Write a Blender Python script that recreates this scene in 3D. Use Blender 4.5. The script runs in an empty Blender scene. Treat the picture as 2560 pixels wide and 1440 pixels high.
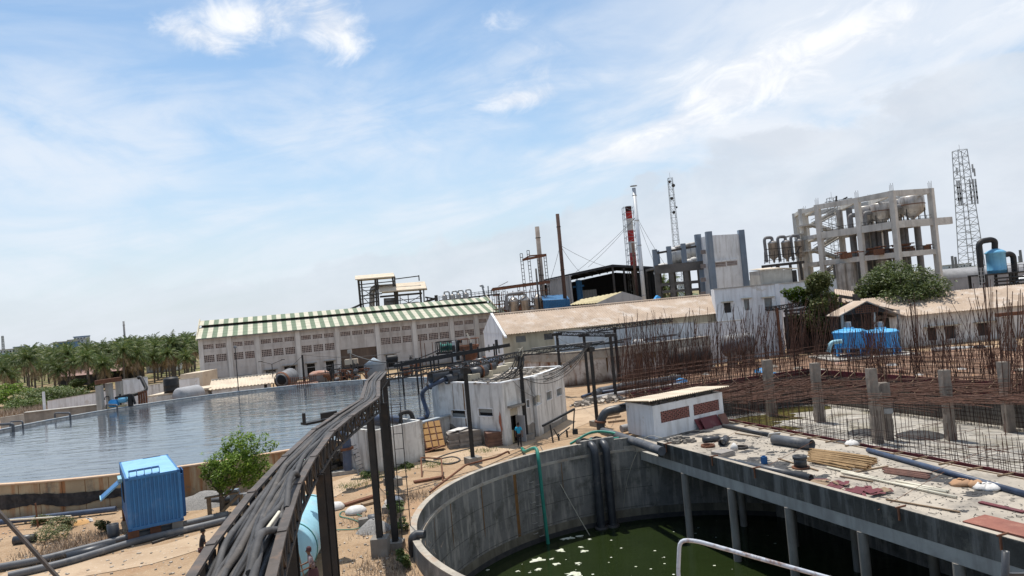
import bpy, math, random
from mathutils import Vector, Matrix
R = math.radians
# ------------------------------------------------------------------ camera
F_PX, ROLL, PITCH, CAM_H = 1775.0, R(5.1), R(1.446), 10.0
scene = bpy.context.scene
cam_d = bpy.data.cameras.new("camera"); cam = bpy.data.objects.new("camera", cam_d)
scene.collection.objects.link(cam); scene.camera = cam
cam_d.sensor_width = 36; cam_d.lens = 36 * F_PX / 2560; cam_d.clip_start = 0.1; cam_d.clip_end = 30000
_Rv = Vector((1, 0, 0)); _U = Vector((0, -math.sin(PITCH), math.cos(PITCH))); _Fw = Vector((0, math.cos(PITCH), math.sin(PITCH)))
_cx = _Rv * math.cos(ROLL) - _U * math.sin(ROLL); _cy = _Rv * math.sin(ROLL) + _U * math.cos(ROLL)
cam.matrix_world = Matrix.Translation((0, 0, CAM_H)) @ Matrix((_cx, _cy, -_Fw)).transposed().to_4x4()
# ------------------------------------------------------------------ sun, sky
SUN_EL, SUN_AZ = R(72), R(-22)          # azimuth from +Y, negative = to the left
sd = Vector((math.sin(SUN_AZ) * math.cos(SUN_EL), math.cos(SUN_AZ) * math.cos(SUN_EL), math.sin(SUN_EL)))
sl = bpy.data.lights.new("sun", "SUN"); sl.energy = 4.3; sl.angle = R(0.6); sl.color = (1, .95, .87)
sun = bpy.data.objects.new("sun", sl); scene.collection.objects.link(sun)
sun.rotation_euler = (-sd).to_track_quat('-Z', 'Y').to_euler()
scene.view_settings.view_transform = 'Standard'; scene.view_settings.look = 'None'
scene.view_settings.exposure = 0.25; scene.view_settings.gamma = 1
world = bpy.data.worlds.new("World"); scene.world = world; world.use_nodes = True

def rayd(px, py):
    dx = (px - 1280) / F_PX; dy = (720 - py) / F_PX
    u = dx * math.cos(ROLL) + dy * math.sin(ROLL); v = -dx * math.sin(ROLL) + dy * math.cos(ROLL)
    return (u, math.cos(PITCH) - v * math.sin(PITCH), math.sin(PITCH) + v * math.cos(PITCH))
def G(px, py, z=0.0):        # survey point of the photo on the level z
    a = rayd(px, py); t = (z - CAM_H) / a[2]; return Vector((a[0] * t, a[1] * t, z))
def D(px, py, y):            # survey point at a known distance y
    a = rayd(px, py); t = y / a[1]; return Vector((a[0] * t, y, CAM_H + a[2] * t))

def build_world():
    nt = world.node_tree; N = nt.nodes; L = nt.links
    for n in list(N): N.remove(n)
    def nd(t, **k):
        n = N.new(t)
        for a, b in k.items(): setattr(n, a, b)
        return n
    def mth(op, a, b=None, c=None, clamp=False):
        n = nd('ShaderNodeMath', operation=op); n.use_clamp = clamp
        for i, v in enumerate((a, b, c)):
            if v is None: continue
            if isinstance(v, (int, float)): n.inputs[i].default_value = v
            else: L.new(v, n.inputs[i])
        return n.outputs[0]
    out = nd('ShaderNodeOutputWorld'); bg = nd('ShaderNodeBackground'); bg.inputs[1].default_value = 0.11
    L.new(bg.outputs[0], out.inputs[0])
    sky = nd('ShaderNodeTexSky', sky_type='NISHITA', sun_disc=False)
    sky.sun_elevation = SUN_EL; sky.sun_rotation = SUN_AZ; sky.altitude = 0; sky.air_density = 1.0; sky.dust_density = 0.6; sky.ozone_density = 1.6
    tc = nd('ShaderNodeTexCoord'); sep = nd('ShaderNodeSeparateXYZ'); L.new(tc.outputs['Generated'], sep.inputs[0])
    az = mth('ARCTAN2', sep.outputs[0], sep.outputs[1])
    el = mth('ARCSINE', sep.outputs[2])
    def noise(sx, sy, sc, det, rough=.55, ang=0, off=0, dist=0.0):
        cb = nd('ShaderNodeCombineXYZ')
        ca, sa = math.cos(ang), math.sin(ang)
        a1 = mth('ADD', mth('MULTIPLY', az, ca * sx), mth('MULTIPLY', el, sa * sx))
        a2 = mth('ADD', mth('MULTIPLY', az, -sa * sy), mth('MULTIPLY', el, ca * sy))
        L.new(a1, cb.inputs[0]); L.new(a2, cb.inputs[1]); cb.inputs[2].default_value = off
        n = nd('ShaderNodeTexNoise'); n.inputs['Scale'].default_value = sc; n.inputs['Detail'].default_value = det
        n.inputs['Roughness'].default_value = rough; n.inputs['Distortion'].default_value = dist
        L.new(cb.outputs[0], n.inputs['Vector']); return n.outputs['Fac']
    def mr(v, a, b, c=0, d=1):
        n = nd('ShaderNodeMapRange'); n.interpolation_type = 'SMOOTHSTEP'
        for i, q in enumerate((v, a, b, c, d)):
            if isinstance(q, (int, float)): n.inputs[i].default_value = q
            else: L.new(q, n.inputs[i])
        return n.outputs[0]
    def mix(f, a, b):
        n = nd('ShaderNodeMix', data_type='RGBA')
        if isinstance(f, (int, float)): n.inputs[0].default_value = f
        else: L.new(f, n.inputs[0])
        for i, q in ((6, a), (7, b)):
            if isinstance(q, tuple): n.inputs[i].default_value = q + (1,)
            else: L.new(q, n.inputs[i])
        return n.outputs[2]
    # haze towards the horizon
    hz = mth('POWER', mth('SUBTRACT', 1.0, mr(el, 0.0, 0.40), clamp=True), 1.6)
    lift = nd('ShaderNodeMix', data_type='RGBA', blend_type='MULTIPLY'); lift.inputs[0].default_value = 1; L.new(sky.outputs[0], lift.inputs[6]); lift.inputs[7].default_value = (1.12, 1.20, 1.16, 1)
    col = mix(mth('MULTIPLY', hz, .80), lift.outputs[2], (5.0, 5.5, 6.3))
    # thin veils, drawn out and slightly tilted
    v1 = noise(1.0, 4.2, 2.6, 7, .58, R(9), 3.1, .6)
    v2 = noise(1.0, 2.2, 7.0, 8, .6, R(-14), 7.7, .4)
    veil = mth('MULTIPLY', mr(v1, .34, .66), mr(v2, .15, .62))
    veil = mth('MULTIPLY', veil, mr(el, .50, .22))
    lo = mr(az, -.15, .35, .9, 1.4)
    veil = mth('MULTIPLY', veil, lo)
    col = mix(mth('MULTIPLY', veil, .85, clamp=True), col, (6.5, 6.9, 7.5))
    # broad pale cloud field to the right
    v3 = noise(1.0, 2.4, 4.0, 9, .55, R(20), 12.3, .5)
    br = mth('MULTIPLY', mr(az, .02, .42), mr(v3, .30, .60))
    col = mix(mth('MULTIPLY', br, .85), col, (6.3, 6.75, 7.4))
    # grey-white low cumulus bank
    v4 = noise(1.0, 1.7, 7.0, 9, .55, 0, 21.0, .2)
    top = mth('ADD', mth('MULTIPLY', mth('SUBTRACT', v4, .5), .20), mr(az, -.45, .75, .075, .235))
    bank = mr(mth('SUBTRACT', top, el), 0.0, .02)
    bank = mth('MULTIPLY', bank, mr(az, -.5, .1, .30, .85))
    v5 = noise(1, 1.6, 9.0, 8, .6, 0, 5.0, .3)
    bankcol = mix(mr(v5, .35, .7), (5.0, 5.45, 6.1), (5.9, 6.3, 6.85))
    col = mix(mth('MULTIPLY', bank, .8), col, bankcol)
    # the separate bright clouds: centre px, radii px, tilt in the photo
    blobs = [(500, 92, 95, 34, -8, 1), (600, 55, 100, 42, 10, 1), (690, 40, 60, 50, 35, .8), (745, 15, 70, 42, 30, .9), (830, 62, 90, 56, -35, 1.1),
             (1300, 246, 112, 28, 10, 1), (1345, 180, 90, 38, 20, .62), (1380, 130, 80, 30, 12, .5), (1225, 60, 110, 40, 0, .38),
             (2010, 135, 300, 58, 12, 1.0), (1850, 215, 230, 62, 24, 1.15), (1710, 300, 180, 40, 20, 1.0), (1960, 200, 200, 44, 12, .95), (2190, 100, 130, 36, 0, .7),
             (1790, 312, 70, 22, 15, .6), (1540, 375, 90, 22, 12, .35), (2450, 30, 160, 40, 5, .5), (2100, 30, 300, 50, 5, .45)]
    nb = noise(1, 1.9, 11.0, 10, .62, R(12), 1.7, .7)
    nb2 = noise(1, 1.5, 34.0, 7, .62, R(12), 9.7, .5)
    acc = None
    for px, py, rx, ry, tilt, amp in blobs:
        a = rayd(px, py); a_az = math.atan2(a[0], a[1]); a_el = math.asin(a[2] / math.sqrt(a[0]**2 + a[1]**2 + a[2]**2))
        t = R(tilt) - ROLL; ca, sa = math.cos(t), math.sin(t)
        da = mth('SUBTRACT', az, a_az); de = mth('SUBTRACT', el, a_el)
        p = mth('ADD', mth('MULTIPLY', da, ca * F_PX / rx), mth('MULTIPLY', de, sa * F_PX / rx))
        q = mth('ADD', mth('MULTIPLY', da, -sa * F_PX / ry), mth('MULTIPLY', de, ca * F_PX / ry))
        r2 = mth('ADD', mth('MULTIPLY', p, p), mth('MULTIPLY', q, q))
        g = mth('MULTIPLY', mth('EXPONENT', mth('MULTIPLY', r2, -.75)), amp)
        acc = g if acc is None else mth('MAXIMUM', acc, g)
    body = mth('ADD', acc, mth('ADD', mth('MULTIPLY', mth('SUBTRACT', nb, .5), 1.9), mth('MULTIPLY', mth('SUBTRACT', nb2, .5), .55)))
    msk = mth('MULTIPLY', mr(body, .22, 1.25), mr(acc, .02, .34))
    shade = mix(mr(nb, .38, .66), (6.1, 6.5, 7.2), (7.9, 8.0, 8.2))
    col = mix(mth('MULTIPLY', msk, .95), col, shade)
    L.new(col, bg.inputs[0])
build_world()
# ------------------------------------------------------------------ helpers
def link(o): scene.collection.objects.link(o); return o
def T(name, label, cat, loc=(0, 0, 0), rz=0.0, group=None, kind=None):
    o = link(bpy.data.objects.new(name, None)); o.empty_display_size = .3
    o.location = loc; o.rotation_euler = (0, 0, rz)
    tag(o, label, cat, group, kind); return o
def tag(o, label=None, cat=None, group=None, kind=None):
    if label: o['label'] = label
    if cat: o['category'] = cat
    if group: o['group'] = group
    if kind: o['kind'] = kind
    return o
def frame(p, q=(0, 0, 1)):
    p = Vector(p).normalized()
    u = Vector((0, 0, 1)) if abs(p.z) < .99 else Vector((0, 1, 0))
    s = p.cross(u).normalized(); return p, s, s.cross(p).normalized()
g0 = lambda v: Vector((v.x, v.y, 0))
class MB:
    def __init__(s): s.v = []; s.f = []; s.sm = []; s.mi = []; s.m = 0
    def add(s, vs, fs, smooth=False):
        b = len(s.v); s.v += [tuple(v) for v in vs]
        for f in fs: s.f.append(tuple(i + b for i in f)); s.sm.append(smooth); s.mi.append(s.m)
        return s
    def bx(s, x0, x1, y0, y1, z0, z1):
        return s.add([(x0, y0, z0), (x1, y0, z0), (x1, y1, z0), (x0, y1, z0), (x0, y0, z1), (x1, y0, z1), (x1, y1, z1), (x0, y1, z1)],
                     [(0, 3, 2, 1), (4, 5, 6, 7), (0, 1, 5, 4), (1, 2, 6, 5), (2, 3, 7, 6), (3, 0, 4, 7)])
    def box(s, c, d, rz=0.0, M=None):
        M = M or Matrix.Rotation(rz, 3, 'Z'); c = Vector(c); h = [x / 2 for x in d]
        vs = [c + M @ Vector((a * h[0], b * h[1], e * h[2])) for e in (-1, 1) for a, b in ((-1, -1), (1, -1), (1, 1), (-1, 1))]
        return s.add(vs, [(0, 3, 2, 1), (4, 5, 6, 7), (0, 1, 5, 4), (1, 2, 6, 5), (2, 3, 7, 6), (3, 0, 4, 7)])
    def bar(s, p, q, w, h=None):
        p, q = Vector(p), Vector(q); h = h or w
        if (q - p).length < 1e-4: return s
        d, a, b = frame(q - p); a, b = a * w / 2, b * h / 2
        vs = [o + i * a + j * b for o in (p, q) for i, j in ((-1, -1), (1, -1), (1, 1), (-1, 1))]
        return s.add(vs, [(0, 3, 2, 1), (4, 5, 6, 7), (0, 1, 5, 4), (1, 2, 6, 5), (2, 3, 7, 6), (3, 0, 4, 7)])
    def ibeam(s, p, q, w, h, t=.02):
        p, q = Vector(p), Vector(q); d, a, b = frame(q - p)
        s.bar(p + b * (h / 2 - t / 2), q + b * (h / 2 - t / 2), w, t); s.bar(p - b * (h / 2 - t / 2), q - b * (h / 2 - t / 2), w, t)
        return s.bar(p, q, t, h - 2 * t - .002)
    def tube(s, pts, r, n=8, cap=True, sq=1.0):
        pts = [Vector(p) for p in pts]; k = len(pts); rr = r if isinstance(r, (list, tuple)) else [r] * k
        vs = []; prev = None
        for i, p in enumerate(pts):
            t = (pts[min(i + 1, k - 1)] - pts[max(i - 1, 0)])
            t = t.normalized() if t.length > 1e-6 else Vector((0, 0, 1))
            if prev is None: _, a, b = frame(t)
            else:
                a = prev - t * prev.dot(t); a = a.normalized() if a.length > 1e-5 else frame(t)[1]; b = a.cross(t).normalized() * -1
                b = t.cross(a) * -1
            prev = a
            for j in range(n):
                an = 2 * math.pi * j / n; vs.append(p + (a * math.cos(an) + b * math.sin(an) * sq) * rr[i])
        fs = [(i * n + j, i * n + (j + 1) % n, (i + 1) * n + (j + 1) % n, (i + 1) * n + j) for i in range(k - 1) for j in range(n)]
        s.add(vs, fs, True)
        if cap: s.add(vs[:n], [tuple(range(n))]); s.add(vs[-n:], [tuple(range(n))[::-1]])
        return s
    def cyl(s, p, q, r, r2=None, n=20, cap=True): return s.tube([p, q], [r, r if r2 is None else r2], n, cap)
    def pipe(s, p, q, r, th=.03, n=20):      # open ended hollow pipe
        p, q = Vector(p), Vector(q); d, a, b = frame(q - p); vs = []
        for o, rad in ((p, r), (q, r), (q, r - th), (p, r - th)):
            vs += [o + (a * math.cos(2 * math.pi * j / n) + b * math.sin(2 * math.pi * j / n)) * rad for j in range(n)]
        return s.add(vs, [(i * n + j, i * n + (j + 1) % n, ((i + 1) % 4) * n + (j + 1) % n, ((i + 1) % 4) * n + j) for i in range(4) for j in range(n)], True)
    def lathe(s, c, prof, n=24, axis=None):
        c = Vector(c); vs = []
        if axis is None: d, a, b = Vector((0, 0, 1)), Vector((1, 0, 0)), Vector((0, 1, 0))
        else: d, a, b = frame(axis)
        for r, z in prof: vs += [c + d * z + (a * math.cos(2 * math.pi * j / n) + b * math.sin(2 * math.pi * j / n)) * r for j in range(n)]
        k = len(prof)
        return s.add(vs, [(i * n + j, i * n + (j + 1) % n, (i + 1) * n + (j + 1) % n, (i + 1) * n + j) for i in range(k - 1) for j in range(n)], True)
    def poly(s, pts): return s.add(pts, [tuple(range(len(pts)))])
    def prism(s, pts, z0, z1):
        n = len(pts); a = [(p[0], p[1], z0) for p in pts]; b = [(p[0], p[1], z1) for p in pts]
        return s.add(a + b, [tuple(range(n))[::-1], tuple(range(n, 2 * n))] + [(i, (i + 1) % n, n + (i + 1) % n, n + i) for i in range(n)])
    def sheet(s, a, b, c, d, wave=.18, amp=.03, th=.02):   # corrugated sheet: a-b the low edge, d-c the high edge, ribs run a->d
        a, b, c, d = map(Vector, (a, b, c, d)); L_ = (b - a).length; n = max(4, int(L_ / wave) * 4)
        up = (b - a).cross(d - a).normalized()
        if up.z < 0: up = -up
        vs = []
        for i in range(n + 1):
            t = i / n; o = up * amp * math.cos(2 * math.pi * t * L_ / wave)
            vs += [a.lerp(b, t) + o, d.lerp(c, t) + o, a.lerp(b, t) + o - up * th, d.lerp(c, t) + o - up * th]
        fs = []
        for i in range(n):
            k = 4 * i; fs += [(k, k + 4, k + 5, k + 1), (k + 2, k + 3, k + 7, k + 6), (k, k + 2, k + 6, k + 4), (k + 1, k + 5, k + 7, k + 3)]
        return s.add(vs, fs)
    def build(s, name, mat, parent=None, W=True):
        """W: coordinates given are world coordinates, else local to the parent"""
        me = bpy.data.meshes.new(name); vs = s.v
        o = bpy.data.objects.new(name, me)
        if parent is not None:
            if W:
                p = parent; base = Vector((0, 0, 0)); rz = 0
                chain = []
                while p is not None: chain.append(p); p = p.parent
                m = Matrix.Identity(4)
                for q in reversed(chain): m = m @ Matrix.Translation(q.location) @ Matrix.Rotation(q.rotation_euler[2], 4, 'Z')
                mi = m.inverted(); vs = [mi @ Vector(v) for v in vs]
            o.parent = parent
        elif W and vs:
            xs = [v[0] for v in vs]; ys = [v[1] for v in vs]; zs = [v[2] for v in vs]
            c = Vector(((min(xs) + max(xs)) / 2, (min(ys) + max(ys)) / 2, min(zs))); o.location = c
            vs = [Vector(v) - c for v in vs]
        me.from_pydata([tuple(v) for v in vs], [], s.f); me.polygons.foreach_set('use_smooth', s.sm)
        for m_ in (mat if isinstance(mat, (list, tuple)) else [mat]): me.materials.append(m_)
        if any(s.mi): me.polygons.foreach_set('material_index', s.mi)
        me.update(); link(o); return o
def one(mb, name, label, cat, mat, group=None, kind=None): return tag(mb.build(name, mat), label, cat, group, kind)
def copy_tree(o, parent=None):
    c = o.copy(); link(c); c.parent = parent
    for ch in [x for x in scene.collection.objects if x.parent == o]: copy_tree(ch, c)
    return c
def arc(c, r, a0, a1, n, z): return [Vector((c[0] + r * math.cos(R(a0 + (a1 - a0) * i / n)), c[1] + r * math.sin(R(a0 + (a1 - a0) * i / n)), z)) for i in range(n + 1)]
def catmull(P, k=6):
    P = [Vector(p) for p in P]; Q = [P[0] * 2 - P[1]] + P + [P[-1] * 2 - P[-2]]; out = []
    for i in range(1, len(Q) - 2):
        for j in range(k):
            t = j / k; a, b, c, d = Q[i - 1:i + 3]
            out.append(.5 * ((2 * b) + (c - a) * t + (2 * a - 5 * b + 4 * c - d) * t * t + (3 * b - a - 3 * c + d) * t ** 3))
    return out + [P[-1]]
def sag(p, q, s, n=12):
    p, q = Vector(p), Vector(q); return [p.lerp(q, i / n) - Vector((0, 0, s * 4 * (i / n) * (1 - i / n))) for i in range(n + 1)]
def bend(P, r=.25, k=4):     # polyline with rounded corners
    P = [Vector(p) for p in P]; out = [P[0]]
    for i in range(1, len(P) - 1):
        a = (P[i - 1] - P[i]); b = (P[i + 1] - P[i]); ra = min(r, a.length / 2.1, b.length / 2.1)
        p0 = P[i] + a.normalized() * ra; p1 = P[i] + b.normalized() * ra
        for j in range(k + 1):
            t = j / k; out.append(p0 * (1 - t) ** 2 + P[i] * 2 * t * (1 - t) + p1 * t * t)
    return out + [P[-1]]
# ------------------------------------------------------------------ materials
def pm(name, c1, c2=None, scale=.8, rough=.85, streak=None, stain=None, speck=None, bump=.15, bscale=25, metal=0.0, spec=.3, patch=(.4, .65), island=0, base=None, lines=None):
    m = bpy.data.materials.new(name); m.use_nodes = True; nt = m.node_tree; N, L = nt.nodes, nt.links
    b = N['Principled BSDF']; b.inputs['Roughness'].default_value = rough; b.inputs['Metallic'].default_value = metal
    b.inputs['Specular IOR Level'].default_value = spec
    tc = N.new('ShaderNodeTexCoord')
    def noise(sc, vec=(1, 1, 1), det=6, off=0.0, rg=.6):
        mp = N.new('ShaderNodeMapping'); mp.inputs['Scale'].default_value = vec; mp.inputs['Location'].default_value = (off, off * 1.3, off * .7)
        L.new(tc.outputs['Object'], mp.inputs[0]); n = N.new('ShaderNodeTexNoise'); n.inputs['Scale'].default_value = sc
        n.inputs['Detail'].default_value = det; n.inputs['Roughness'].default_value = rg; L.new(mp.outputs[0], n.inputs[0]); return n.outputs[0]
    def rng(v, a, b_, mx=1):
        n = N.new('ShaderNodeMapRange'); n.inputs[1].default_value = a; n.inputs[2].default_value = b_; n.inputs[4].default_value = mx; L.new(v, n.inputs[0]); return n.outputs[0]
    def mix(f, a, c):
        n = N.new('ShaderNodeMix'); n.data_type = 'RGBA'; L.new(f, n.inputs[0])
        if isinstance(a, tuple): n.inputs[6].default_value = a + (1,)
        else: L.new(a, n.inputs[6])
        n.inputs[7].default_value = tuple(c) + (1,); return n.outputs[2]
    c2 = c2 or tuple(x * .8 for x in c1)
    col = mix(rng(noise(scale), *patch), c1, c2)
    if island:
        g = N.new('ShaderNodeNewGeometry'); hs = N.new('ShaderNodeHueSaturation'); L.new(col, hs.inputs['Color'])
        L.new(rng(g.outputs['Random Per Island'], 0, 1), hs.inputs['Value'])
        mr_ = hs.inputs['Value'].links[0].from_node; mr_.inputs[3].default_value = 1 - island; mr_.inputs[4].default_value = 1 + island; col = hs.outputs[0]
    if streak: col = mix(rng(noise(streak[2] if len(streak) > 2 else 2.2, (1, 1, .12), 7, 4.0), .49, .62, streak[1]), col, streak[0])
    if stain: col = mix(rng(noise(stain[2] if len(stain) > 2 else .5, (1, 1, 1), 8, 9.0, .68), stain[3] if len(stain) > 3 else .54, .66, stain[1]), col, stain[0])
    if speck: col = mix(rng(noise(speck[2], (1, 1, 1), 3, 17.0), .60, .70, speck[1]), col, speck[0])
    if base:     # dirt splashed up from the ground: (colour, height, amount)
        sp = N.new('ShaderNodeSeparateXYZ'); L.new(tc.outputs['Object'], sp.inputs[0])
        ad = N.new('ShaderNodeMath'); ad.operation = 'MULTIPLY_ADD'; L.new(noise(1.3, (1, 1, .5), 6, 2.2), ad.inputs[0]); ad.inputs[1].default_value = -base[1] * 2.2; L.new(sp.outputs[2], ad.inputs[2])
        mrn = N.new('ShaderNodeMapRange'); L.new(ad.outputs[0], mrn.inputs[0]); mrn.inputs[1].default_value = 0; mrn.inputs[2].default_value = -base[1]; mrn.inputs[4].default_value = base[2]
        col = mix(mrn.outputs[0], col, base[0])
    L.new(col, b.inputs['Base Color'])
    if bump:
        bp = N.new('ShaderNodeBump'); bp.inputs['Strength'].default_value = bump; bp.inputs['Distance'].default_value = .03
        L.new(noise(bscale, (1, 1, 1), 5), bp.inputs['Height']); L.new(bp.outputs[0], b.inputs['Normal'])
    return m
m_white = pm('white_plaster', (.66, .65, .62), (.52, .51, .49), .5, streak=((.22, .20, .18), .55, 2.6), stain=((.36, .32, .28), .55, .9), base=((.30, .26, .21), .5, .7))
m_white2 = pm('clean_plaster', (.72, .73, .74), (.62, .63, .64), .5, streak=((.35, .33, .30), .35, 2.0), stain=((.42, .34, .24), .4, .8, .62))
m_factory = pm('factory_plaster', (.50, .485, .475), (.42, .405, .395), .25, streak=((.27, .25, .235), .5, 1.2), stain=((.33, .29, .265), .5, .35), base=((.28, .24, .21), .9, .6))
m_pilaster = pm('pilaster_plaster', (.58, .58, .57), (.50, .49, .48), .3, streak=((.3, .28, .26), .4, 1.0))
m_cream = pm('cream_plaster', (.52, .47, .36), (.44, .40, .31), .3, streak=((.30, .26, .2), .45, 1.4), stain=((.34, .28, .2), .4, .4))
m_conc = pm('concrete', (.29, .265, .23), (.21, .19, .165), .8, streak=((.14, .13, .12), .5, 1.6), stain=((.17, .15, .13), .5, .7), bump=.3, bscale=14)
m_conc_l = pm('pale_concrete', (.42, .40, .36), (.34, .32, .29), .7, streak=((.22, .20, .18), .45, 1.6), stain=((.25, .23, .20), .4, .8), bump=.25)
m_frame = pm('frame_concrete', (.58, .55, .50), (.48, .455, .41), .5, streak=((.26, .24, .215), .4, .9), stain=((.28, .25, .22), .4, .4), bump=.1)
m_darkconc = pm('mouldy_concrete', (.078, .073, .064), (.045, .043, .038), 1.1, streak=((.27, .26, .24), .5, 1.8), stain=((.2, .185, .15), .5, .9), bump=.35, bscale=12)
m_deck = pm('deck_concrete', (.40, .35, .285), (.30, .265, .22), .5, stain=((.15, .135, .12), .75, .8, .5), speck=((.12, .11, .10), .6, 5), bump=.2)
m_tar = pm('black_tar_stain', (.035, .035, .036), (.055, .052, .05), 3, rough=.7)
m_pitwall = pm('pit_wall', (.20, .19, .175), (.125, .12, .11), .5, streak=((.34, .31, .27), .8, 2.6), stain=((.075, .072, .058), .85, .8, .5), speck=((.30, .30, .28), .4, 14), bump=.6, bscale=9)
m_ruststain = pm('rust_stain', (.20, .10, .035), (.13, .07, .03), 2, streak=((.09, .055, .03), .6, 3))
m_rim = pm('rim_concrete', (.40, .36, .30), (.28, .25, .21), 1.2, stain=((.36, .20, .10), .5, .5), speck=((.18, .16, .13), .6, 6), bump=.5, bscale=10)
m_reswall = pm('stained_reservoir_wall', (.44, .35, .225), (.33, .255, .165), .6, streak=((.30, .13, .05), .9, 1.5), stain=((.14, .125, .10), .85, .9), base=((.2, .16, .12), .4, .6))
m_coping = pm('orange_coping', (.50, .34, .22), (.56, .44, .33), 1, stain=((.36, .17, .09), .6, 1.2))
m_bluecope = pm('blue_grey_coping', (.26, .31, .36), (.38, .38, .36), 1.3, stain=((.18, .18, .18), .6, 1.2))
m_black = pm('black_painted_steel', (.018, .018, .019), (.03, .028, .027), 2, rough=.55, stain=((.07, .045, .03), .4, 1.8), bump=.05)
m_steel = pm('weathered_steel', (.06, .056, .053), (.036, .033, .032), 2, rough=.65, stain=((.12, .075, .05), .5, 1.5), bump=.08)
m_rail = pm('dusty_brown_steel', (.095, .08, .072), (.06, .052, .047), 3, rough=.7, stain=((.19, .12, .08), .5, 2.5), bump=.08)
m_grey_steel = pm('grey_steel', (.20, .20, .205), (.14, .14, .145), 1, rough=.55, stain=((.16, .10, .07), .5, .8), bump=.06)
m_rust = pm('rust', (.17, .075, .042), (.11, .052, .034), 3, rough=.9, stain=((.25, .11, .05), .5, 2), bump=.2)
m_rebar = pm('rusted_rebar', (.105, .052, .036), (.07, .04, .03), 1.2, rough=.9, island=.35, bump=0)
m_rebar2 = pm('dark_rebar', (.065, .042, .035), (.045, .034, .03), 1.2, rough=.9, island=.35, bump=0)
m_blackpipe = pm('black_plastic_pipe', (.028, .031, .037), (.045, .048, .054), 2, rough=.42, stain=((.12, .11, .10), .55, 1.6), bump=.04, spec=.5)
m_greypipe = pm('dusty_grey_pipe', (.11, .115, .125), (.07, .075, .085), 1.4, rough=.5, stain=((.22, .205, .19), .6, 1.3), bump=.05)
m_bluepipe = pm('blue_grey_pipe', (.06, .085, .14), (.045, .06, .095), 2, rough=.45, stain=((.14, .14, .15), .4, 1.5), bump=.03)
m_hose = pm('grey_rubber_hose', (.075, .072, .072), (.05, .048, .048), 2.5, rough=.7, stain=((.12, .112, .105), .6, 3), bump=.2, bscale=40)
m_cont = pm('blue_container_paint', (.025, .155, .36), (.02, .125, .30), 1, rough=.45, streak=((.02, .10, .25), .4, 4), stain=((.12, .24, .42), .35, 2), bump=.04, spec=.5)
m_cont_d = pm('dark_blue_paint', (.02, .10, .27), (.018, .08, .2), 1, rough=.5)
m_ltblue = pm('pale_blue_paint', (.29, .53, .62), (.26, .47, .56), .8, rough=.5, stain=((.40, .44, .42), .5, .9), streak=((.2, .35, .42), .3, 3), bump=.06)
m_tankblue = pm('bright_blue_fibreglass', (.04, .33, .72), (.035, .27, .62), .8, rough=.4, streak=((.03, .2, .45), .4, 2), bump=.04, spec=.5)
m_scrub = pm('sky_blue_fibreglass', (.16, .42, .62), (.12, .35, .54), .8, rough=.4, streak=((.1, .25, .4), .4, 2), bump=.04)
m_roof_tan = pm('tan_fibre_cement', (.46, .36, .275), (.36, .275, .205), .35, streak=None, stain=((.60, .55, .50), .6, .5, .5), speck=((.24, .17, .12), .5, 2.2), bump=.15, bscale=8)
m_roof_cream = pm('cream_roof_sheet', (.62, .53, .41), (.52, .43, .33), .5, stain=((.38, .30, .22), .5, .8), bump=.1)
m_roof_yel = pm('yellowed_roof_sheet', (.52, .45, .27), (.42, .35, .21), .6, stain=((.30, .22, .14), .5, .8), bump=.1)
m_roof_g = pm('green_roof_sheet', (.16, .205, .135), (.13, .17, .115), .7, stain=((.18, .28, .17), .4, .9), bump=.08)
m_roof_w = pm('pale_roof_sheet', (.54, .51, .41), (.46, .43, .34), .7, stain=((.42, .40, .32), .5, .8), bump=.08)
m_void = pm('dark_opening', (.012, .012, .013), (.018, .017, .016), 2, rough=.9, bump=0)
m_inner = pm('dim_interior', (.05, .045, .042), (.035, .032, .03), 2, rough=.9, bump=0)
m_jali = pm('pierced_block', (.42, .37, .35), (.33, .28, .26), 1, stain=((.30, .18, .15), .4, 1))
m_terra = pm('terracotta_jali', (.26, .12, .10), (.20, .095, .08), 2)
m_glass = pm('grey_window_panel', (.20, .215, .21), (.15, .16, .16), 1.5, rough=.35, spec=.5, bump=0)
m_shutter = pm('brown_rolling_shutter', (.115, .085, .068), (.09, .07, .058), .6, streak=((.17, .13, .10), .4, 1.2), bump=.1)
m_maroon = pm('maroon_film_ply', (.13, .025, .03), (.10, .022, .028), 1.2, rough=.55, stain=((.22, .11, .10), .5, 1.6), bump=.08)
m_plyside = pm('brown_ply_stack', (.20, .10, .075), (.15, .08, .062), 3, stain=((.27, .16, .12), .5, 1.5))
m_wood = pm('weathered_wood', (.27, .19, .12), (.20, .14, .09), 4, stain=((.12, .09, .06), .5, 4))
m_bamboo = pm('bamboo', (.31, .205, .105), (.23, .145, .07), 3, island=.35, stain=((.16, .10, .05), .5, 5))
m_pvc = pm('cream_pvc', (.68, .63, .50), (.6, .55, .44), 1, rough=.4)
m_palette = pm('orange_panel', (.52, .30, .12), (.44, .25, .10), 2, stain=((.6, .42, .24), .4, 2))
m_greysheet = pm('grey_sheet_stack', (.32, .29, .265), (.24, .22, .20), 3, island=.25)
m_brownsheet = pm('brown_sheet_stack', (.22, .125, .09), (.16, .09, .068), 3, island=.25)
m_soil = pm('orange_soil', (.38, .22, .12), (.30, .19, .12), .5, stain=((.22, .15, .10), .6, .8), bump=.5, bscale=8)
m_gravel = pm('grey_gravel', (.26, .25, .24), (.17, .165, .16), 12, speck=((.4, .39, .37), .7, 18), bump=1, bscale=22)
m_rubble = pm('rubble', (.36, .32, .27), (.25, .22, .19), 2, island=.4)
m_brick = pm('brick', (.34, .13, .08), (.26, .11, .075), 3)
m_stainless = pm('stainless_vessel', (.42, .39, .36), (.30, .275, .25), .8, rough=.4, metal=.35, streak=((.14, .12, .10), .6, 1.8), bump=.03)
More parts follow.
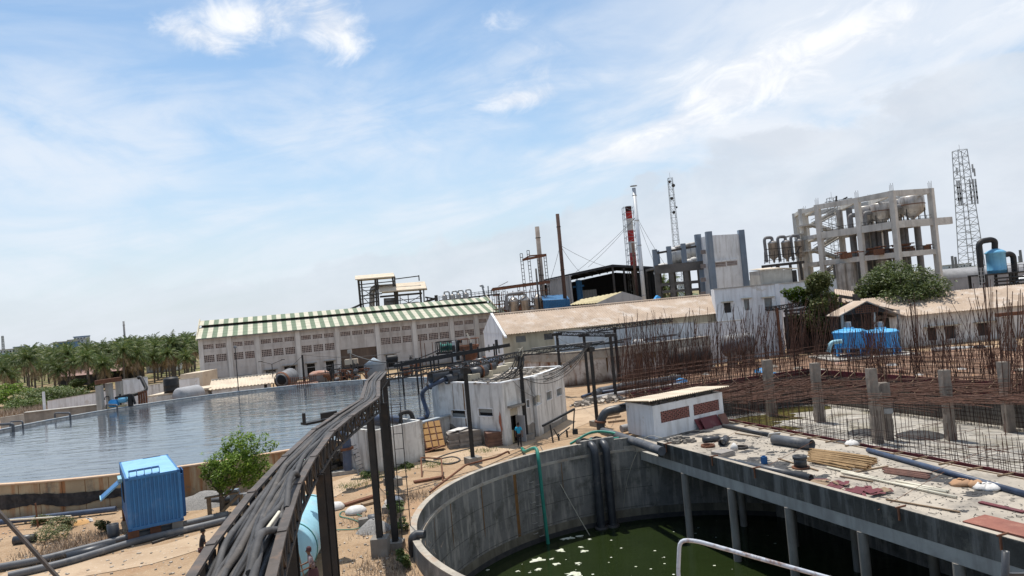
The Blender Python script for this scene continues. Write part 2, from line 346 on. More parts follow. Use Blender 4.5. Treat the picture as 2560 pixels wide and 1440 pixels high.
m_silver = pm('silver_chimney', (.58, .60, .62), (.5, .52, .54), .4, rough=.45, metal=.3, bump=0)
m_red = pm('red_paint', (.42, .035, .03), (.34, .03, .03), .6, streak=((.2, .04, .03), .3, 1), bump=0)
m_wpaint = pm('white_paint', (.62, .58, .54), (.5, .47, .44), .6, streak=((.3, .2, .15), .4, 1), bump=0)
m_shed = pm('dark_cladding', (.035, .037, .042), (.028, .03, .034), .3, rough=.7, bump=0)
m_clad = pm('grey_cladding', (.34, .34, .35), (.27, .27, .28), .5, streak=((.2, .2, .2), .4, 1.5), bump=.05)
m_blueclad = pm('blue_cladding', (.035, .13, .27), (.03, .10, .21), .6, bump=.05)
m_colblue = pm('blue_grey_column_paint', (.17, .215, .27), (.14, .175, .22), .5, streak=((.28, .30, .32), .4, 1.2), bump=.05)
m_galv = pm('galvanised_steel', (.36, .37, .38), (.28, .29, .30), 1, rough=.5, metal=.3, bump=0)
m_green_h = pm('green_hose', (.03, .22, .16), (.025, .17, .13), 2, rough=.5)
m_teal = pm('teal_cable_reels', (.05, .20, .17), (.04, .14, .12), 2)
m_rope = pm('pale_rope', (.42, .39, .31), (.34, .31, .25), 3)
m_hose_b = pm('dark_rubber_hose', (.04, .038, .038), (.028, .027, .028), 2.5, rough=.6, stain=((.08, .075, .07), .5, 3), bump=.3, bscale=30)
m_hose_c = pm('brownish_rubber_hose', (.095, .085, .078), (.065, .058, .053), 2.5, rough=.75, stain=((.15, .135, .12), .6, 3), bump=.3, bscale=30)
m_darkrust = pm('dark_rust', (.075, .04, .03), (.05, .03, .025), .8, rough=.9, stain=((.13, .07, .05), .5, .6))
m_cable = pm('grey_cable', (.06, .058, .056), (.09, .085, .08), 2, rough=.6, bump=0)
m_sack = pm('white_sack', (.62, .60, .57), (.48, .46, .44), 3, bump=.5, bscale=12)
m_bark = pm('bark', (.16, .125, .095), (.11, .085, .065), 5, streak=((.07, .055, .04), .6, 8), bump=.5, bscale=12)
m_trunk = pm('palm_trunk', (.15, .125, .10), (.10, .082, .066), 3, bump=.3)
m_skin = pm('brown_skin', (.16, .085, .055), (.14, .075, .05), 4, rough=.6, bump=0)
m_hair = pm('black_hair', (.012, .011, .011), (.02, .018, .018), 6, bump=.3)
m_cyanshirt = pm('cyan_shirt', (.02, .30, .48), (.018, .25, .41), 3, bump=.3, bscale=6)
m_trous = pm('black_trousers', (.016, .016, .02), (.025, .024, .028), 3, bump=.2)
m_plaid = pm('chequered_shirt', (.30, .24, .25), (.12, .09, .10), 12, patch=(.45, .55))
m_skirt = pm('maroon_cloth', (.08, .035, .04), (.06, .028, .032), 3)
m_net = pm('black_netting_cloth', (.022, .021, .022), (.05, .045, .043), 3, rough=.9, streak=((.09, .08, .075), .4, 3), bump=.6, bscale=9)
m_foam = pm('floating_scum', (.62, .62, .55), (.42, .46, .32), 5)
m_dry = pm('dry_twigs', (.30, .23, .17), (.2, .15, .11), 4, island=.4, bump=0)
def leafmat(name, a, b, c, tr=.25):
    m = bpy.data.materials.new(name); m.use_nodes = True; N, L = m.node_tree.nodes, m.node_tree.links
    p = N['Principled BSDF']; p.inputs['Roughness'].default_value = .5; p.inputs['Specular IOR Level'].default_value = .3
    g = N.new('ShaderNodeNewGeometry'); cr = N.new('ShaderNodeValToRGB'); L.new(g.outputs['Random Per Island'], cr.inputs[0])
    cr.color_ramp.elements[0].color = a + (1,); cr.color_ramp.elements[1].color = c + (1,); e = cr.color_ramp.elements.new(.55); e.color = b + (1,)
    oi = N.new('ShaderNodeObjectInfo'); hs = N.new('ShaderNodeHueSaturation'); mr = N.new('ShaderNodeMapRange'); L.new(oi.outputs['Random'], mr.inputs[0]); mr.inputs[3].default_value = .75; mr.inputs[4].default_value = 1.25
    L.new(mr.outputs[0], hs.inputs['Value']); L.new(cr.outputs[0], hs.inputs['Color']); L.new(hs.outputs[0], p.inputs['Base Color'])
    t = N.new('ShaderNodeBsdfTranslucent'); L.new(hs.outputs[0], t.inputs[0]); mx = N.new('ShaderNodeMixShader'); mx.inputs[0].default_value = tr
    L.new(p.outputs[0], mx.inputs[1]); L.new(t.outputs[0], mx.inputs[2]); L.new(mx.outputs[0], N['Material Output'].inputs[0]); return m
m_leaf = leafmat('fresh_leaves', (.055, .10, .012), (.12, .20, .022), (.24, .33, .06), .38)
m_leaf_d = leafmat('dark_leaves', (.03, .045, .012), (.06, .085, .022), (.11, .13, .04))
m_leaf_o = leafmat('olive_leaves', (.05, .065, .02), (.10, .12, .04), (.17, .17, .07))
m_palm = leafmat('palm_fronds', (.04, .075, .02), (.085, .13, .035), (.20, .21, .07), .33)
m_bush = leafmat('scrub_leaves', (.06, .10, .025), (.11, .16, .04), (.18, .2, .07))
def water(name, col, rough, b1, b2, sc, stretch, speck=None, spec=.5, dist=.12):
    m = bpy.data.materials.new(name); m.use_nodes = True; N, L = m.node_tree.nodes, m.node_tree.links
    p = N['Principled BSDF']; p.inputs['Base Color'].default_value = col + (1,); p.inputs['Roughness'].default_value = rough; p.inputs['Specular IOR Level'].default_value = spec
    tc = N.new('ShaderNodeTexCoord'); mp = N.new('ShaderNodeMapping'); mp.inputs['Scale'].default_value = stretch; mp.inputs['Rotation'].default_value = (0, 0, R(-8)); L.new(tc.outputs['Object'], mp.inputs[0])
    n1 = N.new('ShaderNodeTexNoise'); n1.inputs['Scale'].default_value = sc; n1.inputs['Detail'].default_value = 4; n1.inputs['Distortion'].default_value = .6; L.new(mp.outputs[0], n1.inputs[0])
    n2 = N.new('ShaderNodeTexNoise'); n2.inputs['Scale'].default_value = sc * .22; n2.inputs['Detail'].default_value = 3; L.new(mp.outputs[0], n2.inputs[0])
    ad = N.new('ShaderNodeMath'); ad.operation = 'MULTIPLY_ADD'; L.new(n2.outputs[0], ad.inputs[0]); ad.inputs[1].default_value = b2; L.new(n1.outputs[0], ad.inputs[2])
    bp = N.new('ShaderNodeBump'); bp.inputs['Strength'].default_value = b1; bp.inputs['Distance'].default_value = dist; L.new(ad.outputs[0], bp.inputs['Height']); L.new(bp.outputs[0], p.inputs['Normal'])
    if speck:
        n3 = N.new('ShaderNodeTexNoise'); n3.inputs['Scale'].default_value = 9; n3.inputs['Detail'].default_value = 6; L.new(tc.outputs['Object'], n3.inputs[0])
        mr = N.new('ShaderNodeMapRange'); mr.inputs[1].default_value = .62; mr.inputs[2].default_value = .74; mr.inputs[4].default_value = .7; L.new(n3.outputs[0], mr.inputs[0])
        n4 = N.new('ShaderNodeTexNoise'); n4.inputs['Scale'].default_value = .35; L.new(tc.outputs['Object'], n4.inputs[0])
        m1 = N.new('ShaderNodeMix'); m1.data_type = 'RGBA'; L.new(n4.outputs[0], m1.inputs[0]); m1.inputs[6].default_value = col + (1,); m1.inputs[7].default_value = tuple(x * 1.6 for x in col) + (1,)
        mx = N.new('ShaderNodeMix'); mx.data_type = 'RGBA'; L.new(mr.outputs[0], mx.inputs[0]); L.new(m1.outputs[2], mx.inputs[6]); mx.inputs[7].default_value = speck + (1,); L.new(mx.outputs[2], p.inputs['Base Color'])
    return m
m_water = water('reservoir_water', (.055, .066, .08), .06, .42, 1.6, .9, (.30, 1.25, 1))
m_pitwater = water('green_pit_water', (.0105, .0165, .005), .12, .12, 1.0, 2.0, (1, 1, 1), (.05, .06, .025), .25)
m_puddle = pm('shallow_green_water', (.13, .11, .035), (.09, .085, .03), .5, rough=.08, bump=.02)
m_excfloor = pm('wet_pale_concrete', (.44, .41, .36), (.27, .25, .22), .25, stain=((.16, .14, .085), .7, .35, .52), speck=((.25, .2, .15), .5, 3), bump=.2)
# ================================================================== SETTING
RC, RR = (-27.95, 68.87), 25.8           # big round reservoir
PC, PR = (8.4, 32.9), 13.45              # open round pit
EXC = [(14.9, 52.2), (9.4, 69.2), (30.6, 75.9), (39.5, 53), (51, 24), (26.5, 22.0), (22.8, 33.0)]
def pit_outline(r, n=64):
    """circle cut by a straight wall on the excavation side"""
    a, b = Vector((13.6, 52.2)), Vector((25.4, 20.5)); d = (b - a).normalized(); nrm = Vector((d.y, -d.x)) * -1
    if nrm.x < 0: nrm = -nrm
    out = []
    for i in range(n):
        an = 2 * math.pi * i / n; p = Vector((PC[0] + r * math.cos(an), PC[1] + r * math.sin(an)))
        s = (p - a).dot(nrm)
        if s > -1.0: p = p - nrm * (s + 1.0)
        out.append(p)
    return out
PIT = pit_outline(PR)
def ground_mesh():
    import bmesh
    bm = bmesh.new(); S = 3000
    loops = [[(-S, -60), (S, -60), (S, 9000), (-S, 9000)], [tuple(p) for p in pit_outline(PR + .2)], EXC]
    edges = []
    for lp in loops:
        vs = [bm.verts.new((p[0], p[1], 0)) for p in lp]
        edges += [bm.edges.new((vs[i], vs[(i + 1) % len(vs)])) for i in range(len(vs))]
    bmesh.ops.triangle_fill(bm, use_beauty=True, use_dissolve=False, edges=edges)
    for f in bm.faces:
        if f.normal.z < 0: f.normal_flip()
    me = bpy.data.meshes.new('ground'); bm.to_mesh(me); bm.free()
    o = link(bpy.data.objects.new('ground', me)); return o
def ground_mat():
    m = bpy.data.materials.new('dry_earth'); m.use_nodes = True; N, L = m.node_tree.nodes, m.node_tree.links
    b = N['Principled BSDF']; b.inputs['Roughness'].default_value = .95; b.inputs['Specular IOR Level'].default_value = .15
    tc = N.new('ShaderNodeTexCoord')
    def noise(s, det=8, off=0, rg=.62, vec=(1, 1, 1)):
        mp = N.new('ShaderNodeMapping'); mp.inputs['Location'].default_value = (off, off, 0); mp.inputs['Scale'].default_value = vec; L.new(tc.outputs['Object'], mp.inputs[0])
        n = N.new('ShaderNodeTexNoise'); n.inputs['Scale'].default_value = s; n.inputs['Detail'].default_value = det; n.inputs['Roughness'].default_value = rg; L.new(mp.outputs[0], n.inputs[0]); return n.outputs[0]
    def ramp(v, a, c, mx=1.0):
        r = N.new('ShaderNodeMapRange'); r.inputs[1].default_value = a; r.inputs[2].default_value = c; r.inputs[4].default_value = mx; L.new(v, r.inputs[0]); return r.outputs[0]
    def mix(f, a, c):
        x = N.new('ShaderNodeMix'); x.data_type = 'RGBA'; L.new(f, x.inputs[0])
        for i, q in ((6, a), (7, c)):
            if isinstance(q, tuple): x.inputs[i].default_value = q + (1,)
            else: L.new(q, x.inputs[i])
        return x.outputs[2]
    col = mix(ramp(noise(.25), .35, .65), (.39, .28, .18), (.30, .20, .12))
    col = mix(ramp(noise(1.1, off=5), .48, .66, .75), col, (.25, .165, .10))
    col = mix(ramp(noise(.12, off=11), .55, .66, .6), col, (.36, .20, .11))
    col = mix(ramp(noise(9, 4, 3), .58, .70, .6), col, (.56, .50, .42))
    col = mix(ramp(noise(6, 5, 23), .60, .72, .6), col, (.12, .085, .06))
    # green-brown fields far away
    sp = N.new('ShaderNodeSeparateXYZ'); L.new(tc.outputs['Object'], sp.inputs[0])
    far = ramp(sp.outputs[1], 110, 190, .9)
    col = mix(far, col, mix(ramp(noise(.05, off=2), .4, .6), (.16, .17, .07), (.22, .17, .10)))
    L.new(col, b.inputs['Base Color'])
    bp = N.new('ShaderNodeBump'); bp.inputs['Strength'].default_value = .8; bp.inputs['Distance'].default_value = .12; L.new(noise(2.2, 10, 0, .7), bp.inputs['Height']); L.new(bp.outputs[0], b.inputs['Normal'])
    return m
ground = ground_mesh(); ground.data.materials.append(ground_mat()); tag(ground, kind='structure')
# dirt track between the reservoir and the pit
m_track = pm('dusty_track', (.43, .32, .215), (.36, .26, .17), .4, stain=((.28, .18, .11), .7, .5), speck=((.6, .54, .46), .4, 7), bump=.4, bscale=6)
mb = MB()
tl = [G(0, 1440), G(300, 1405), G(560, 1335), G(760, 1255), G(900, 1195), G(1040, 1160), G(1180, 1135), G(1330, 1090), G(1450, 1040), G(1520, 1010)]
wd = [2.2, 2.2, 2.1, 1.9, 1.9, 2.2, 3.1, 3.6, 3.8, 4.2]
tp = catmull(tl, 4); rnd = random.Random(2); rows = []
for i, p in enumerate(tp):
    t = (tp[min(i + 1, len(tp) - 1)] - tp[max(i - 1, 0)]).normalized(); s = Vector((-t.y, t.x, 0)); w = wd[min(int(i / 4), 9)] * .62
    rows.append([p + s * w * k * (1 + rnd.uniform(-.1, .1) * (abs(k) == 1)) + Vector((0, 0, .02)) for k in (-1, 0, 1)])
vs = [v for r_ in rows for v in r_]
mb.add(vs, [(3 * i + j, 3 * i + j + 1, 3 * i + 4 + j, 3 * i + 3 + j) for i in range(len(rows) - 1) for j in (0, 1)])
tag(mb.build('dirt_track', m_track), kind='structure')
# ------------------------------------------------------------------ round reservoir
res = T('reservoir_tank', 'large round open concrete water reservoir with rust stained wall behind the blue container', 'water tank', (RC[0], RC[1], 0))
def ring(mb, c, r0, r1, z0, z1, n=96, a0=0, a1=360):
    A = arc(c, r0, a0, a1, n, z0); B = arc(c, r1, a0, a1, n, z0); up = Vector((0, 0, z1 - z0)); vs = []
    for a, b in zip(A, B): vs += [a, b, b + up, a + up]
    fs = []
    for i in range(n):
        k = 4 * i
        for j in range(4): fs.append((k + j, k + (j + 1) % 4, k + 4 + (j + 1) % 4, k + 4 + j))
    if a1 - a0 < 359: fs += [(0, 1, 2, 3), (4 * n, 4 * n + 3, 4 * n + 2, 4 * n + 1)]
    mb.add(vs, fs); return mb
ring(MB(), RC, RR, RR + .25, 0, 1.95, 120, -180, -50).build('wall', m_reswall, res); ring(MB(), RC, RR, RR + .25, 0, 1.95, 120, -49.999, 180).build('wall', m_white, res)
mb = MB()
for i in range(120):        # joints between the cast panels
    an = 2 * math.pi * i / 120
    if math.sin(an) > .2 or math.cos(an) > .6: continue
    p = Vector((RC[0] + (RR + .255) * math.cos(an), RC[1] + (RR + .255) * math.sin(an), 0)); mb.bar(p + Vector((0, 0, .05)), p + Vector((0, 0, 1.9)), .03, .012)
mb.build('panel_joint', m_ruststain, res)['kind'] = 'stuff'
ring(MB(), RC, RR - .06, RR + .34, 1.95, 2.03, 144, -178, -50).build('coping', m_coping, res)
ring(MB(), RC, RR - .06, RR + .45, 1.95, 2.08, 144, -50, 182).build('coping', m_bluecope, res)
mb = MB(); mb.add(arc(RC, RR + .1, 0, 354, 59, 1.78), [tuple(range(60))]); tag(mb.build('reservoir_water', m_water), kind='structure')
# netting draped along the near wall
mb = MB(); n = 80; vs = []; rn = random.Random(5)
for i in range(n + 1):
    an = -118 + 42 * i / n; w0 = .55 + .12 * math.sin(i * .31) + rn.uniform(-.04, .04); w1 = 1.28 + .1 * math.sin(i * .17 + 1) + rn.uniform(-.03, .03)
    if an > -88: w1 = w1 - .05 * (an + 88) / 4
    for k in range(5):
        z = w0 + (w1 - w0) * k / 4; r = RR + .30 + .05 * math.sin(k * 2.1 + i * .5) * (0 < k < 4) + rn.uniform(0, .03)
        vs.append(Vector((RC[0] + r * math.cos(R(an)), RC[1] + r * math.sin(R(an)), z)))
mb.add(vs, [(5 * i + j, 5 * i + 5 + j, 5 * i + 6 + j, 5 * i + 1 + j) for i in range(n) for j in range(4)], True)
one(mb, 'netting_cloth', 'long black netting draped along the stained reservoir wall behind the container', 'netting', m_net)
# overflow pipes bent over the rim
for i, (an, ln, lab) in enumerate(((171.5, 2.4, 'large grey bent pipe hooked over the reservoir rim at the far left'), (167.5, 1.6, 'thin bent pipe over the rim beside the large grey bent pipe'),
                              (156, 2.6, 'long bent pipe over the reservoir rim left of the concrete posts'), (143.5, 2.8, 'bent pipe over the rim in front of the three concrete posts'))):
    e = Vector((math.cos(R(an)), math.sin(R(an)), 0)); c = Vector(RC + (0,)); r = [.14, .09, .10, .10][i]
    P = [c + e * (RR + ln * .3) + Vector((0, 0, 1.9)), c + e * (RR + ln * .3) + Vector((0, 0, 2.6)), c + e * (RR - ln * .7) + Vector((0, 0, 2.6)), c + e * (RR - ln * .7) + Vector((0, 0, 1.3))]
    one(MB().tube(bend(P, .25), r, 8), 'overflow_pipe', lab, 'pipe', m_greypipe, 'bent pipes over the reservoir rim')
# ------------------------------------------------------------------ open pit
pit = T('pit_tank', 'deep round concrete pit half full of green water beside the slab', 'tank', (PC[0], PC[1], 0))
def wallstrip(pts, z0, z1, closed=True):
    mb = MB(); n = len(pts); vs = []
    for p in pts: vs += [(p[0], p[1], z0), (p[0], p[1], z1)]
    for_ = n if closed else n - 1
    mb.add(vs, [(2 * i, 2 * ((i + 1) % n), 2 * ((i + 1) % n) + 1, 2 * i + 1) for i in range(for_)], True); return mb
inner = pit_outline(PR, 96)
wallstrip(inner, -6, .02).build('wall', m_pitwall, pit)
A0, A1 = 96, 262          # the visible arc of the rim
mb = ring(MB(), PC, PR - .02, PR + .12, -.02, .12, 60, A0, A1); mb.build('ledge', m_rim, pit)
mb = ring(MB(), PC, PR + .12, PR + .40, -.05, .80, 72, A0, A1)
ring(mb, PC, PR + .121, PR + .399, .80, .98, 10, 101.5, 111); mb.build('parapet', m_pitwall, pit); ring(MB(), PC, PR + .11, PR + .41, .80, .835, 72, 112, A1).build('parapet_top', m_rim, pit)
for an, w, z0 in ((133.5, .26, -4.4), (160, .10, -2.5), (170, .06, -1.4), (146, .08, -3.0), (118, .05, -2.0)):
    pts = [(PC[0] + (PR - .012) * math.cos(R(an + d)), PC[1] + (PR - .012) * math.sin(R(an + d))) for d in (-w * 2, -w, 0, w, w * 2)]
    vs = []
    for k, p in enumerate(pts): vs += [(p[0], p[1], z0 + abs(k - 2) * .3), (p[0], p[1], -.03)]
    MB().add(vs, [(2 * i, 2 * i + 2, 2 * i + 3, 2 * i + 1) for i in range(4)]).build('rust_streak', m_ruststain, pit)
mb = MB()      # board marks and casting lines
for z in (-1.2, -2.4, -3.6):
    ring(mb, PC, PR - .012, PR + .02, z, z + .025, 60, 92, 250)
mb.build('casting_line', m_darkconc, pit)
for k in range(7):     # two columns of step irons
    for s in (0, 1):
        an = 128.3 - s * 1.9; z = -.75 - k * .62 - s * .25
        if z < -4.4: continue
        e = Vector((math.cos(R(an)), math.sin(R(an)), 0)); t = Vector((-e.y, e.x, 0)); c = Vector(PC + (0,)) + e * PR + Vector((0, 0, z))
        MB().tube([c - t * .15, c - t * .15 - e * .14, c + t * .15 - e * .14, c + t * .15], .018, 5).build('step_iron', m_conc_l, pit)
mb = MB(); mb.poly([(p[0], p[1], -4.5) for p in pit_outline(PR + .1, 96)]); tag(mb.build('pit_water', m_pitwater), kind='structure')
# floating scum patches
rn = random.Random(9)
for px, py, s in ((1425, 1345, .42), (1450, 1340, .3), (1410, 1347, .3), (1345, 1400, .62), (1402, 1376, .42), (1462, 1378, .30), (1391, 1410, .28), (1434, 1434, .62), (1445, 1408, .22), (1452, 1368, .2), (1474, 1348, .16), (1345, 1424, .3), (1295, 1428, .16), (1378, 1398, .16), (1220, 1425, .13), (1526, 1298, .12), (1325, 1432, .1)):
    c = G(px, py, -4.487); k = 13; pts = []
    for i in range(k):
        a = 2 * math.pi * i / k; r = s * rn.uniform(.35, 1.1); pts.append(c + Vector((r * math.cos(a), r * math.sin(a) * .75, 0)))
    mb = MB(); top = [p.lerp(c, .25) + Vector((0, 0, .02)) for p in pts]
    mb.add(pts + top, [tuple(range(k, 2 * k))] + [(i, (i + 1) % k, k + (i + 1) % k, k + i) for i in range(k)])
    one(mb, 'scum_patch', 'pale patches of scum floating on the green pit water', 'floating scum', m_foam, 'scum patches floating in the pit')
# ------------------------------------------------------------------ slab over the pit
E0, E1 = Vector((8.1, 44.3, 0)), Vector((19.9, 12.9, 0))
dE = (E1 - E0).normalized(); nE = Vector((-dE.y, dE.x, 0))         # towards the excavation
if nE.x < 0: nE = -nE
DZ = .30
deck = T('concrete_deck', 'long concrete slab carried on columns over the green pit', 'slab', tuple(E0))
near = [Vector(p + (0,)) for p in EXC]
A_, B_ = Vector((14.9, 52.2, 0)), Vector((27.6, 17.6, 0))
mb = MB(); mb.prism([E0 + nE * .25, E1 + nE * .25, B_ - nE * .15, Vector((14.6, 52.35, 0)), Vector((11.0, 51.4, 0)), Vector((5.8, 47.6, 0)), Vector((5.6, 46.35, 0)), Vector((7.8, 46.2, 0))][::-1], -.12, DZ); mb.build('slab', m_deck, deck)
mb = MB(); a = E0; b = E1
q = lambda p, o, z: p + nE * o + Vector((0, 0, z))
mb.add([q(a, 0, -.10), q(b, 0, -.10), q(b, .25, -.10), q(a, .25, -.10), q(a, .0, .80), q(b, .0, .80), q(b, .25, .80), q(a, .25, .80)], [(0, 3, 2, 1), (4, 5, 6, 7), (0, 1, 5, 4), (1, 2, 6, 5), (2, 3, 7, 6), (3, 0, 4, 7)])
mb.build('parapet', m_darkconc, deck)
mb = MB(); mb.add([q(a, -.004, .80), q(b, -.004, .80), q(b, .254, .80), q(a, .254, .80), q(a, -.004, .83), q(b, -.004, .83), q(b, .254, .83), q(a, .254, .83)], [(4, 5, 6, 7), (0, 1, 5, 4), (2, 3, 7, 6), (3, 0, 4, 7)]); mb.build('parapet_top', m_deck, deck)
c0 = E0 - dE * 3.0
mb = MB(); mb.bar(q(c0, .16, -.38), q(b, .16, -.38), .30, .56); mb.build('edge_beam', m_conc_l, deck)
mb = MB()
for t in (6, 12, 18, 24, 30): mb.bar(q(a + dE * t, .35, -.35), q(a + dE * t, 8.2, -.35), .3, .5)
mb.build('cross_beam', m_conc, deck)
for i in range(8):
    for row, off in ((0, .16), (1, 4.0), (2, 7.6)):
        p = E0 - dE * 2.0 + dE * (4.3 * i + .2) + nE * off
        inside = (p - Vector(PC + (0,))).length < PR - .3
        if not inside: continue
        MB().cyl((p.x, p.y, -5), (p.x, p.y, -.66 if row == 0 else -.62), .21, n=16).build('column', m_conc, deck)
# steel clamps on the parapet
for i, (px, py) in enumerate(((1657, 1112), (1775, 1143), (1882, 1172), (2246, 1270), (2500, 1340))):
    p = G(px, py, .83); t = (p - E0).dot(dE); p = E0 + dE * t; mb = MB()
    mb.bar(q(p, -.2, .86), q(p, .35, .86), .05); mb.bar(q(p, -.05, .86), q(p, -.05, .35), .06); mb.bar(q(p, .3, .86), q(p, .3, .5), .04)
    one(mb, 'formwork_clamp', 'rusty formwork clamp hooked over the slab parapet', 'clamp', m_rust, 'formwork clamps on the slab parapet')
# tar stains lying on the slab
rn = random.Random(4)
for px, py, s in ((1860, 1160, .9), (1890, 1150, .7), (1935, 1165, .9), (1975, 1185, .8), (1840, 1098, .6), (1870, 1125, .5), (2040, 1190, .5), (2330, 1195, 1.1), (2270, 1190, .6), (2385, 1205, .8), (2450, 1235, .7), (2120, 1100, .7), (1750, 1085, .8), (1790, 1090, .6), (1700, 1088, .5), (1950, 1175, .5), (2000, 1120, .4), (1940, 1130, .4), (2400, 1280, .3)):
    mb = MB()
    for k2 in range(4):
        c = G(px + rn.uniform(-22, 22), py + rn.uniform(-7, 7), DZ + .004 + .002 * k2 + rn.uniform(0, .0015)); k = 15; pts = []
        for i in range(k):
            a_ = 2 * math.pi * i / k; r = s * .62 * rn.uniform(.35, 1.1); pts.append(c + Vector((r * math.cos(a_) * 1.2, r * math.sin(a_), 0)))
        mb.poly(pts)
    mb.build('tar_stain', m_tar, deck)
# ------------------------------------------------------------------ excavation
exc = MB(); exc.poly([(p[0], p[1], -3) for p in EXC]); tag(exc.build('excavation_floor', m_excfloor), kind='structure')
ex = T('basement_wall', 'low concrete walls around the flooded excavation under the rebar', 'retaining wall', (30.6, 75.9, 0))
wallstrip(EXC, -3.1, .01).build('wall', m_conc, ex)
mb = MB()
for c, r in (((23.5, 69), 3.4), ((27.5, 72.2), 3.0), ((20, 66), 3.0), ((19, 62), 2.4), ((22.5, 63.5), 1.8)):
    mb.poly([Vector((c[0] + r * (1 + .25 * math.sin(3 * a + c[0]) + .12 * math.sin(7 * a)) * math.cos(a), c[1] + .7 * r * (1 + .2 * math.cos(2 * a)) * math.sin(a), -2.99 + .001 * c[0] / 10)) for a in [2 * math.pi * i / 30 for i in range(30)]])
tag(mb.build('puddle', m_puddle), kind='structure')

ds_ = MB(); ds_.poly([G(1545, 985, .012), G(1600, 945, .012), G(1800, 915, .012), G(2060, 885, .012), G(2320, 878, .012), G(2620, 862, .012), G(2700, 960, .012), Vector((39.5, 53, .012)), Vector((30.6, 75.9, .012)), Vector((9.6, 69.2, .012))])
tag(ds_.build('rusty_soil', pm('rusty_debris_soil', (.23, .13, .08), (.15, .095, .065), .7, stain=((.34, .24, .17), .7, .9), speck=((.07, .05, .04), .7, 4), bump=.8, bscale=5)), kind='structure')
# ================================================================== FACTORY with striped roof
def wframe(P0, P1):
    P0, P1 = Vector(P0), Vector(P1); d = P1 - P0; return math.atan2(d.y, d.x), math.hypot(d.x, d.y)
def facade_t(O, rz, px, py0=800):
    """distance along a facade line at which the photo column px (at height row py0) meets it"""
    a = rayd(px, py0); d = Vector((math.cos(rz), math.sin(rz))); det = a[0] * d.y - a[1] * d.x
    return (a[1] * O[0] - a[0] * O[1]) / det * 1.0 if abs(det) > 1e-9 else 0
FA = D(507, 975, 127); FB = D(1250, 850, 145)
frz, FL = wframe((FA.x, FA.y, 0), (FB.x, FB.y, 0))
fac = T('factory_building', 'long white factory hall with green and cream striped roof beyond the reservoir', 'factory', (FA.x, FA.y, 0), frz)
EZ, RZ, FW = 8.95, 11.6, 17.0
def jali(mb, x0, x1, z0, z1, y=-.04, nx=6, nz=3, t=.07, d=.10):
    """pierced block grid"""
    for i in range(nx + 1):
        x = x0 + (x1 - x0) * i / nx; mb.bx(x - t / 2, x + t / 2, y, y + d, z0, z1)
    for j in range(nz + 1):
        z = z0 + (z1 - z0) * j / nz; mb.bx(x0, x1, y + .004, y + d - .004, z - t / 2, z + t / 2)
    return mb
bays = [facade_t(FA, frz, px, 880) for px in (500, 575, 645, 747, 846, 947, 1040, 1134, 1197, 1251)]
bays[0] = 0; bays[-1] = FL
kinds = [2, 2, 3, 3, 'door', 3, 3, 2, 2]
wall = MB(); holes = []
for k, kd in enumerate(kinds):
    x0, x1 = bays[k] + .45, bays[k + 1] - .45; n = 3 if kd == 'door' else kd; w = (x1 - x0) / n
    for i in range(n):
        a, b = x0 + w * i + w * .08, x0 + w * (i + 1) - w * .08
        holes.append((a, b, 7.15, 7.95, 'v', 6, 3))
        if kd != 'door': holes.append((a, b, 4.75, 6.05, 'v', 6, 4))
    if kd == 'door': holes.append((x0 - .1, x1 + .1, 0, 4.6, 'door', 0, 0))
for px0, px1, zt in ((520, 541, 1.7), (597, 625, 1.6), (665, 690, 2.2), (712, 740, 2.6), (769, 789, 2.6), (817, 837, 2.7), (968, 990, 2.7)):
    t0, t1 = facade_t(FA, frz, px0, 935), facade_t(FA, frz, px1, 935); holes.append((t0, t1, max(0, zt - 2.4), zt, 'open', 0, 0))
def holed_wall(mb, L0, L1, z0, z1, holes, y0=0.0, y1=.3):
    xs = sorted({L0, L1} | {v for h in holes for v in h[:2]}); zs = sorted({z0, z1} | {v for h in holes for v in h[2:4]})
    for i in range(len(xs) - 1):
        if xs[i + 1] - xs[i] < 1e-4: continue
        j = 0
        while j < len(zs) - 1:
            cx, cz = (xs[i] + xs[i + 1]) / 2, (zs[j] + zs[j + 1]) / 2
            if any(h[0] < cx < h[1] and h[2] < cz < h[3] for h in holes): j += 1; continue
            k = j
            while k + 1 < len(zs) - 1 and not any(h[0] < cx < h[1] and h[2] < (zs[k + 1] + zs[k + 2]) / 2 < h[3] for h in holes): k += 1
            mb.bx(xs[i], xs[i + 1], y0, y1, zs[j], zs[k + 1]); j = k + 1
    return mb
holed_wall(wall, 0, FL, 0, EZ, holes)
wall.bx(0, .3, .3, FW, 0, EZ).bx(FL - .3, FL, .3, FW, 0, EZ).bx(0, FL, FW - .3, FW, 0, EZ)
for x0, x1 in ((0, .3), (FL - .3, FL)): wall.add([(x0, 0, EZ), (x0, FW, EZ), (x0, FW / 2, RZ + .3), (x1, 0, EZ), (x1, FW, EZ), (x1, FW / 2, RZ + .3)], [(0, 1, 2), (3, 5, 4), (0, 2, 5, 3), (1, 4, 5, 2)])
wall.build('wall', m_factory, fac, W=False)
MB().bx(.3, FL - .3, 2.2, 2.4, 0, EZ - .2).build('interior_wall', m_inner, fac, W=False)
for k, x in enumerate(bays):
    x = min(max(x, .22), FL - .22); o = MB().bx(x - .38, x + .38, -.22, -.003, 0, EZ); o.build('pillar', m_pilaster, fac, W=False)
mb = MB()
for z in (1.9, 3.3, 4.35, 6.65, 8.35):
    for k, kd in enumerate(kinds):
        if kd == 'door' and z < 4.5: continue
        mb.bx(bays[k] + .4, bays[k + 1] - .4, -.05, -.002, z, z + .07)
mb.build('string_course', m_factory, fac, W=False)
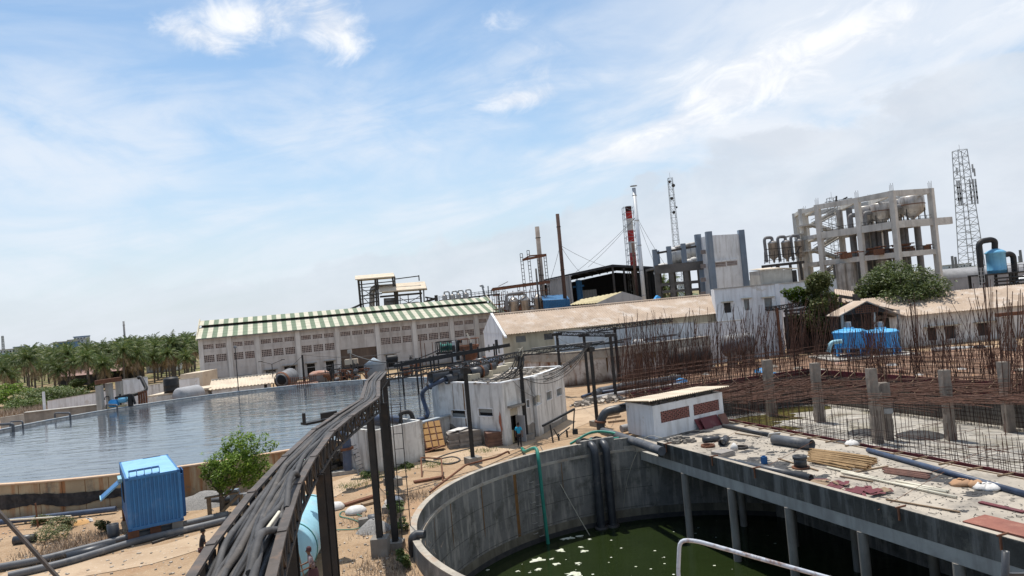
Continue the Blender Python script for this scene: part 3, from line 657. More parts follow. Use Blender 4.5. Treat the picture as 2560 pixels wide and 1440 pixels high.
for a, b, z0, z1, kd, nx, nz in holes:
    if kd == 'v':
        jali(MB(), a, b, z0, z1, .05, nx, nz, .10, .12).build('vent_window', m_jali, fac, W=False)
    elif kd == 'open':
        m2 = MB(); m2.bx(a, b, .25, .28, z0, z1); w_ = m2.build('window', m_void, fac, W=False)
        MB().bx(a - .35, b + .35, -.55, 0, z1 + .05, z1 + .17).build('sunshade', m_conc, w_, W=False)
        mb = MB()
        for i in range(1, 4): mb.bar((a + (b - a) * i / 4, .1, z0), (a + (b - a) * i / 4, .1, z1), .05)
        mb.build('window_bar', m_steel, w_, W=False)
    else:
        MB().bx(a, b, .22, .25, 1.05, z1).build('shutter', m_shutter, fac, W=False)
        MB().bx(a, b, .35, .38, 0, 1.05).build('doorway', m_void, fac, W=False)
# striped roof, front slope and the raised ridge ventilator: sheets of alternating colour, four courses
g, w = MB(), MB(); ns = 66; sw = (FL + .8) / ns
for i in range(ns):
    x0 = -.4 + sw * i; m_ = (w if i % 2 == 0 else g)
    for c in range(4):
        y0, y1 = -.75 + 6.6 * c / 4, -.75 + 6.6 * (c + 1) / 4 + .12; sl_ = (RZ - EZ) / (FW / 2); za = EZ + .12 + (y0 + .75) * .31 + .035 * (4 - c) * .6; zb = za + (y1 - y0) * .31 - .04
        m_.add([(x0, y0, za), (x0 + sw, y0, za), (x0 + sw, y1, zb), (x0, y1, zb), (x0, y0, za - .05), (x0 + sw, y0, za - .05), (x0 + sw, y1, zb - .05), (x0, y1, zb - .05)], [(0, 1, 2, 3), (7, 6, 5, 4), (0, 4, 5, 1), (3, 2, 6, 7)])
    zr = EZ + .12 + 6.6 * .31 + .42
    m_.add([(x0, 5.6, zr), (x0 + sw, 5.6, zr), (x0 + sw, 8.5, zr + .9), (x0, 8.5, zr + .9), (x0, 5.6, zr - .06), (x0 + sw, 5.6, zr - .06), (x0 + sw, 8.5, zr + .84), (x0, 8.5, zr + .84)], [(0, 1, 2, 3), (7, 6, 5, 4), (0, 4, 5, 1)])
    m_.add([(x0, 8.5, zr + .9), (x0 + sw, 8.5, zr + .9), (x0 + sw, 11.4, zr), (x0, 11.4, zr)], [(0, 1, 2, 3)])
    m_.add([(x0, 11.2, zr - .5), (x0 + sw, 11.2, zr - .5), (x0 + sw, FW + .75, EZ), (x0, FW + .75, EZ)], [(0, 1, 2, 3)])
g.build('roof_stripe', m_roof_g, fac, W=False); w.build('roof_stripe', m_roof_w, fac, W=False)
mb = MB()
for i in range(30):
    x = .3 + (FL - .6) * i / 29; mb.bx(x - .06, x + .06, 6.0, 6.12, zr - .85, zr + .06)
mb.bx(0, FL, 6.9, 7.0, zr - 1.1, zr + .2); mb.build('ridge_vent', m_steel, fac, W=False)
mb = MB()
for x in (-.46, FL + .3):
    mb.add([(x, -.9, EZ + .15), (x + .18, -.9, EZ + .15), (x + .18, FW / 2, EZ + 3.9), (x, FW / 2, EZ + 3.9), (x, -.9, EZ - .15), (x + .18, -.9, EZ - .15), (x + .18, FW / 2, EZ + 3.3), (x, FW / 2, EZ + 3.3)], [(0, 1, 2, 3), (7, 6, 5, 4), (0, 4, 5, 1), (0, 3, 7, 4), (1, 5, 6, 2)])
mb.build('gable_coping', m_cream, fac, W=False)
MB().bx(-.3, FL + .3, -.95, -.75, EZ - .02, EZ + .10).build('gutter', m_grey_steel, fac, W=False)

# ================================================================== second long hall (tan corrugated roof)
def long_roof(mb, x0, x1, y0, z0, y1, z1, wave=.35, amp=.05, courses=2):
    for c in range(courses):
        a, b = c / courses, (c + 1) / courses + (.04 if c < courses - 1 else 0); dz = .03 * (courses - c)
        mb.sheet((x0, y0 + (y1 - y0) * a, z0 + (z1 - z0) * a + dz), (x1, y0 + (y1 - y0) * a, z0 + (z1 - z0) * a + dz), (x1, y0 + (y1 - y0) * b, z0 + (z1 - z0) * b + dz), (x0, y0 + (y1 - y0) * b, z0 + (z1 - z0) * b + dz), wave, amp)
    return mb
HA = D(1262, 900, 92); HB = D(1830, 860, 101)
hrz, HL = wframe((HA.x, HA.y, 0), (HB.x, HB.y, 0)); HW = 11.0; hrz_ = hrz
hall = T('storage_hall', 'long hall with tan corrugated roof and cream wall behind the rusty tank', 'hall', (HA.x, HA.y, 0), hrz)
he, hr = D(1265, 833, 92).z, D(1225, 793, 95).z + .1
hh = []
for px0, px1, zt, kk in ((1290, 1315, he - .55, 0), (1361, 1384, he - .6, 1), (1560, 1572, he - .5, 0)):
    t0, t1 = facade_t(HA, hrz, px0, 850), facade_t(HA, hrz, px1, 850); hh.append((t0, t1, zt - .8, zt, kk))
mb = MB(); holed_wall(mb, 0, HL, 0, he, hh); mb.bx(HL - .3, HL, .3, HW, 0, he).bx(0, HL, HW - .3, HW, 0, he); mb.build('wall', m_cream, hall, W=False)
gz = he * .6
mb = MB(); mb.bx(-.003, .25, 0.3, HW - .3, 0, he - .01); mb.add([(-.02, -.15, he), (-.02, HW + .15, he), (-.02, HW / 2, hr + .35), (.25, -.15, he), (.25, HW + .15, he), (.25, HW / 2, hr + .35)], [(0, 1, 2), (3, 5, 4), (0, 2, 5, 3), (1, 4, 5, 2), (0, 3, 4, 1)])
mb.build('gable_wall', m_white2, hall, W=False)
for yy in (2.2, 7.8): MB().bx(-.06, -.03, yy, yy + .7, 3.9, 4.9).build('window', m_glass, hall, W=False)
for a, b, z0, z1, kk in hh:
    f = MB().bx(a, b, .2, .22, z0, z1).build('window', m_void if kk else m_glass, hall, W=False)
    mb = MB()
    for k in range(5): mb.bx(a, b, .06, .1, z0 + (z1 - z0) * k / 5, z0 + (z1 - z0) * k / 5 + .05)
    mb.build('louvre', m_clad, f, W=False)
mb = MB(); sl_ = (hr - he) / (HW / 2)
long_roof(mb, .28, HL + .5, -.8, he - .8 * sl_ + .1, HW / 2, hr + .1, .36, .045, 3); mb.sheet((.28, HW + .8, he - .3), (HL + .5, HW + .8, he - .3), (HL + .5, HW / 2, hr + .1), (.28, HW / 2, hr + .1), .4, .04)
mb.build('roof', m_roof_tan, hall, W=False)
mb = MB(); mb.tube([(.3, HW / 2, hr + .15), (HL + .5, HW / 2, hr + .15)], .16, 8); mb.build('ridge_cap', m_roof_tan, hall, W=False)
MB().add([(-.03, -1.0, he - .35), (.30, -1.0, he - .35), (.30, HW / 2, hr + .42), (-.03, HW / 2, hr + .42), (-.03, -1.0, he - .6), (.30, -1.0, he - .6), (.30, HW / 2, hr + .2), (-.03, HW / 2, hr + .2)], [(0, 1, 2, 3), (7, 6, 5, 4), (0, 4, 5, 1), (0, 3, 7, 4), (1, 5, 6, 2)]).build('gable_coping', m_white2, hall, W=False)

# ================================================================== white two storey block on the right of it
WA = D(1800, 880, 98.6); WB = D(1962, 880, 97)
wrz, WL = wframe((WA.x, WA.y, 0), (WB.x, WB.y, 0)); wz = 10 - .2
blk = T('white_block', 'flat roofed white two storey block between the tan roof and the creeper tree', 'building', (WA.x, WA.y, 0), wrz)
wh = []
for px0, px1, pt, pb in ((1810, 1827, 757, 782), (1861, 1874, 748, 775), (1912, 1931, 745, 775)):
    t0, t1 = facade_t(WA, wrz, px0, 765), facade_t(WA, wrz, px1, 765); yy = WA.y + 1; wh.append((t0, t1, D(px0, pb, yy).z, D(px0, pt, yy).z))
mb = MB(); holed_wall(mb, 0, WL, 0, wz, [h + ('o',) for h in wh]); mb.bx(0, .3, .3, 5, 0, wz).bx(WL - .3, WL, .3, 5, 0, wz).bx(0, WL, 5, 5.3, 0, wz); mb.build('wall', m_white2, blk, W=False)
MB().bx(.3, WL - .3, .3, 5, wz - .9, wz - .7).build('roof', m_conc_l, blk, W=False)
MB().bx(-.08, WL + .08, -.1, -.01, wz - .05, wz + .1).build('parapet_coping', m_conc_l, blk, W=False)
for a, b, z0, z1 in wh:
    f = MB().bx(a, b, .2, .23, z0, z1).build('window', m_glass if a > 3 else m_inner, blk, W=False)
    MB().bx(a - .35, b + .35, -.5, 0, z1 + .08, z1 + .2).build('sunshade', m_cream, f, W=False)
MB().bx(WL - .45, WL + .05, -.12, -.004, 0, wz).build('corner_pillar', m_white2, blk, W=False)
# its lower annex going right behind the trees
XA, XB = D(1966, 790, 106), D(2100, 790, 108); xrz, XL = wframe((XA.x, XA.y, 0), (XB.x, XB.y, 0))
anx = T('white_annex', 'plain white flat roofed annex behind the dark green trees', 'building', (XA.x, XA.y, 0), xrz)
MB().bx(0, XL, 0, 8, 0, D(2020, 704, 107).z).build('wall', m_white2, anx, W=False)
MB().bx(-.1, XL + .1, -.1, 8.1, D(2020, 704, 107).z, D(2020, 704, 107).z + .12).build('roof', m_conc_l, anx, W=False)
# stair head room on the roof
SA, SB = D(1903, 715, 112), D(1996, 705, 112); srz, SL = wframe((SA.x, SA.y, 0), (SB.x, SB.y, 0))
sh = T('rooftop_room', 'brown stained rooftop room with sloping slab behind the white block', 'rooftop room', (SA.x, SA.y, 9.0), srz)
z1 = D(1950, 672, 112).z - 9.0
MB().bx(0, SL * .62, 0, 5, 0, z1).bx(SL * .62, SL * .85, 0, .3, 0, z1 - .2).build('wall', m_conc_l, sh, W=False)
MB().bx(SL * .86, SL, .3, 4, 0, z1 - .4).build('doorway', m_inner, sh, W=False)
MB().add([(-.1, -.2, z1 + .01), (SL * .6, -.2, z1 + .01), (SL + .1, -.2, z1 - .25), (SL + .1, 5, z1 - .1), (SL * .6, 5, z1 + .3), (-.1, 5, z1 + .3), (-.1, -.2, z1 + .15), (SL * .6, -.2, z1 + .15), (SL + .1, -.2, z1 - .12), (SL + .1, 5, z1 + .05), (SL * .6, 5, z1 + .45), (-.1, 5, z1 + .45)], [(0, 5, 4, 1), (1, 4, 3, 2), (6, 7, 10, 11), (7, 8, 9, 10), (0, 1, 7, 6), (1, 2, 8, 7), (2, 3, 9, 8)]).build('roof', m_roof_cream, sh, W=False)
# ================================================================== long shed on the right + gabled porch
LA, LB = D(2215, 860, 93), D(2600, 820, 94); lrz, LL = wframe((LA.x, LA.y, 0), (LB.x, LB.y, 0)); LL += 8
shed = T('long_shed', 'long low shed with brown corrugated roof behind the rebar on the right', 'shed', (LA.x, LA.y, 0), lrz)
le, lr = D(2300, 785, 93).z, D(2300, 735, 99).z
lh = [(facade_t(LA, lrz, a, 860), facade_t(LA, lrz, b, 860), .6, 2.3, 'o') for a, b in ((2322, 2345), (2365, 2392), (2448, 2475), (2498, 2520))]
mb = MB(); holed_wall(mb, 0, LL, 0, le, lh); mb.bx(0, .3, .3, 12, 0, le); mb.build('wall', m_white, shed, W=False)
for a, b, z0, z1, _ in lh:
    f = MB().bx(a, b, .22, .25, z0, z1).build('window', m_inner, shed, W=False); MB().bx(a - .5, b + .5, -.7, 0, z1 + .05, z1 + .18).build('sunshade', m_cream, f, W=False)
mb = MB(); long_roof(mb, -1.5, LL, -.9, le - .1, 6.5, lr, .36, .045, 2); mb.sheet((-1.5, 13.5, le), (LL, 13.5, le), (LL, 6.5, lr), (-1.5, 6.5, lr), .4, .04); mb.build('roof', m_roof_tan, shed, W=False)
PA, PB = D(2101, 850, 90), D(2265, 850, 90); prz, PL = wframe((PA.x, PA.y, 0), (PB.x, PB.y, 0))
por = T('gabled_porch', 'dark open porch with low gabled roof and pierced gable behind the blue tanks', 'porch', (PA.x, PA.y, 0), prz)
pe, pr_ = D(2101, 789, 90).z, D(2172, 751, 90).z; pm_ = PL * .44
mb = MB()
for s0, s1 in (((-.1, pe), (pm_, pr_)), ((PL + .1, D(2265, 790, 90).z), (pm_, pr_))):
    mb.add([(s0[0], -.4, s0[1]), (s1[0], -.4, s1[1]), (s1[0], 3.2, s1[1]), (s0[0], 3.2, s0[1]), (s0[0], -.4, s0[1] - .12), (s1[0], -.4, s1[1] - .12), (s1[0], 3.2, s1[1] - .12), (s0[0], 3.2, s0[1] - .12)], [(0, 1, 2, 3), (7, 6, 5, 4), (0, 4, 5, 1), (3, 2, 6, 7), (0, 3, 7, 4)])
mb.build('roof', m_roof_tan, por, W=False)
mb = MB(); mb.add([(.5, .1, pe), (PL - .5, .1, pe), (pm_, .1, pr_ - .2)], [(0, 1, 2)]); mb.build('gable_wall', m_inner, por, W=False)
jali(MB(), pm_ - 1.3, pm_ + 1.5, pe + .15, pe + .95, 0.0, 9, 3, .08, .08).build('gable_vent', m_rust, por, W=False)
for x in (.6, pm_ + 1.0, PL - .5): MB().bx(x - .15, x + .15, .1, .4, 0, pe + .1).build('post', m_conc_l, por, W=False)
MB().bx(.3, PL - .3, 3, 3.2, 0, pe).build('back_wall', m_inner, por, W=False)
# ================================================================== PLANT BEYOND
def lattice(mb, p, q, w, n, t=.08, w1=None):
    """square lattice mast from p (base) to q (top)"""
    p, q = Vector(p), Vector(q); d, a, b = frame(q - p); w1 = w1 or w; C = []
    for i in range(n + 1):
        f = i / n; o = p.lerp(q, f); h = (w + (w1 - w) * f) / 2; C.append([o + a * x * h + b * y * h for x, y in ((-1, -1), (1, -1), (1, 1), (-1, 1))])
    for k in range(4):
        mb.bar(C[0][k], C[-1][k], t)
        for i in range(n):
            mb.bar(C[i + 1][k], C[i + 1][(k + 1) % 4], t * .6); mb.bar(C[i][k if i % 2 else (k + 1) % 4], C[i + 1][(k + 1) % 4 if i % 2 else k], t * .55)
    return mb
def ladder_col(mb, p, q, w, n, t=.12):
    p, q = Vector(p), Vector(q); d, a, b = frame(q - p)
    for s in (-1, 1):
        mb.bar(p + a * s * w / 2, q + a * s * w / 2, t)
        mb.bar(p + a * s * w / 2 + b * w, q + a * s * w / 2 + b * w, t)
    for i in range(n + 1):
        o = p.lerp(q, i / n); mb.bar(o - a * w / 2, o + a * w / 2, t * .8); mb.bar(o - a * w / 2 + b * w, o + a * w / 2 + b * w, t * .8)
    return mb
def stack(name, label, x0, y0, x1, y1, Y, wpx, mat, grp=None, rings=5, ground=True):
    b = D(x1, y1, Y); t = D(x0, y0, Y); t.x = (t.x + b.x) / 2; b.x = t.x
    if ground: b.z = 0
    r = wpx * Y / F_PX / 2; e = T(name, label, 'chimney', tuple(b)); 
    MB().lathe(b, [(0, 0), (r * 1.12, 0), (r, t.z - b.z), (r * .8, t.z - b.z), (r * .8, t.z - b.z - 1)], 20).build('shaft', mat, e)
    mb = MB()
    for i in range(1, rings + 1): z = b.z + (t.z - b.z) * i / (rings + .3); mb.cyl((b.x, b.y, z - .08), (b.x, b.y, z + .08), r * 1.22, n=20)
    mb.build('flange', m_steel if mat is not m_silver else m_galv, e); return e, b, t, r
def guys(e, top, base_pts, name='guy_wire'):
    for q_ in base_pts: MB().tube(sag(top, q_, .4, 8), .035, 4).build(name, m_cable, e)
stack('chimney', 'plain grey steel chimney between lattice columns, shorter of the two slim stacks', 1339, 567, 1362, 745, 150, 11, m_wpaint and pm('grey_chimney', (.25, .215, .19), (.19, .16, .14), .4, stain=((.14, .09, .07), .6, .3)), rings=3)
e, b, t, r = stack('chimney', 'slim rusty brown chimney in front of the grey one', 1392, 535, 1417, 778, 128, 9, m_darkrust, rings=3)
guys(e, (b.x, b.y, t.z * .78), [D(1520, 668, 150), D(1362, 740, 145), D(1450, 680, 150)])
e, b, t, r = stack('chimney', 'tall silver chimney with flat cap beside the red and white one', 1585, 470, 1611, 757, 138, 9.5, m_silver, rings=6)
MB().cyl((b.x, b.y, t.z + .35), (b.x, b.y, t.z + .45), r * 1.9, n=16).build('cap', m_galv, e); guys(e, (b.x, b.y, t.z * .82), [D(1640, 668, 140), D(1665, 665, 140), D(1470, 668, 150), D(1440, 680, 150)])
stack('chimney', 'short dark rusted stack in front of the red and white chimney', 1584, 607, 1590, 735, 150, 6, m_darkrust, rings=2)
stack('chimney', 'short black stack standing among the process vessels', 1342, 671, 1343, 735, 128, 4.5, m_black, rings=2)
stack('chimney', 'thin grey chimney far off above the palm grove', 309, 803, 312, 850, 300, 4.5, m_grey_steel, rings=3)
stack('chimney', 'stub of a black pipe rising behind the left end of the striped roof', 606, 797, 608, 822, 150, 3, m_black, rings=1)
# red and white chimney in its lattice
b = D(1592, 735, 168); t = D(1569, 515, 168); b.x = t.x = (b.x + t.x) / 2; b.z = 0
rw = T('chimney', 'red and white banded chimney with sooty top inside a lattice tower', 'chimney', tuple(b))
zz = [D(1580, y, 168).z for y in (735, 700, 666, 632, 604, 575, 547, 528, 515)]; zz[0] = 0
for i in range(8):
    m_ = pm('soot_red', (.07, .018, .016), (.03, .015, .014), .8) if i == 7 else (m_wpaint, m_wpaint, m_red, m_wpaint, m_red, m_wpaint, m_red)[i]
    MB().cyl((b.x, b.y, zz[i]), (b.x, b.y, zz[i + 1]), .74, n=22).build('painted_band', m_, rw)
lattice(MB(), (b.x, b.y, 8), (b.x, b.y, t.z - .3), 2.9, 16, .11, 2.6).build('lattice_frame', m_galv, rw)
# lattice masts
def mast(label, x0, y0, x1, y1, Y, w0, w1, n, t, dishes=(), panels=()):
    b = D(x1, y1, Y); tt = D(x0, y0, Y); b.x = tt.x = (b.x + tt.x) / 2; b.z = 0
    e = T('lattice_mast', label, 'mast', tuple(b)); lattice(MB(), b, tt, w0, n, t, w1).build('lattice_frame', m_galv, e)
    for py, s, r in dishes:
        z = D(x0, py, Y).z; MB().lathe((b.x + s, b.y - w1 / 2 - .3, z), [(0, 0), (r, .05), (r, .3), (0, .35)], 12, (0, 1, 0)).build('dish', m_steel, e)
    for py, s in panels:
        z = D(x0, py, Y).z; MB().bx(b.x + s - .16, b.x + s + .16, b.y - 1.6, b.y - 1.3, z - 1.1, z + 1.1).bar((b.x + s, b.y - 1.4, z), (b.x + s * .5, b.y - .8, z), .08).build('antenna_panel', m_galv, e)
    MB().bar(tt, tt + Vector((0, 0, 1.6)), .06).build('lightning_rod', m_galv, e); return e
mast('slim lattice radio mast with small round dishes beside the silver chimney', 1679, 445, 1697, 720, 205, 2.0, 1.2, 26, .11, ((465, .6, .5), (497, -.2, .45), (532, 0, .45), (520, .9, .3), (455, -.4, .4)))
mast('tall telecom tower with rings of antenna panels at the right edge', 2398, 376, 2431, 672, 200, 5.0, 2.6, 22, .17, (), [(py, s) for py in (462, 478, 493, 505) for s in (-2.6, -2.0, 1.9, 2.6, 1.0)] + [(430, -2.3), (436, 2.6), (425, 2.2)])
mast('lattice tower seen through the open concrete frame', 2076, 495, 2100, 680, 190, 2.2, 1.9, 22, .12)
mast('hair thin mast on the horizon at the far left', 7, 840, 8, 880, 900, 2.5, 1.5, 10, .5)
# ---- evaporator tower behind the factory
Y = 188
ev = T('evaporator_tower', 'open steel evaporator tower with two tan roofs behind the factory ridge', 'process tower', (D(975, 800, Y).x, Y, 0))
def PB(mb, Y, segs, dz=0):
    for x0, y0, x1, y1, w in segs: mb.bar(D(x0, y0, Y), D(x1, y1, Y), w)
    return mb
mb = MB()
for yy in (Y, Y + 5):
    PB(mb, yy, [(896, 700, 908, 830, .5), (903, 700, 913, 830, .35), (938, 698, 946, 830, .45), (943, 697, 951, 830, .4), (981, 692, 990, 760, .4), (986, 692, 992, 760, .35), (993, 728, 998, 820, .45), (1050, 722, 1058, 815, .45), (1059, 722, 1063, 815, .3),
        (896, 712, 985, 703, .25), (897, 720, 983, 712, .2), (900, 728, 940, 724, .2), (902, 740, 955, 734, .3), (903, 748, 945, 744, .2), (906, 760, 945, 753, .3), (985, 698, 1047, 690, .25), (1047, 688, 1048, 702, .25), (950, 742, 1055, 733, .5), (960, 755, 1055, 745, .2), (1000, 740, 1001, 770, .2), (1020, 735, 1022, 765, .2),
        (905, 722, 940, 745, .15), (938, 722, 905, 745, .15), (910, 745, 943, 780, .15), (1000, 770, 1050, 740, .15), (1000, 745, 1055, 775, .15), (872, 775, 905, 760, .5), (873, 777, 877, 800, .3)])
for x, y in ((896, 700), (938, 698), (986, 692), (993, 728), (1050, 722)): mb.bar(D(x, y + 2, Y), D(x, y + 2, Y + 5), .25)
mb.build('steel_frame', m_steel, ev)
def slab_px(mb, Y, pts, dY, up=.6):
    a = [D(x, y, Y) for x, y in pts]; b = [v + Vector((0, dY, up)) for v in a]; n = len(pts)
    return mb
def roofpx(name, par, mat, Y, xl, yl, xr, yr, dY, rise, th=.25):
    a, b = D(xl, yl, Y), D(xr, yr, Y); c, d = b + Vector((-.9, dY, rise)), a + Vector((-.9, dY, rise))
    e2, f2 = c + Vector((0, dY * .8, -rise)), d + Vector((0, dY * .8, -rise))
    z = Vector((0, 0, -th)); v = [a, b, c, d, a + z, b + z, c + z, d + z, e2, f2, e2 + z, f2 + z]
    return MB().add(v, [(0, 1, 2, 3), (7, 6, 5, 4), (0, 4, 5, 1), (1, 5, 6, 2), (0, 3, 7, 4), (3, 2, 8, 9), (11, 10, 6, 7), (2, 6, 10, 8), (3, 9, 11, 7), (8, 10, 11, 9)]).build(name, mat, par)
roofpx('roof', ev, m_roof_cream, Y - 2, 888, 698, 986, 690, 4, 1.15); roofpx('roof', ev, m_roof_cream, Y - 3, 948, 729, 1066, 720, 5, 2.0)
MB().cyl(D(975, 745, Y + 2), D(978, 800, Y + 2), 1.7, n=20).build('vessel', m_grey_steel, ev)
mb = MB(); mb.tube(bend([D(930, 790, Y + 1), D(930, 722, Y + 1), D(948, 716, Y + 1)], 2.0), .75, 12); mb.tube(bend([D(962, 785, Y - 1), D(962, 768, Y - 1), D(1050, 757, Y - 1), D(1056, 775, Y - 1)], 1.2), .42, 10); mb.build('duct', m_stainless, ev)
mb = MB(); PB(mb, Y + 2, [(1063, 755, 1092, 745, .6), (1063, 743, 1092, 748, .4), (1063, 770, 1090, 765, .2), (1068, 745, 1072, 790, .3), (1088, 748, 1090, 790, .3), (1090, 738, 1092, 760, .8)]); mb.build('side_platform', m_steel, ev)
# gooseneck vessels
for i, (x, y) in enumerate(((1111, 737), (1131, 736), (1146, 734), (1165, 732))):
    Y = 178; a = D(x, y, Y); t_ = T('gooseneck_vessel', 'small upright vessel with a looped pipe in the row behind the factory roof', 'vessel', (a.x, Y, a.z - 6), 0, 'gooseneck vessels behind the striped roof')
    MB().lathe((a.x, Y, a.z - 2.2), [(0, -4), (.5, -4), (.5, -1), (.62, 0), (.62, 1.9), (.35, 2.2), (0, 2.25)], 14).build('shell', m_stainless, t_)
    MB().tube(bend([(a.x, Y, a.z), (a.x, Y, a.z + .75), (a.x + 1.25, Y, a.z + .75), (a.x + 1.3, Y, a.z - 3)], .55), .2, 8).build('gooseneck', m_galv, t_)
pl = T('pipe_platform', 'railed steel platform under the row of gooseneck vessels', 'platform', (D(1145, 765, 180).x, 180, 0)); mb = MB()
PB(mb, 180, [(1098, 752, 1250, 735, .35), (1098, 745, 1250, 728, .12), (1098, 741, 1250, 724, .1)] + [(x, 752 - (x - 1098) * .11, x - 1, 740 - (x - 1098) * .11, .12) for x in range(1098, 1250, 10)] + [(x, 752 - (x - 1098) * .11, x + 5, 800, .35) for x in range(1102, 1250, 24)]); mb.build('steel_frame', m_steel, pl)
mb = MB(); PB(mb, 182, [(1214, 745, 1205, 714, .45), (1222, 740, 1220, 715, .3), (1235, 740, 1234, 722, .3)]); mb.tube(bend([D(1209, 720, 182), D(1206, 713, 182), D(1199, 715, 182)], .3), .25, 8); mb.build('vent_pipe', m_galv, pl)
# ---- gantry of ladder columns with process vessels
Y = 132; gz_ = T('process_plant', 'steel gantry of ladder columns around rusty process vessels behind the tan roof', 'process plant', (D(1310, 790, Y).x, Y, 0))
for x0, y0, x1, w in ((1303, 634, 1318, .45), (1320, 626, 1334, .45), (1345, 641, 1357, .4), (1362, 636, 1375, .45)):
    a = D(x0, y0, Y + (x0 % 7)); ladder_col(MB(), (a.x + .2, a.y, 0), a, w, 28, .10).build('ladder_column', m_steel, gz_)
for x0, y0 in ((1231, 724), (1244, 722), (1259, 716), (1296, 713)):
    a = D(x0, y0, Y + 3); ladder_col(MB(), (a.x, a.y, 0), a, .4, 14, .09).build('ladder_column', m_steel, gz_)
mb = MB(); PB(mb, Y - .5, [(1229, 725, 1375, 705, .45), (1306, 650, 1366, 638, .4), (1322, 640, 1366, 636, .25), (1306, 650, 1322, 641, .25), (1246, 716, 1270, 704, .1)]); PB(mb, Y + 4, [(1231, 722, 1372, 703, .35), (1310, 648, 1362, 638, .3)])
PB(mb, Y, [(1232, 740, 1370, 725, .15), (1235, 762, 1370, 750, .2), (1235, 775, 1372, 765, .2)] + [(1240 + 14 * i, 730 - i, 1243 + 14 * i, 800, .14) for i in range(10)]); mb.build('cross_beam', m_rust, gz_)
for x, y, r, mt in ((1283, 743, .95, m_stainless), (1311, 740, .95, m_stainless), (1300, 760, .6, m_rust), (1265, 760, .55, m_rust), (1343, 735, .8, m_stainless), (1356, 752, .6, m_rust), (1330, 762, .6, m_stainless)):
    a = D(x, y, Y - 1); MB().lathe((a.x, a.y, a.z - 5.6), [(0, 0), (r, 0), (r, 4.6), (r * 1.1, 4.7), (r * 1.1, 4.9), (r, 5), (r * .5, 5.5), (0, 5.6)], 16).build('vessel', mt, gz_)
mb = MB(); rn = random.Random(3)
for i in range(34):
    x, y = rn.uniform(1240, 1372), rn.uniform(735, 785); l = rn.uniform(8, 26)
    if rn.random() < .5: mb.tube(bend([D(x, y, Y - 1.5), D(x + l, y - l * .09, Y - 1.5), D(x + l + 1, y + 12, Y - 1.5)], .3), rn.choice((.07, .1, .14)), 6)
    else: mb.tube([D(x, y, Y - 1.6), D(x + 2, y + l, Y - 1.6)], rn.choice((.07, .12, .16)), 6)
mb.tube(bend([D(1268, 775, Y - 2), D(1265, 737, Y - 2), D(1308, 731, Y - 2)], .6), .3, 8); mb.build('pipework', m_grey_steel, gz_)
# ---- dark open shed
Y0 = 152; A, B, C = D(1357, 699, Y0), D(1531, 661, Y0), D(1642, 667, Y0)
ds = T('open_shed', 'big dark open shed with black sheet roof behind the rusty chimney', 'shed', ((A.x + C.x) / 2, Y0, 0))
dd = Vector((4, 24, 0)); th = Vector((0, 0, -.5)); mb = MB()
for p, q_ in ((A, B), (B, C)): mb.add([p, q_, q_ + dd, p + dd, p + th, q_ + th, q_ + dd + th, p + dd + th], [(0, 1, 2, 3), (7, 6, 5, 4), (0, 4, 5, 1), (0, 3, 7, 4), (1, 5, 6, 2), (2, 6, 7, 3)])
mb.build('roof', m_shed, ds)

mb = MB(); bk = dd * .98; off = Vector((0, 0, -1.0))
mb.add([g0(A) + bk, A + bk + off, B + bk + off, C + bk + off, g0(C) + bk, g0(A), A + off, g0(C), C + off], [(0, 1, 2, 3, 4), (0, 5, 6, 1), (4, 3, 8, 7)]); mb.build('wall', m_shed, ds)
mb = MB(); PB(mb, Y0 - .2, [(1364, 701, 1430, 689, .2), (1424, 688, 1432, 760, .4)] ); a, b2 = D(1366, 702, Y0), D(1424, 690, Y0)
mb.sheet(g0(a), g0(b2), b2, a, .6, .06); mb.build('front_panel', m_clad, ds)
mb = MB()
for k in range(9): f = k / 8; p = A.lerp(B, f) if k < 8 else B; mb.bar(p + Vector((0, .3, -.6)), p + dd * .95 + Vector((0, 0, -.6)), .25)
for k in range(5): p = B.lerp(C, k / 4) if k else B; mb.bar(p + Vector((0, .3, -.6)), Vector((p.x, p.y + .3, 0)), .4)
for k in range(1, 6): zf = 2.5 * k; mb.bar(Vector((A.x + 4, Y0 + 23, zf)), Vector((C.x + 4, Y0 + 23, zf)), .15)
mb.build('roof_truss', m_steel, ds)
mb = MB(); a, b2 = D(1457, 735, Y0 + 8), D(1490, 723, Y0 + 8); mb.bx(a.x, b2.x, a.y, a.y + .2, a.z - 4, b2.z); f = mb.build('window', m_glass, ds)
mb = MB()
for k in range(6): x = a.x + (b2.x - a.x) * k / 5; mb.bx(x - .06, x + .06, a.y - .1, a.y, a.z - 4, b2.z)
mb.bx(a.x, b2.x, a.y - .13, a.y - .11, (a.z - 4 + b2.z) / 2 - .05, (a.z - 4 + b2.z) / 2 + .05); mb.build('window_bar', m_clad, f)
mb = MB(); PB(mb, Y0 + 4, [(1444, 700, 1450, 760, .9), (1452, 700, 1457, 755, .3), (1432, 718, 1460, 714, .4)]); mb.build('blue_duct', m_blueclad, ds)
mb = MB(); a, b2 = D(1633, 672, Y0 + 3), D(1641, 750, Y0 + 3); mb.sheet((D(1592, 680, Y0 + 3).x, Y0 + 3, 0), (b2.x, Y0 + 3, 0), (b2.x, Y0 + 3, a.z), (D(1592, 680, Y0 + 3).x, Y0 + 3, a.z - .6), .7, .08); mb.build('side_cladding', m_shed, ds)
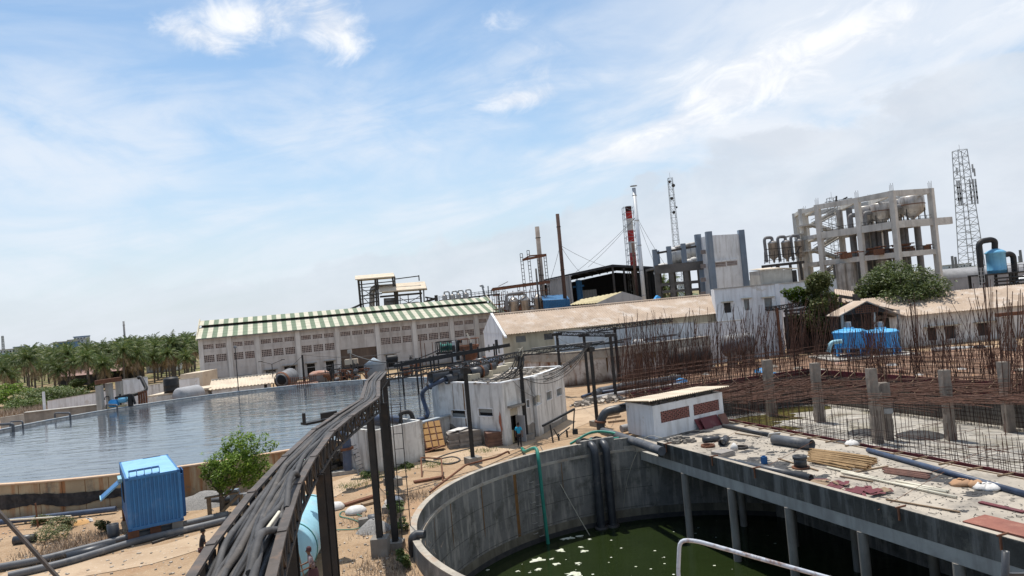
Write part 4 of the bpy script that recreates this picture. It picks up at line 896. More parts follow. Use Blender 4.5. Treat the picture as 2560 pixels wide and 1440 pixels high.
# ---- small shed with yellowed roof
Y = 117; a, b2, c = D(1493, 757, Y), D(1556, 729, Y + 4), D(1606, 743, Y + 7); l0 = D(1425, 762, Y + 2); l1 = D(1455, 748, Y + 8)
ss = T('small_shed', 'small shed with yellowed sheet roof and grey gable below the dark shed', 'shed', (a.x, a.y, 0))
mb = MB(); mb.sheet(l0, a, b2, l1, .5, .06, .05); mb.sheet(l1 + Vector((6, 9, -1)), c + Vector((-6, 8, 0)), b2, l1, .5, .05, .05); mb.build('roof', m_roof_yel, ss)
MB().add([g0(a), g0(c), c, b2, a, Vector((a.x, a.y, 0)) + Vector((-.1, .3, 0))], [(0, 1, 2, 3, 4)]).build('gable_wall', m_clad, ss)
MB().add([g0(l0) + Vector((.5, .3, 0)), g0(a) + Vector((0, .3, 0)), a + Vector((0, .3, -.2)), l0 + Vector((.5, .3, -.2))], [(0, 1, 2, 3)]).build('wall', m_inner, ss)
bs = T('blue_shed', 'low blue sheet metal shed right of the process vessels', 'shed', (D(1390, 790, 126).x, 126, 0)); a, b2 = D(1357, 752, 126), D(1424, 748, 127)
mb = MB(); mb.sheet(g0(a), g0(b2), b2 + Vector((0, 0, 0)), a, .5, .06); mb.add([a + Vector((0, 0, .05)), b2 + Vector((0, 0, .05)), b2 + Vector((0, 8, 1)), a + Vector((0, 8, 1))], [(0, 1, 2, 3)]); mb.build('wall', m_blueclad, bs)
one(MB().bar(D(1637, 754, 112), D(1646, 741, 112), 1.6, .6), 'tarpaulin', 'bright blue tarpaulin bundle on the ridge of the tan roof', 'tarpaulin', m_tankblue)
# ---- white block with blue pillars
Y = 136; fa, fb, fc = D(1744, 588, Y + 4), D(1771, 581, Y), D(1852, 577, Y + 3)
tb = T('tall_block', 'tall windowless white block with blue corner pillars', 'building', (fb.x, fb.y, 0)); H_ = fb.z - .6
ctr = fb + (fa - fb) + (fc - fb)
P4 = [fa, fb, fc, Vector((ctr.x, ctr.y + 2, 0))]
P4[3] = Vector((fc.x - (fb.x - fa.x) + 1, fc.y + 10, 0)); P4[0] = Vector((fa.x, fa.y + 2, 0))
mb = MB(); mb.prism(P4, 0, H_); mb.build('wall', m_white2, tb)
for v in (fa, fb, fc, ): MB().bx(v.x - .55, v.x + .55, v.y - .5, v.y + .6, 0, v.z + .15).build('pillar', m_colblue, tb)
MB().bar(Vector((fb.x + .6, fb.y - .15, D(1780, 655, Y).z)), Vector((fc.x - .6, fc.y - .12, D(1845, 648, Y + 3).z)), .25, .3).build('string_course', m_white2, tb)
for x0, x1, y0 in ((1787, 1812, 663), (1820, 1845, 659)):
    a, b2 = D(x0, y0 + 4, Y + 1), D(x1, y0 - 3, Y + 1.6); dv = (fc - fb); 
    pa = fb + dv * ((a.x - fb.x) / dv.x); pb2 = fb + dv * ((b2.x - fb.x) / dv.x)
    mb = MB(); n = 8
    for k in range(n + 1): p = pa.lerp(pb2, k / n); mb.bx(p.x - .06, p.x + .06, p.y - .12, p.y + .02, a.z - .1, a.z + .75)
    for z in (0, .35, .7): mb.bar(Vector((pa.x, pa.y - .06, a.z + z)), Vector((pb2.x, pb2.y - .06, a.z + z)), .1)
    o_ = mb.build('vent_window', m_jali, tb); MB().bar(Vector((pa.x, pa.y - .01, a.z + .33)), Vector((pb2.x, pb2.y - .01, a.z + .33)), .03, .85).build('opening', m_void, o_)
for y0 in (628, 663, 697, 732):
    a = D(1757, y0 + 3, Y + 1.8); o_ = MB().bx(a.x - .45, a.x + .45, a.y - .35, a.y - .2, a.z - .3, a.z + .4).build('vent_window', m_void, tb)
    jali(MB(), a.x - .45, a.x + .45, a.z - .3, a.z + .4, a.y - .42, 4, 3, .08, .06).build('grille', m_jali, o_)
# ---- dark concrete frame with horizontal tanks
Y = 140; cf = T('support_structure', 'smoke blackened concrete frame carrying two white horizontal tanks', 'frame', (D(1690, 740, Y).x, Y, 0))
m_sootc = pm('sooty_concrete', (.12, .115, .11), (.075, .072, .07), .5, stain=((.22, .2, .19), .6, .3))
for yy, sc in ((Y, 0), (Y + 8, 6)):
    for x0, y0, x1, y1 in ((1636, 624, 1648, 742), (1671, 616, 1684, 750), (1707, 609, 1722, 745), (1747, 655, 1757, 742)):
        p, q_ = D(x0 + sc, y0 + sc / 2, yy), D(x1 + sc, y1, yy); q_.x = p.x; q_.z = 0; mid = D(x0, 672, yy).z
        MB().bar(q_, Vector((p.x, p.y, min(mid, p.z))), .85).build('column', m_sootc, cf)
        if p.z > mid: MB().bar(Vector((p.x, p.y, mid + .003)), p, .85).build('column', m_colblue, cf)
mb = MB()
for yy in (Y - .1, Y + 8.1):
    mb.bar(D(1636, 675, yy), D(1757, 663, yy), .9, 1.7); mb.bar(D(1645, 713, yy), D(1757, 703, yy), .5, .6); mb.bar(D(1655, 730, yy), D(1757, 722, yy), .5, .5)
s0, s1 = D(1634, 670, Y), D(1757, 657, Y); mb.prism([s0, s1, s1 + Vector((0, 8.5, 0)), s0 + Vector((0, 8.5, 0))], s0.z - .3, s0.z + .1); mb.build('floor_beam', m_sootc, cf)
MB().bar(D(1636, 634, Y - .1), D(1745, 615, Y - .1), .3, .4).build('rail_beam', m_steel, cf)
for x0, y0, x1, y1, r in ((1677, 640, 1720, 635, 1.75), (1726, 628, 1750, 626, 1.75)):
    a, b2 = D(x0, y0, Y + 4), D(x1, y1, Y + 4); L_ = (b2 - a).length; MB().lathe(a, [(0, -.6), (r * .7, -.45), (r, 0), (r, L_), (r * .7, L_ + .4), (0, L_ + .6)], 22, b2 - a).build('horizontal_tank', m_white, cf)
MB().tube(bend([D(1688, 620, Y + 3), D(1722, 612, Y + 3), D(1742, 608, Y + 3)], .5), .35, 8).build('pipe', m_stainless, cf)
rn = random.Random(8)
for x, y in ((1660, 662), (1652, 664), (1722, 652), (1735, 647), (1742, 650)):
    c = D(x, y, Y + 1); MB().lathe((c.x, c.y, c.z - .5), [(0, 0), (.9, .1), (1.0, .4), (.5, .8), (0, .9)], 8).build('sack', m_sack, cf)
# ---- vessels on the left rack
Y = 134; vr = T('vessel_rack', 'steel rack beside the concrete frame carrying three bottle shaped vessels', 'rack', (D(1960, 700, Y).x, Y, 0)); mb = MB()
for yy in (Y, Y + 4): PB(mb, yy, [(1905, 667, 2010, 655, .5), (1913, 640, 2005, 632, .12), (1910, 652, 2005, 644, .1), (1907, 665, 1911, 705, .4), (1945, 660, 1950, 700, .4), (1975, 658, 1980, 700, .4), (2000, 655, 2006, 700, .4), (1925, 662, 1945, 690, .15), (1945, 662, 1925, 690, .15)] + [(1912 + 12 * k, 660 - k, 1911 + 12 * k, 630 - k, .12) for k in range(8)])
PB(mb, Y, [(1912, 624, 2005, 616, .12), (1988, 636, 2000, 616, .3)]); mb.build('steel_frame', m_steel, vr)
for x, y in ((1931, 608), (1964, 606), (1997, 603)):
    a = D(x, y, Y + 2); v = T('evaporator_vessel', 'bottle shaped steel vessel with swan neck pipe on the left rack', 'vessel', (a.x, a.y, a.z - 3.6), 0, 'bottle vessels on the left rack')
    MB().lathe((a.x, a.y, a.z), [(0, -3.7), (.22, -3.7), (.22, -3.2), (.85, -2.7), (.85, -.1), (.95, -.05), (.6, .35), (.25, .5), (0, .5)], 18).build('shell', m_stainless, v)
    MB().tube(bend([(a.x, a.y, a.z + .4), (a.x, a.y, a.z + 1.1), (a.x - 1.5, a.y, a.z + 1.2), (a.x - 1.4, a.y, a.z - 3.6)], .7), .3, 10).build('swan_neck', m_grey_steel, v)
# ---- the big open concrete frame with evaporators
fr = T('frame_building', 'tall unfinished concrete frame holding conical steel vessels', 'building frame', (D(2240, 690, 120).x, 120, 0))
C1, C2, C3, C4 = D(2043, 517, 132), D(2142, 494, 126), D(2229, 477, 120), D(2325, 469, 121.5)
zr, z3, z2, z1 = C3.z, D(2232, 562, 120).z, D(2240, 637, 120).z, D(2250, 712, 120).z
cols = [Vector((c.x, c.y, 0)) for c in (C1, C2, C3, C4)]
dv = Vector((3.2, 14, 0)); back = [c + dv * (1 if i else .9) for i, c in enumerate(cols)]; back[3] = cols[3] + Vector((-2.5, 13, 0))
C0 = D(2003, 526, 137); c0_ = Vector((C0.x, C0.y, 0)); c0b = c0_ + Vector((2, 8, 0))
m_rot = math.atan2((cols[2] - cols[0]).y, (cols[2] - cols[0]).x)
for c in cols + back + [c0_, c0b]:
    MB().box((c.x, c.y, zr / 2), (.85, .85, zr), m_rot).build('column', m_frame, fr)
for c in cols + back:
    mb = MB()
    for k in range(4): mb.bar((c.x - .3 + .2 * k, c.y, zr), (c.x - .3 + .2 * k, c.y, zr + 1.0 + .3 * (k % 2)), .04)
    mb.build('starter_bars', m_rebar2, fr)['kind'] = 'stuff'
def beamz(p, q_, z, h=.95, w=.5, name='beam'): MB().bar(Vector((p.x, p.y, z)), Vector((q_.x, q_.y, z)), w, h).build(name, m_frame, fr)
for z in (zr - .45, z3, z2, z1):
    for a, b2 in ((0, 1), (1, 2), (2, 3)): beamz(cols[a], cols[b2], z, .9 if z != z3 else 1.2); beamz(back[a], back[b2], z, .9)
    for a in range(4): beamz(cols[a], back[a], z, .8)
    beamz(c0_, cols[0], z - (0 if z != zr - .45 else .2), .7); beamz(c0_, c0b, z, .7)
ext = (cols[3] - cols[2]).normalized(); MB().bar(Vector((cols[3].x, cols[3].y, z3)), Vector((cols[3].x, cols[3].y, z3)) + ext * 3.4, .9, 1.2).build('cantilever', m_frame, fr)
MB().bar(Vector((c0_.x, c0_.y, z3 + 1)), Vector((c0_.x - 3, c0_.y + 1, z3 + .7)), 1.5, .25).build('cantilever', m_frame, fr)
for z in (z3, z2, z1): MB().prism([cols[0] + Vector((5, 1, 0)), cols[2], cols[3], back[3], back[0] + Vector((5, 0, 0))], z + .1, z + .32).build('floor_slab', m_frame, fr)
# stairs in the left bay
for z_lo, z_hi in ((z1, z2), (z2, z3), (z3, zr - 1)):
    zm = (z_lo + z_hi) / 2; L_, Rr = cols[0] + Vector((.5, 3, 0)), cols[0] + Vector((6.5, 5, 0))
    for p, q_, za, zb in ((Rr, L_, z_lo + .3, zm), (L_ + Vector((0, 2.2, 0)), Rr + Vector((0, 2.2, 0)), zm, z_hi)):
        mb = MB(); n = 12
        for k in range(n):
            o = p.lerp(q_, (k + .5) / n); z = za + (zb - za) * (k + .5) / n; mb.box((o.x, o.y, z), (.55, 1.5, .28), m_rot)
        mb.bar(Vector((p.x, p.y, za - .3)), Vector((q_.x, q_.y, zb - .3)), 1.45, .3); s_ = mb.build('stair_flight', m_frame, fr)
        MB().bar(Vector((p.x, p.y - .7, za + 1)), Vector((q_.x, q_.y - .7, zb + 1)), .08).bar(Vector((p.x, p.y - .7, za + .5)), Vector((q_.x, q_.y - .7, zb + .5)), .06).build('handrail', m_steel, s_)
    MB().box((L_.x - 1, L_.y + 1.2, zm), (2.6, 3.6, .25), m_rot).build('stair_landing', m_frame, fr)
for z in (z3, z2):      # railings along the edge
    mb = MB()
    for a, b2 in ((0, 1), (1, 2), (2, 3)):
        p, q_ = cols[a], cols[b2]
        for h in (.7, 1.2): mb.bar(Vector((p.x, p.y, z + h)), Vector((q_.x, q_.y, z + h)), .07)
        for k in range(1, 6): o = p.lerp(q_, k / 6); mb.bar(Vector((o.x, o.y, z + .3)), Vector((o.x, o.y, z + 1.2)), .07)
    mb.build('railing', m_steel, fr)
for x, yt, yb, Yv, r in ((2277, 489, 552, 126, 2.05), (2199, 507, 565, 129, 1.75), (2162, 515, 567, 131, 1.75), (2243, 498, 552, 130, 1.6)):
    a, b2 = D(x, yt, Yv), D(x + 3, yb, Yv); h = a.z - b2.z
    v = T('cone_vessel', {2277: 'largest cone bottomed vessel in the right bay of the concrete frame', 2199: 'cone bottomed vessel right of centre in the middle bay of the frame', 2162: 'cone bottomed vessel beside the second column of the frame', 2243: 'cone bottomed vessel half hidden behind the corner column'}[x], 'vessel', (a.x, a.y, b2.z))
    MB().lathe((a.x, a.y, b2.z), [(0, 0), (.3, 0), (.3, h * .08), (r, h * .36), (r, h * .93), (r * .8, h * .98), (0, h)], 24).build('shell', m_stainless, v)
    MB().lathe((a.x, a.y, b2.z), [(r + .02, h * .62), (r + .1, h * .62), (r + .1, h * .65), (r + .02, h * .65)], 24).build('band', m_rust, v)
    for k in range(4): an = k * math.pi / 2 + .6; MB().bar((a.x + r * math.cos(an), a.y + r * math.sin(an), z3 + .3), (a.x + r * math.cos(an), a.y + r * math.sin(an), b2.z + h * .45), .16).build('leg', m_steel, v)
    MB().tube(bend([(a.x - r, a.y, b2.z + h * .6), (a.x - r - 1.2, a.y, b2.z + h * .62), (a.x - r - 1.2, a.y, b2.z - .6)], .6), .42, 10).build('duct', m_grey_steel, v)
for i, (x, y0, Yv, r, mt) in enumerate(((2083, 600, 134, .5, 0), (2122, 520, 135, .55, 0), (2130, 570, 134, .6, 0), (2097, 525, 137, .6, 1), (2165, 580, 130, .45, 0), (2182, 580, 130, .45, 0), (2195, 575, 130, .5, 0), (2213, 572, 129, .42, 0), (2252, 560, 128, .5, 0), (2262, 560, 128, .45, 0), (2292, 560, 127, .55, 0), (2102, 660, 129, 1.0, 1), (2122, 658, 129, 1.25, 1), (2150, 650, 129, .6, 0), (2205, 650, 127, 1.0, 1), (2222, 650, 127, .5, 0), (2240, 645, 126, .6, 1), (2260, 640, 126, .5, 0))):
    a = D(x, y0, Yv); MB().cyl((a.x, a.y, .5 if y0 > 540 else z3), (a.x, a.y, a.z if y0 < 600 else z2 - .5), r, n=12).build('process_column', (m_grey_steel, m_stainless)[mt], fr)
mb = MB(); rn = random.Random(6)
for i in range(26):
    x, y = rn.uniform(2095, 2320), 0; y = 640 - (x - 2060) * .12 + rn.uniform(-7, 4); c = D(x, y, rn.uniform(122, 130)); w_ = rn.uniform(.4, 1.2); mb.box((c.x, c.y, z2 + .3 + w_ * .5), (w_ * 1.4, w_, w_), rn.uniform(0, 3))
    mb.tube([c, c + Vector((rn.uniform(-3, 3), 0, 0))], .12, 6)
mb.build('pumps_and_valves', m_rust, fr)['kind'] = 'stuff'
mb = MB(); PB(mb, 139, [(2062, 506, 2130, 495, .12), (2065, 512, 2100, 506, .2), (2090, 512, 2091, 490, .25), (2108, 498, 2118, 493, .25)]); mb.build('roof_pipework', m_steel, fr)
# ---- blue scrubber tank with black ducts on its platform
Y = 106; a, b2 = D(2487, 622, Y), D(2491, 683, Y)
sc_ = T('scrubber_tank', 'upright sky blue tank with thick black ducts on a steel platform', 'tank', (a.x, Y, b2.z))
h = a.z - b2.z; r = 1.27
MB().lathe((a.x, Y, b2.z), [(0, 0), (r, 0), (r * 1.0, h * .1), (r * 1.06, h * .11), (r, h * .14), (r, h * .8), (r * 1.1, h * .82), (r * 1.1, h * .85), (r * .8, h * .93), (r * .35, h), (0, h)], 28).build('shell', m_scrub, sc_)
MB().tube(bend([(a.x, Y, b2.z + h), D(2487, 603, Y), D(2478, 599, Y), D(2446, 604, Y), D(2456, 712, Y)], .9), .42, 12).build('duct', m_black, sc_)
MB().tube(bend([D(2502, 640, Y), D(2525, 634, Y), D(2533, 640, Y), D(2540, 710, Y)], .7), .40, 12).build('duct', m_black, sc_)
pz = b2.z; mb = MB(); mb.bx(a.x - 3.2, a.x + 3.4, Y - 2, Y + 2, pz - .2, pz)
for x in (a.x - 3, a.x + 1, a.x + 3.2):
    for y in (Y - 1.9, Y + 1.9): mb.bar((x, y, 0), (x, y, pz - .2), .3)
for x in [a.x + .2 + .8 * k for k in range(5)]: mb.bar((x, Y - 1.95, pz), (x, Y - 1.95, pz + 1), .05)
mb.bar((a.x + .2, Y - 1.95, pz + 1), (a.x + 3.4, Y - 1.95, pz + 1), .06); mb.bar((a.x + .2, Y - 1.95, pz + .5), (a.x + 3.4, Y - 1.95, pz + .5), .05)
for k in range(4): mb.tube([(a.x - 2, Y - 2.2 + .1 * k, pz - .7 - .5 * k), (a.x + 2.6, Y - 2.2 + .1 * k, pz - .8 - .5 * k)], .13, 6)
mb.build('platform', m_black, sc_)
ladder_col(MB(), (a.x - 3.7, Y - 2.2, 3), (a.x - 3.7, Y - 2.2, pz + 1), .5, 12, .06).build('ladder', m_galv, sc_)
# barrel roof hall behind the trees
a, b2 = D(2330, 700, 130), D(2620, 680, 128); br_ = T('barrel_hall', 'long hall with grey barrel roof behind the blue scrubber', 'hall', (a.x, a.y, 0)); mb = MB(); n = 10; vs = []
ax = (b2 - a); ax.z = 0; pn = Vector((-ax.y, ax.x, 0)).normalized()
zb = D(2420, 693, 129).z; rr_ = 2.9
for i in range(n + 1):
    an = math.pi * i / n; o = pn * (rr_ - rr_ * math.cos(an)) + Vector((0, 0, zb + rr_ * .62 * math.sin(an))); vs += [Vector((a.x, a.y, 0)) + o, Vector((b2.x, b2.y, 0)) + o]
mb.add(vs, [(2 * i, 2 * i + 1, 2 * i + 3, 2 * i + 2) for i in range(n)] + [tuple(range(0, 2 * n + 2, 2))], True); mb.build('roof', m_clad, br_)
MB().add([Vector((a.x, a.y + .1, 0)), Vector((b2.x, b2.y + .1, 0)), Vector((b2.x, b2.y + .1, zb)), Vector((a.x, a.y + .1, zb))], [(0, 1, 2, 3)]).build('wall', m_clad, br_)
# tarpaulin white roof corner and small tan roofs left of the right hand shed
mb = MB(); a = D(2520, 712, 104); mb.add([a, D(2600, 690, 104), D(2600, 672, 110), D(2550, 692, 110)], [(0, 1, 2, 3)]); e = T('white_roof', 'corner of a white sheet roof at the right edge below the scrubber', 'roof', (a.x, a.y, 0)); mb.build('sheet', m_white2, e); MB().bar((a.x + 3, a.y + 3, 0), (a.x + 3, a.y + 3, a.z + .4), .3).build('post', m_steel, e)
a, b2 = D(2085, 760, 100), D(2135, 752, 100); e = T('lean_to', 'small tan lean-to roof between the two dark green trees', 'lean-to', (a.x, a.y, 0)); mb = MB(); mb.sheet(D(2085, 752, 99), D(2150, 762, 99), D(2132, 728, 104), D(2085, 722, 104), .4, .05); mb.build('roof', m_roof_tan, e)
mb = MB(); PB(mb, 98.8, [(2095, 740, 2150, 748, .4), (2087, 762, 2160, 768, .5), (2137, 735, 2141, 800, .5), (2100, 745, 2104, 830, .35)]); mb.build('steel_frame', m_steel, e)
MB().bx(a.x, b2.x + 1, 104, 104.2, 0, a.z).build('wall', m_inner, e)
# distant town
rn = random.Random(12)
def town(px, py, w, h, Y, mat, label, mat2=None):
    a = D(px, py, Y); s = Y / F_PX; e = T('town_building', label, 'building', (a.x, Y, 0)); MB().bx(a.x, a.x + w * s, Y, Y + w * s * .6, 0, a.z + h * s).build('wall', mat, e)
    MB().bx(a.x - .3, a.x + w * s + .3, Y - .3, Y + w * s * .6, a.z + h * s, a.z + h * s + .6).build('roof', mat2 or m_conc_l, e); mb = MB(); n = max(2, int(w / 7)); nf = max(1, int(h / 6))
    for i in range(n):
        for j in range(nf): x = a.x + w * s * (i + .3) / n; z = a.z + h * s * (j + .25) / nf; mb.bx(x, x + w * s * .42 / n, Y - .12, Y - .02, z, z + h * s * .4 / nf)
    mb.build('window_row', m_void, e)['kind'] = 'stuff'
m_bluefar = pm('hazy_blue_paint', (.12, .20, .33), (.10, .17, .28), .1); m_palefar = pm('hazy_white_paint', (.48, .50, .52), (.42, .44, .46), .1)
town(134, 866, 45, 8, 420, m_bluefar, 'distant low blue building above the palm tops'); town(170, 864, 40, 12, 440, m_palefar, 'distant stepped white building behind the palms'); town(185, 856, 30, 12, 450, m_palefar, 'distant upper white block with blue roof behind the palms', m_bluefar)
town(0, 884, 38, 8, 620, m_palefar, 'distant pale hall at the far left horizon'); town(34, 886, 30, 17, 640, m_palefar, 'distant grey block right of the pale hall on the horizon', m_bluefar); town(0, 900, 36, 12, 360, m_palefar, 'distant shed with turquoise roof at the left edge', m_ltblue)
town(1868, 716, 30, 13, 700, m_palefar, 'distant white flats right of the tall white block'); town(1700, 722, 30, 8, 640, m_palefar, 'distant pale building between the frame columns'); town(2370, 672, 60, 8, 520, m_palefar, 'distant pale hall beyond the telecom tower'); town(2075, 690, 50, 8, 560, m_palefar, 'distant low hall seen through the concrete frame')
for i, (x, y0, y1, Y) in enumerate(((2380, 640, 672, 300), (2388, 642, 672, 310), (2550, 625, 660, 300), (2548, 640, 660, 330))):
    a = D(x, y0, Y); one(MB().cyl((a.x, Y, 0), (a.x, Y, a.z), .7, .5, 8), 'chimney', 'thin distant pipe stack on the right horizon', 'chimney', m_grey_steel, 'distant pipe stacks on the right horizon')
# ================================================================== AROUND THE RESERVOIR (far side)
def ladder_flat(mb, p, q_, w, n, t):
    p, q_ = Vector(p), Vector(q_); a = Vector((w / 2, 0, 0)); mb.bar(p - a, q_ - a, t); mb.bar(p + a, q_ + a, t)
    for i in range(1, n): o = p.lerp(q_, i / n); mb.bar(o - a, o + a, t * .7)
    return mb
def xf(mb, P, rz):
    c, s = math.cos(rz), math.sin(rz); mb.v = [(P[0] + v[0] * c - v[1] * s, P[1] + v[0] * s + v[1] * c, P[2] + v[2]) for v in mb.v]; return mb
def truss(mb, p, q_, w, h, n, t=.06):
    p, q_ = Vector(p), Vector(q_); d, a, b = frame(q_ - p)
    for i, j in ((-1, -1), (1, -1), (1, 1), (-1, 1)): o = a * i * w / 2 + b * j * h / 2; mb.bar(p + o, q_ + o, t)
    for k in range(n):
        u, v = p.lerp(q_, k / n), p.lerp(q_, (k + 1) / n)
        for i in (-1, 1):
            o = a * i * w / 2; mb.bar(u + o - b * h / 2, v + o + b * h / 2, t * .6) if k % 2 else mb.bar(u + o + b * h / 2, v + o - b * h / 2, t * .6)
            mb.bar(v + o - b * h / 2, v + o + b * h / 2, t * .6)
        mb.bar(v - a * w / 2 - b * h / 2, v + a * w / 2 - b * h / 2, t * .6); mb.bar(v - a * w / 2 + b * h / 2, v + a * w / 2 + b * h / 2, t * .6)
    return mb
for x, y0, lab in ((248, 964, 'left'), (272, 958, 'middle'), (297, 951, 'right')):
    a = D(x, y0, 85 + (x - 248) * .06); one(MB().bx(a.x - .32, a.x + .32, a.y - .3, a.y + .3, 0, a.z), 'concrete_post', lab + (' one' if 1 else '') + ' of the three concrete posts under a rusty beam behind the reservoir rim', 'post', m_conc_l, 'three concrete posts behind the reservoir')
one(MB().bar(D(238, 957, 85), D(303, 947, 87), .5, .5), 'steel_beam', 'rusty beam lying across the three concrete posts', 'beam', m_rust)
def wallpx(label, x0, y0, x1, y1, Y0_, Y1_, mat, th=.25, name='boundary_wall', cope=True):
    a, b = D(x0, y0, Y0_), D(x1, y1, Y1_); e = T(name, label, 'wall', (a.x, a.y, 0)); a0, b0 = g0(a), g0(b); n = (b0 - a0).normalized(); n = Vector((-n.y, n.x, 0)) * th
    MB().add([a0, b0, b0 + n, a0 + n, a, b, b + n, a + n], [(0, 3, 2, 1), (4, 5, 6, 7), (0, 1, 5, 4), (1, 2, 6, 5), (2, 3, 7, 6), (3, 0, 4, 7)]).build('wall', mat, e)
    if cope: MB().bar(a + n / 2 + Vector((0, 0, .04)), b + n / 2 + Vector((0, 0, .04)), th * 1.3, .08).build('coping', m_conc_l, e)
    return e
wallpx('pale wall with dark stains right of the concrete posts', 298, 951, 368, 943, 92, 93, m_white2)
wallpx('low pale wall running left from the concrete posts', 118, 1003, 300, 972, 104, 98, m_white2)
wallpx('grey stained wall left of the black water tank', 366, 965, 420, 957, 101, 102, m_white)
wallpx('white wall to the right of the black water tank', 418, 954, 498, 944, 106, 108, m_white2)
wallpx('long low concrete parapet at the far left beyond the reservoir', 0, 1046, 118, 1027, 88, 90, m_conc_l); wallpx('low concrete plinth in front of the pale wall', 60, 1033, 250, 1012, 84, 87, m_conc, .8)
wallpx('pale slab of ground behind the black tank', 450, 937, 505, 930, 118, 118, m_roof_cream, 6, 'concrete_pad', False)
one(MB().bx(D(107, 980, 86).x - .12, D(107, 980, 86).x + .12, 86, 86.2, 0, D(107, 980, 86).z), 'white_post', 'single white post standing beyond the reservoir at the far left', 'post', m_white2)
Y = 94; a = D(427, 944, Y); lowz = D(427, 981, Y).z
e = T('water_tank', 'black cylindrical plastic water tank on a slab roof', 'water tank', (a.x, Y, lowz))
MB().lathe((a.x, Y, lowz), [(0, 0), (.92, 0), (.95, .3), (.98, .35), (.95, .4), (.95, .9), (.98, .95), (.95, 1.0), (.95, a.z - lowz - .2), (.8, a.z - lowz), (0, a.z - lowz + .1)], 24).build('shell', m_black, e)
MB().lathe((a.x, Y, a.z), [(0, .12), (.3, .12), (.3, .05)], 12).build('lid', m_black, e)
e = T('pump_room', 'low flat roofed room under the black water tank', 'building', (D(385, 990, 93).x, 93, 0)); a, b = D(390, 988, 92), D(520, 968, 97)
MB().prism([Vector((a.x, a.y, 0)), Vector((b.x, b.y, 0)), Vector((b.x, b.y + 4, 0)), Vector((a.x, a.y + 4, 0))], 0, lowz - .25).build('wall', m_white, e)
MB().prism([a + Vector((-.9, -.6, 0)), b + Vector((.4, -.6, 0)), b + Vector((.4, 5, 0)), a + Vector((-.9, 5, 0))], lowz - .22, lowz).build('roof', m_roof_cream, e)
for x in (478, 505): p = D(x, 990, 91.9 + (x - 390) * .038); MB().bx(p.x - .3, p.x + .3, p.y - .03, p.y + .1, lowz - 1.6, lowz - .8).build('window', m_void, e)
Y = 91; a = D(446, 1002, Y); ax = Vector((.35, .9, 0)).normalized()
one(MB().lathe((a.x, Y, 2.2), [(0, -.25), (.9, -.1), (1.15, .2), (1.15, 3.2), (.9, 3.6), (0, 3.8)], 22, ax), 'horizontal_tank', 'grey horizontal tank with rounded end below the black water tank', 'tank', m_clad)
# black pipe with pump set
one(MB().tube(bend([D(345, 945, 91), D(352, 943, 91), D(368, 975, 90), D(340, 986, 89), D(300, 992, 88)], .5), .22, 8), 'process_pipe', 'thick black zigzag pipe against the pale wall behind the reservoir', 'pipe', m_black)
e = T('pump_set', 'small blue pump set with dark pipes on a yellow skid at the reservoir rim', 'pump', (D(300, 1015, 86).x, 86, 2.1))
mb = MB(); mb.bar(D(262, 1020, 86), D(315, 1013, 86), .5, .2); mb.build('skid', m_roof_yel, e)
c = D(284, 1009, 86); MB().lathe((c.x - .5, 86, c.z), [(0, 0), (.4, .05), (.5, .2), (.5, .9), (.3, 1.1), (0, 1.1)], 16, (1, 0, 0)).build('motor', m_tankblue, e)
c = D(306, 1000, 86); MB().lathe((c.x - .4, 86, c.z), [(0, 0), (.35, .05), (.35, .9), (0, .95)], 14, (1, 0, 0)).build('motor', m_scrub, e)
mb = MB(); mb.tube(bend([D(288, 995, 86), D(330, 985, 86), D(338, 1010, 86)], .3), .14, 8); mb.tube([D(325, 985, 86), D(327, 1015, 86)], .3, 8); mb.tube(bend([D(262, 1000, 86), D(262, 992, 86), D(272, 990, 86), D(273, 1010, 86)], .2), .05, 6); mb.tube([D(300, 985, 86), D(302, 1012, 86)], .12, 6); mb.build('pipework', m_black, e)
mb = MB()
for k in range(4): mb.bar(D(347 + 6 * k, 980 - k, 89), D(349 + 6 * k, 1015 - k, 89), .18)
one(mb, 'scaffold_frame', 'rusty upright bars right of the blue pump set', 'frame', m_rust)
# long low hut
YA, YB = 96.5, 99; a, b = D(529, 976, YA), D(688, 955, YB); e = T('low_hut', 'long low white hut with cream corrugated roof at the reservoir edge', 'hut', (a.x, YA, 0)); rz_, L_ = wframe(a, b)
hz_ = (a.z + b.z) / 2; mb = MB(); holed_wall(mb, 0, L_ - .6, 0, hz_, [(L_ - 1.5, L_ - 1.1, 0, hz_ - .1, 'x')]); mb.bx(0, .2, .3, 4, 0, hz_); xf(mb, (a.x, a.y, 0), rz_).build('wall', m_white2, e)
mb = MB()
for k in range(5): x = .2 + k * (L_ - 1) / 4; mb.bx(x - .12, x + .12, -.08, -.002, 0, hz_)
xf(mb, (a.x, a.y, 0), rz_).build('pilaster', m_white2, e)['kind'] = 'stuff'
mb = MB(); mb.sheet((-.3, -.5, hz_ + .05), (L_ + .1, -.5, hz_ + .05), (L_ + .1, 3.6, hz_ + 1.0), (-.3, 3.6, hz_ + 1.0), .45, .06, .04); xf(mb, (a.x, a.y, 0), rz_).build('roof', m_roof_cream, e)
xf(MB().bx(-.3, L_ + .1, 3.6, 3.9, hz_ + .8, hz_ + 1.15), (a.x, a.y, 0), rz_).build('ridge_wall', m_conc_l, e); xf(MB().bx(L_ - 1.5, L_ - 1.1, .35, .4, 0, hz_), (a.x, a.y, 0), rz_).build('doorway', m_inner, e)
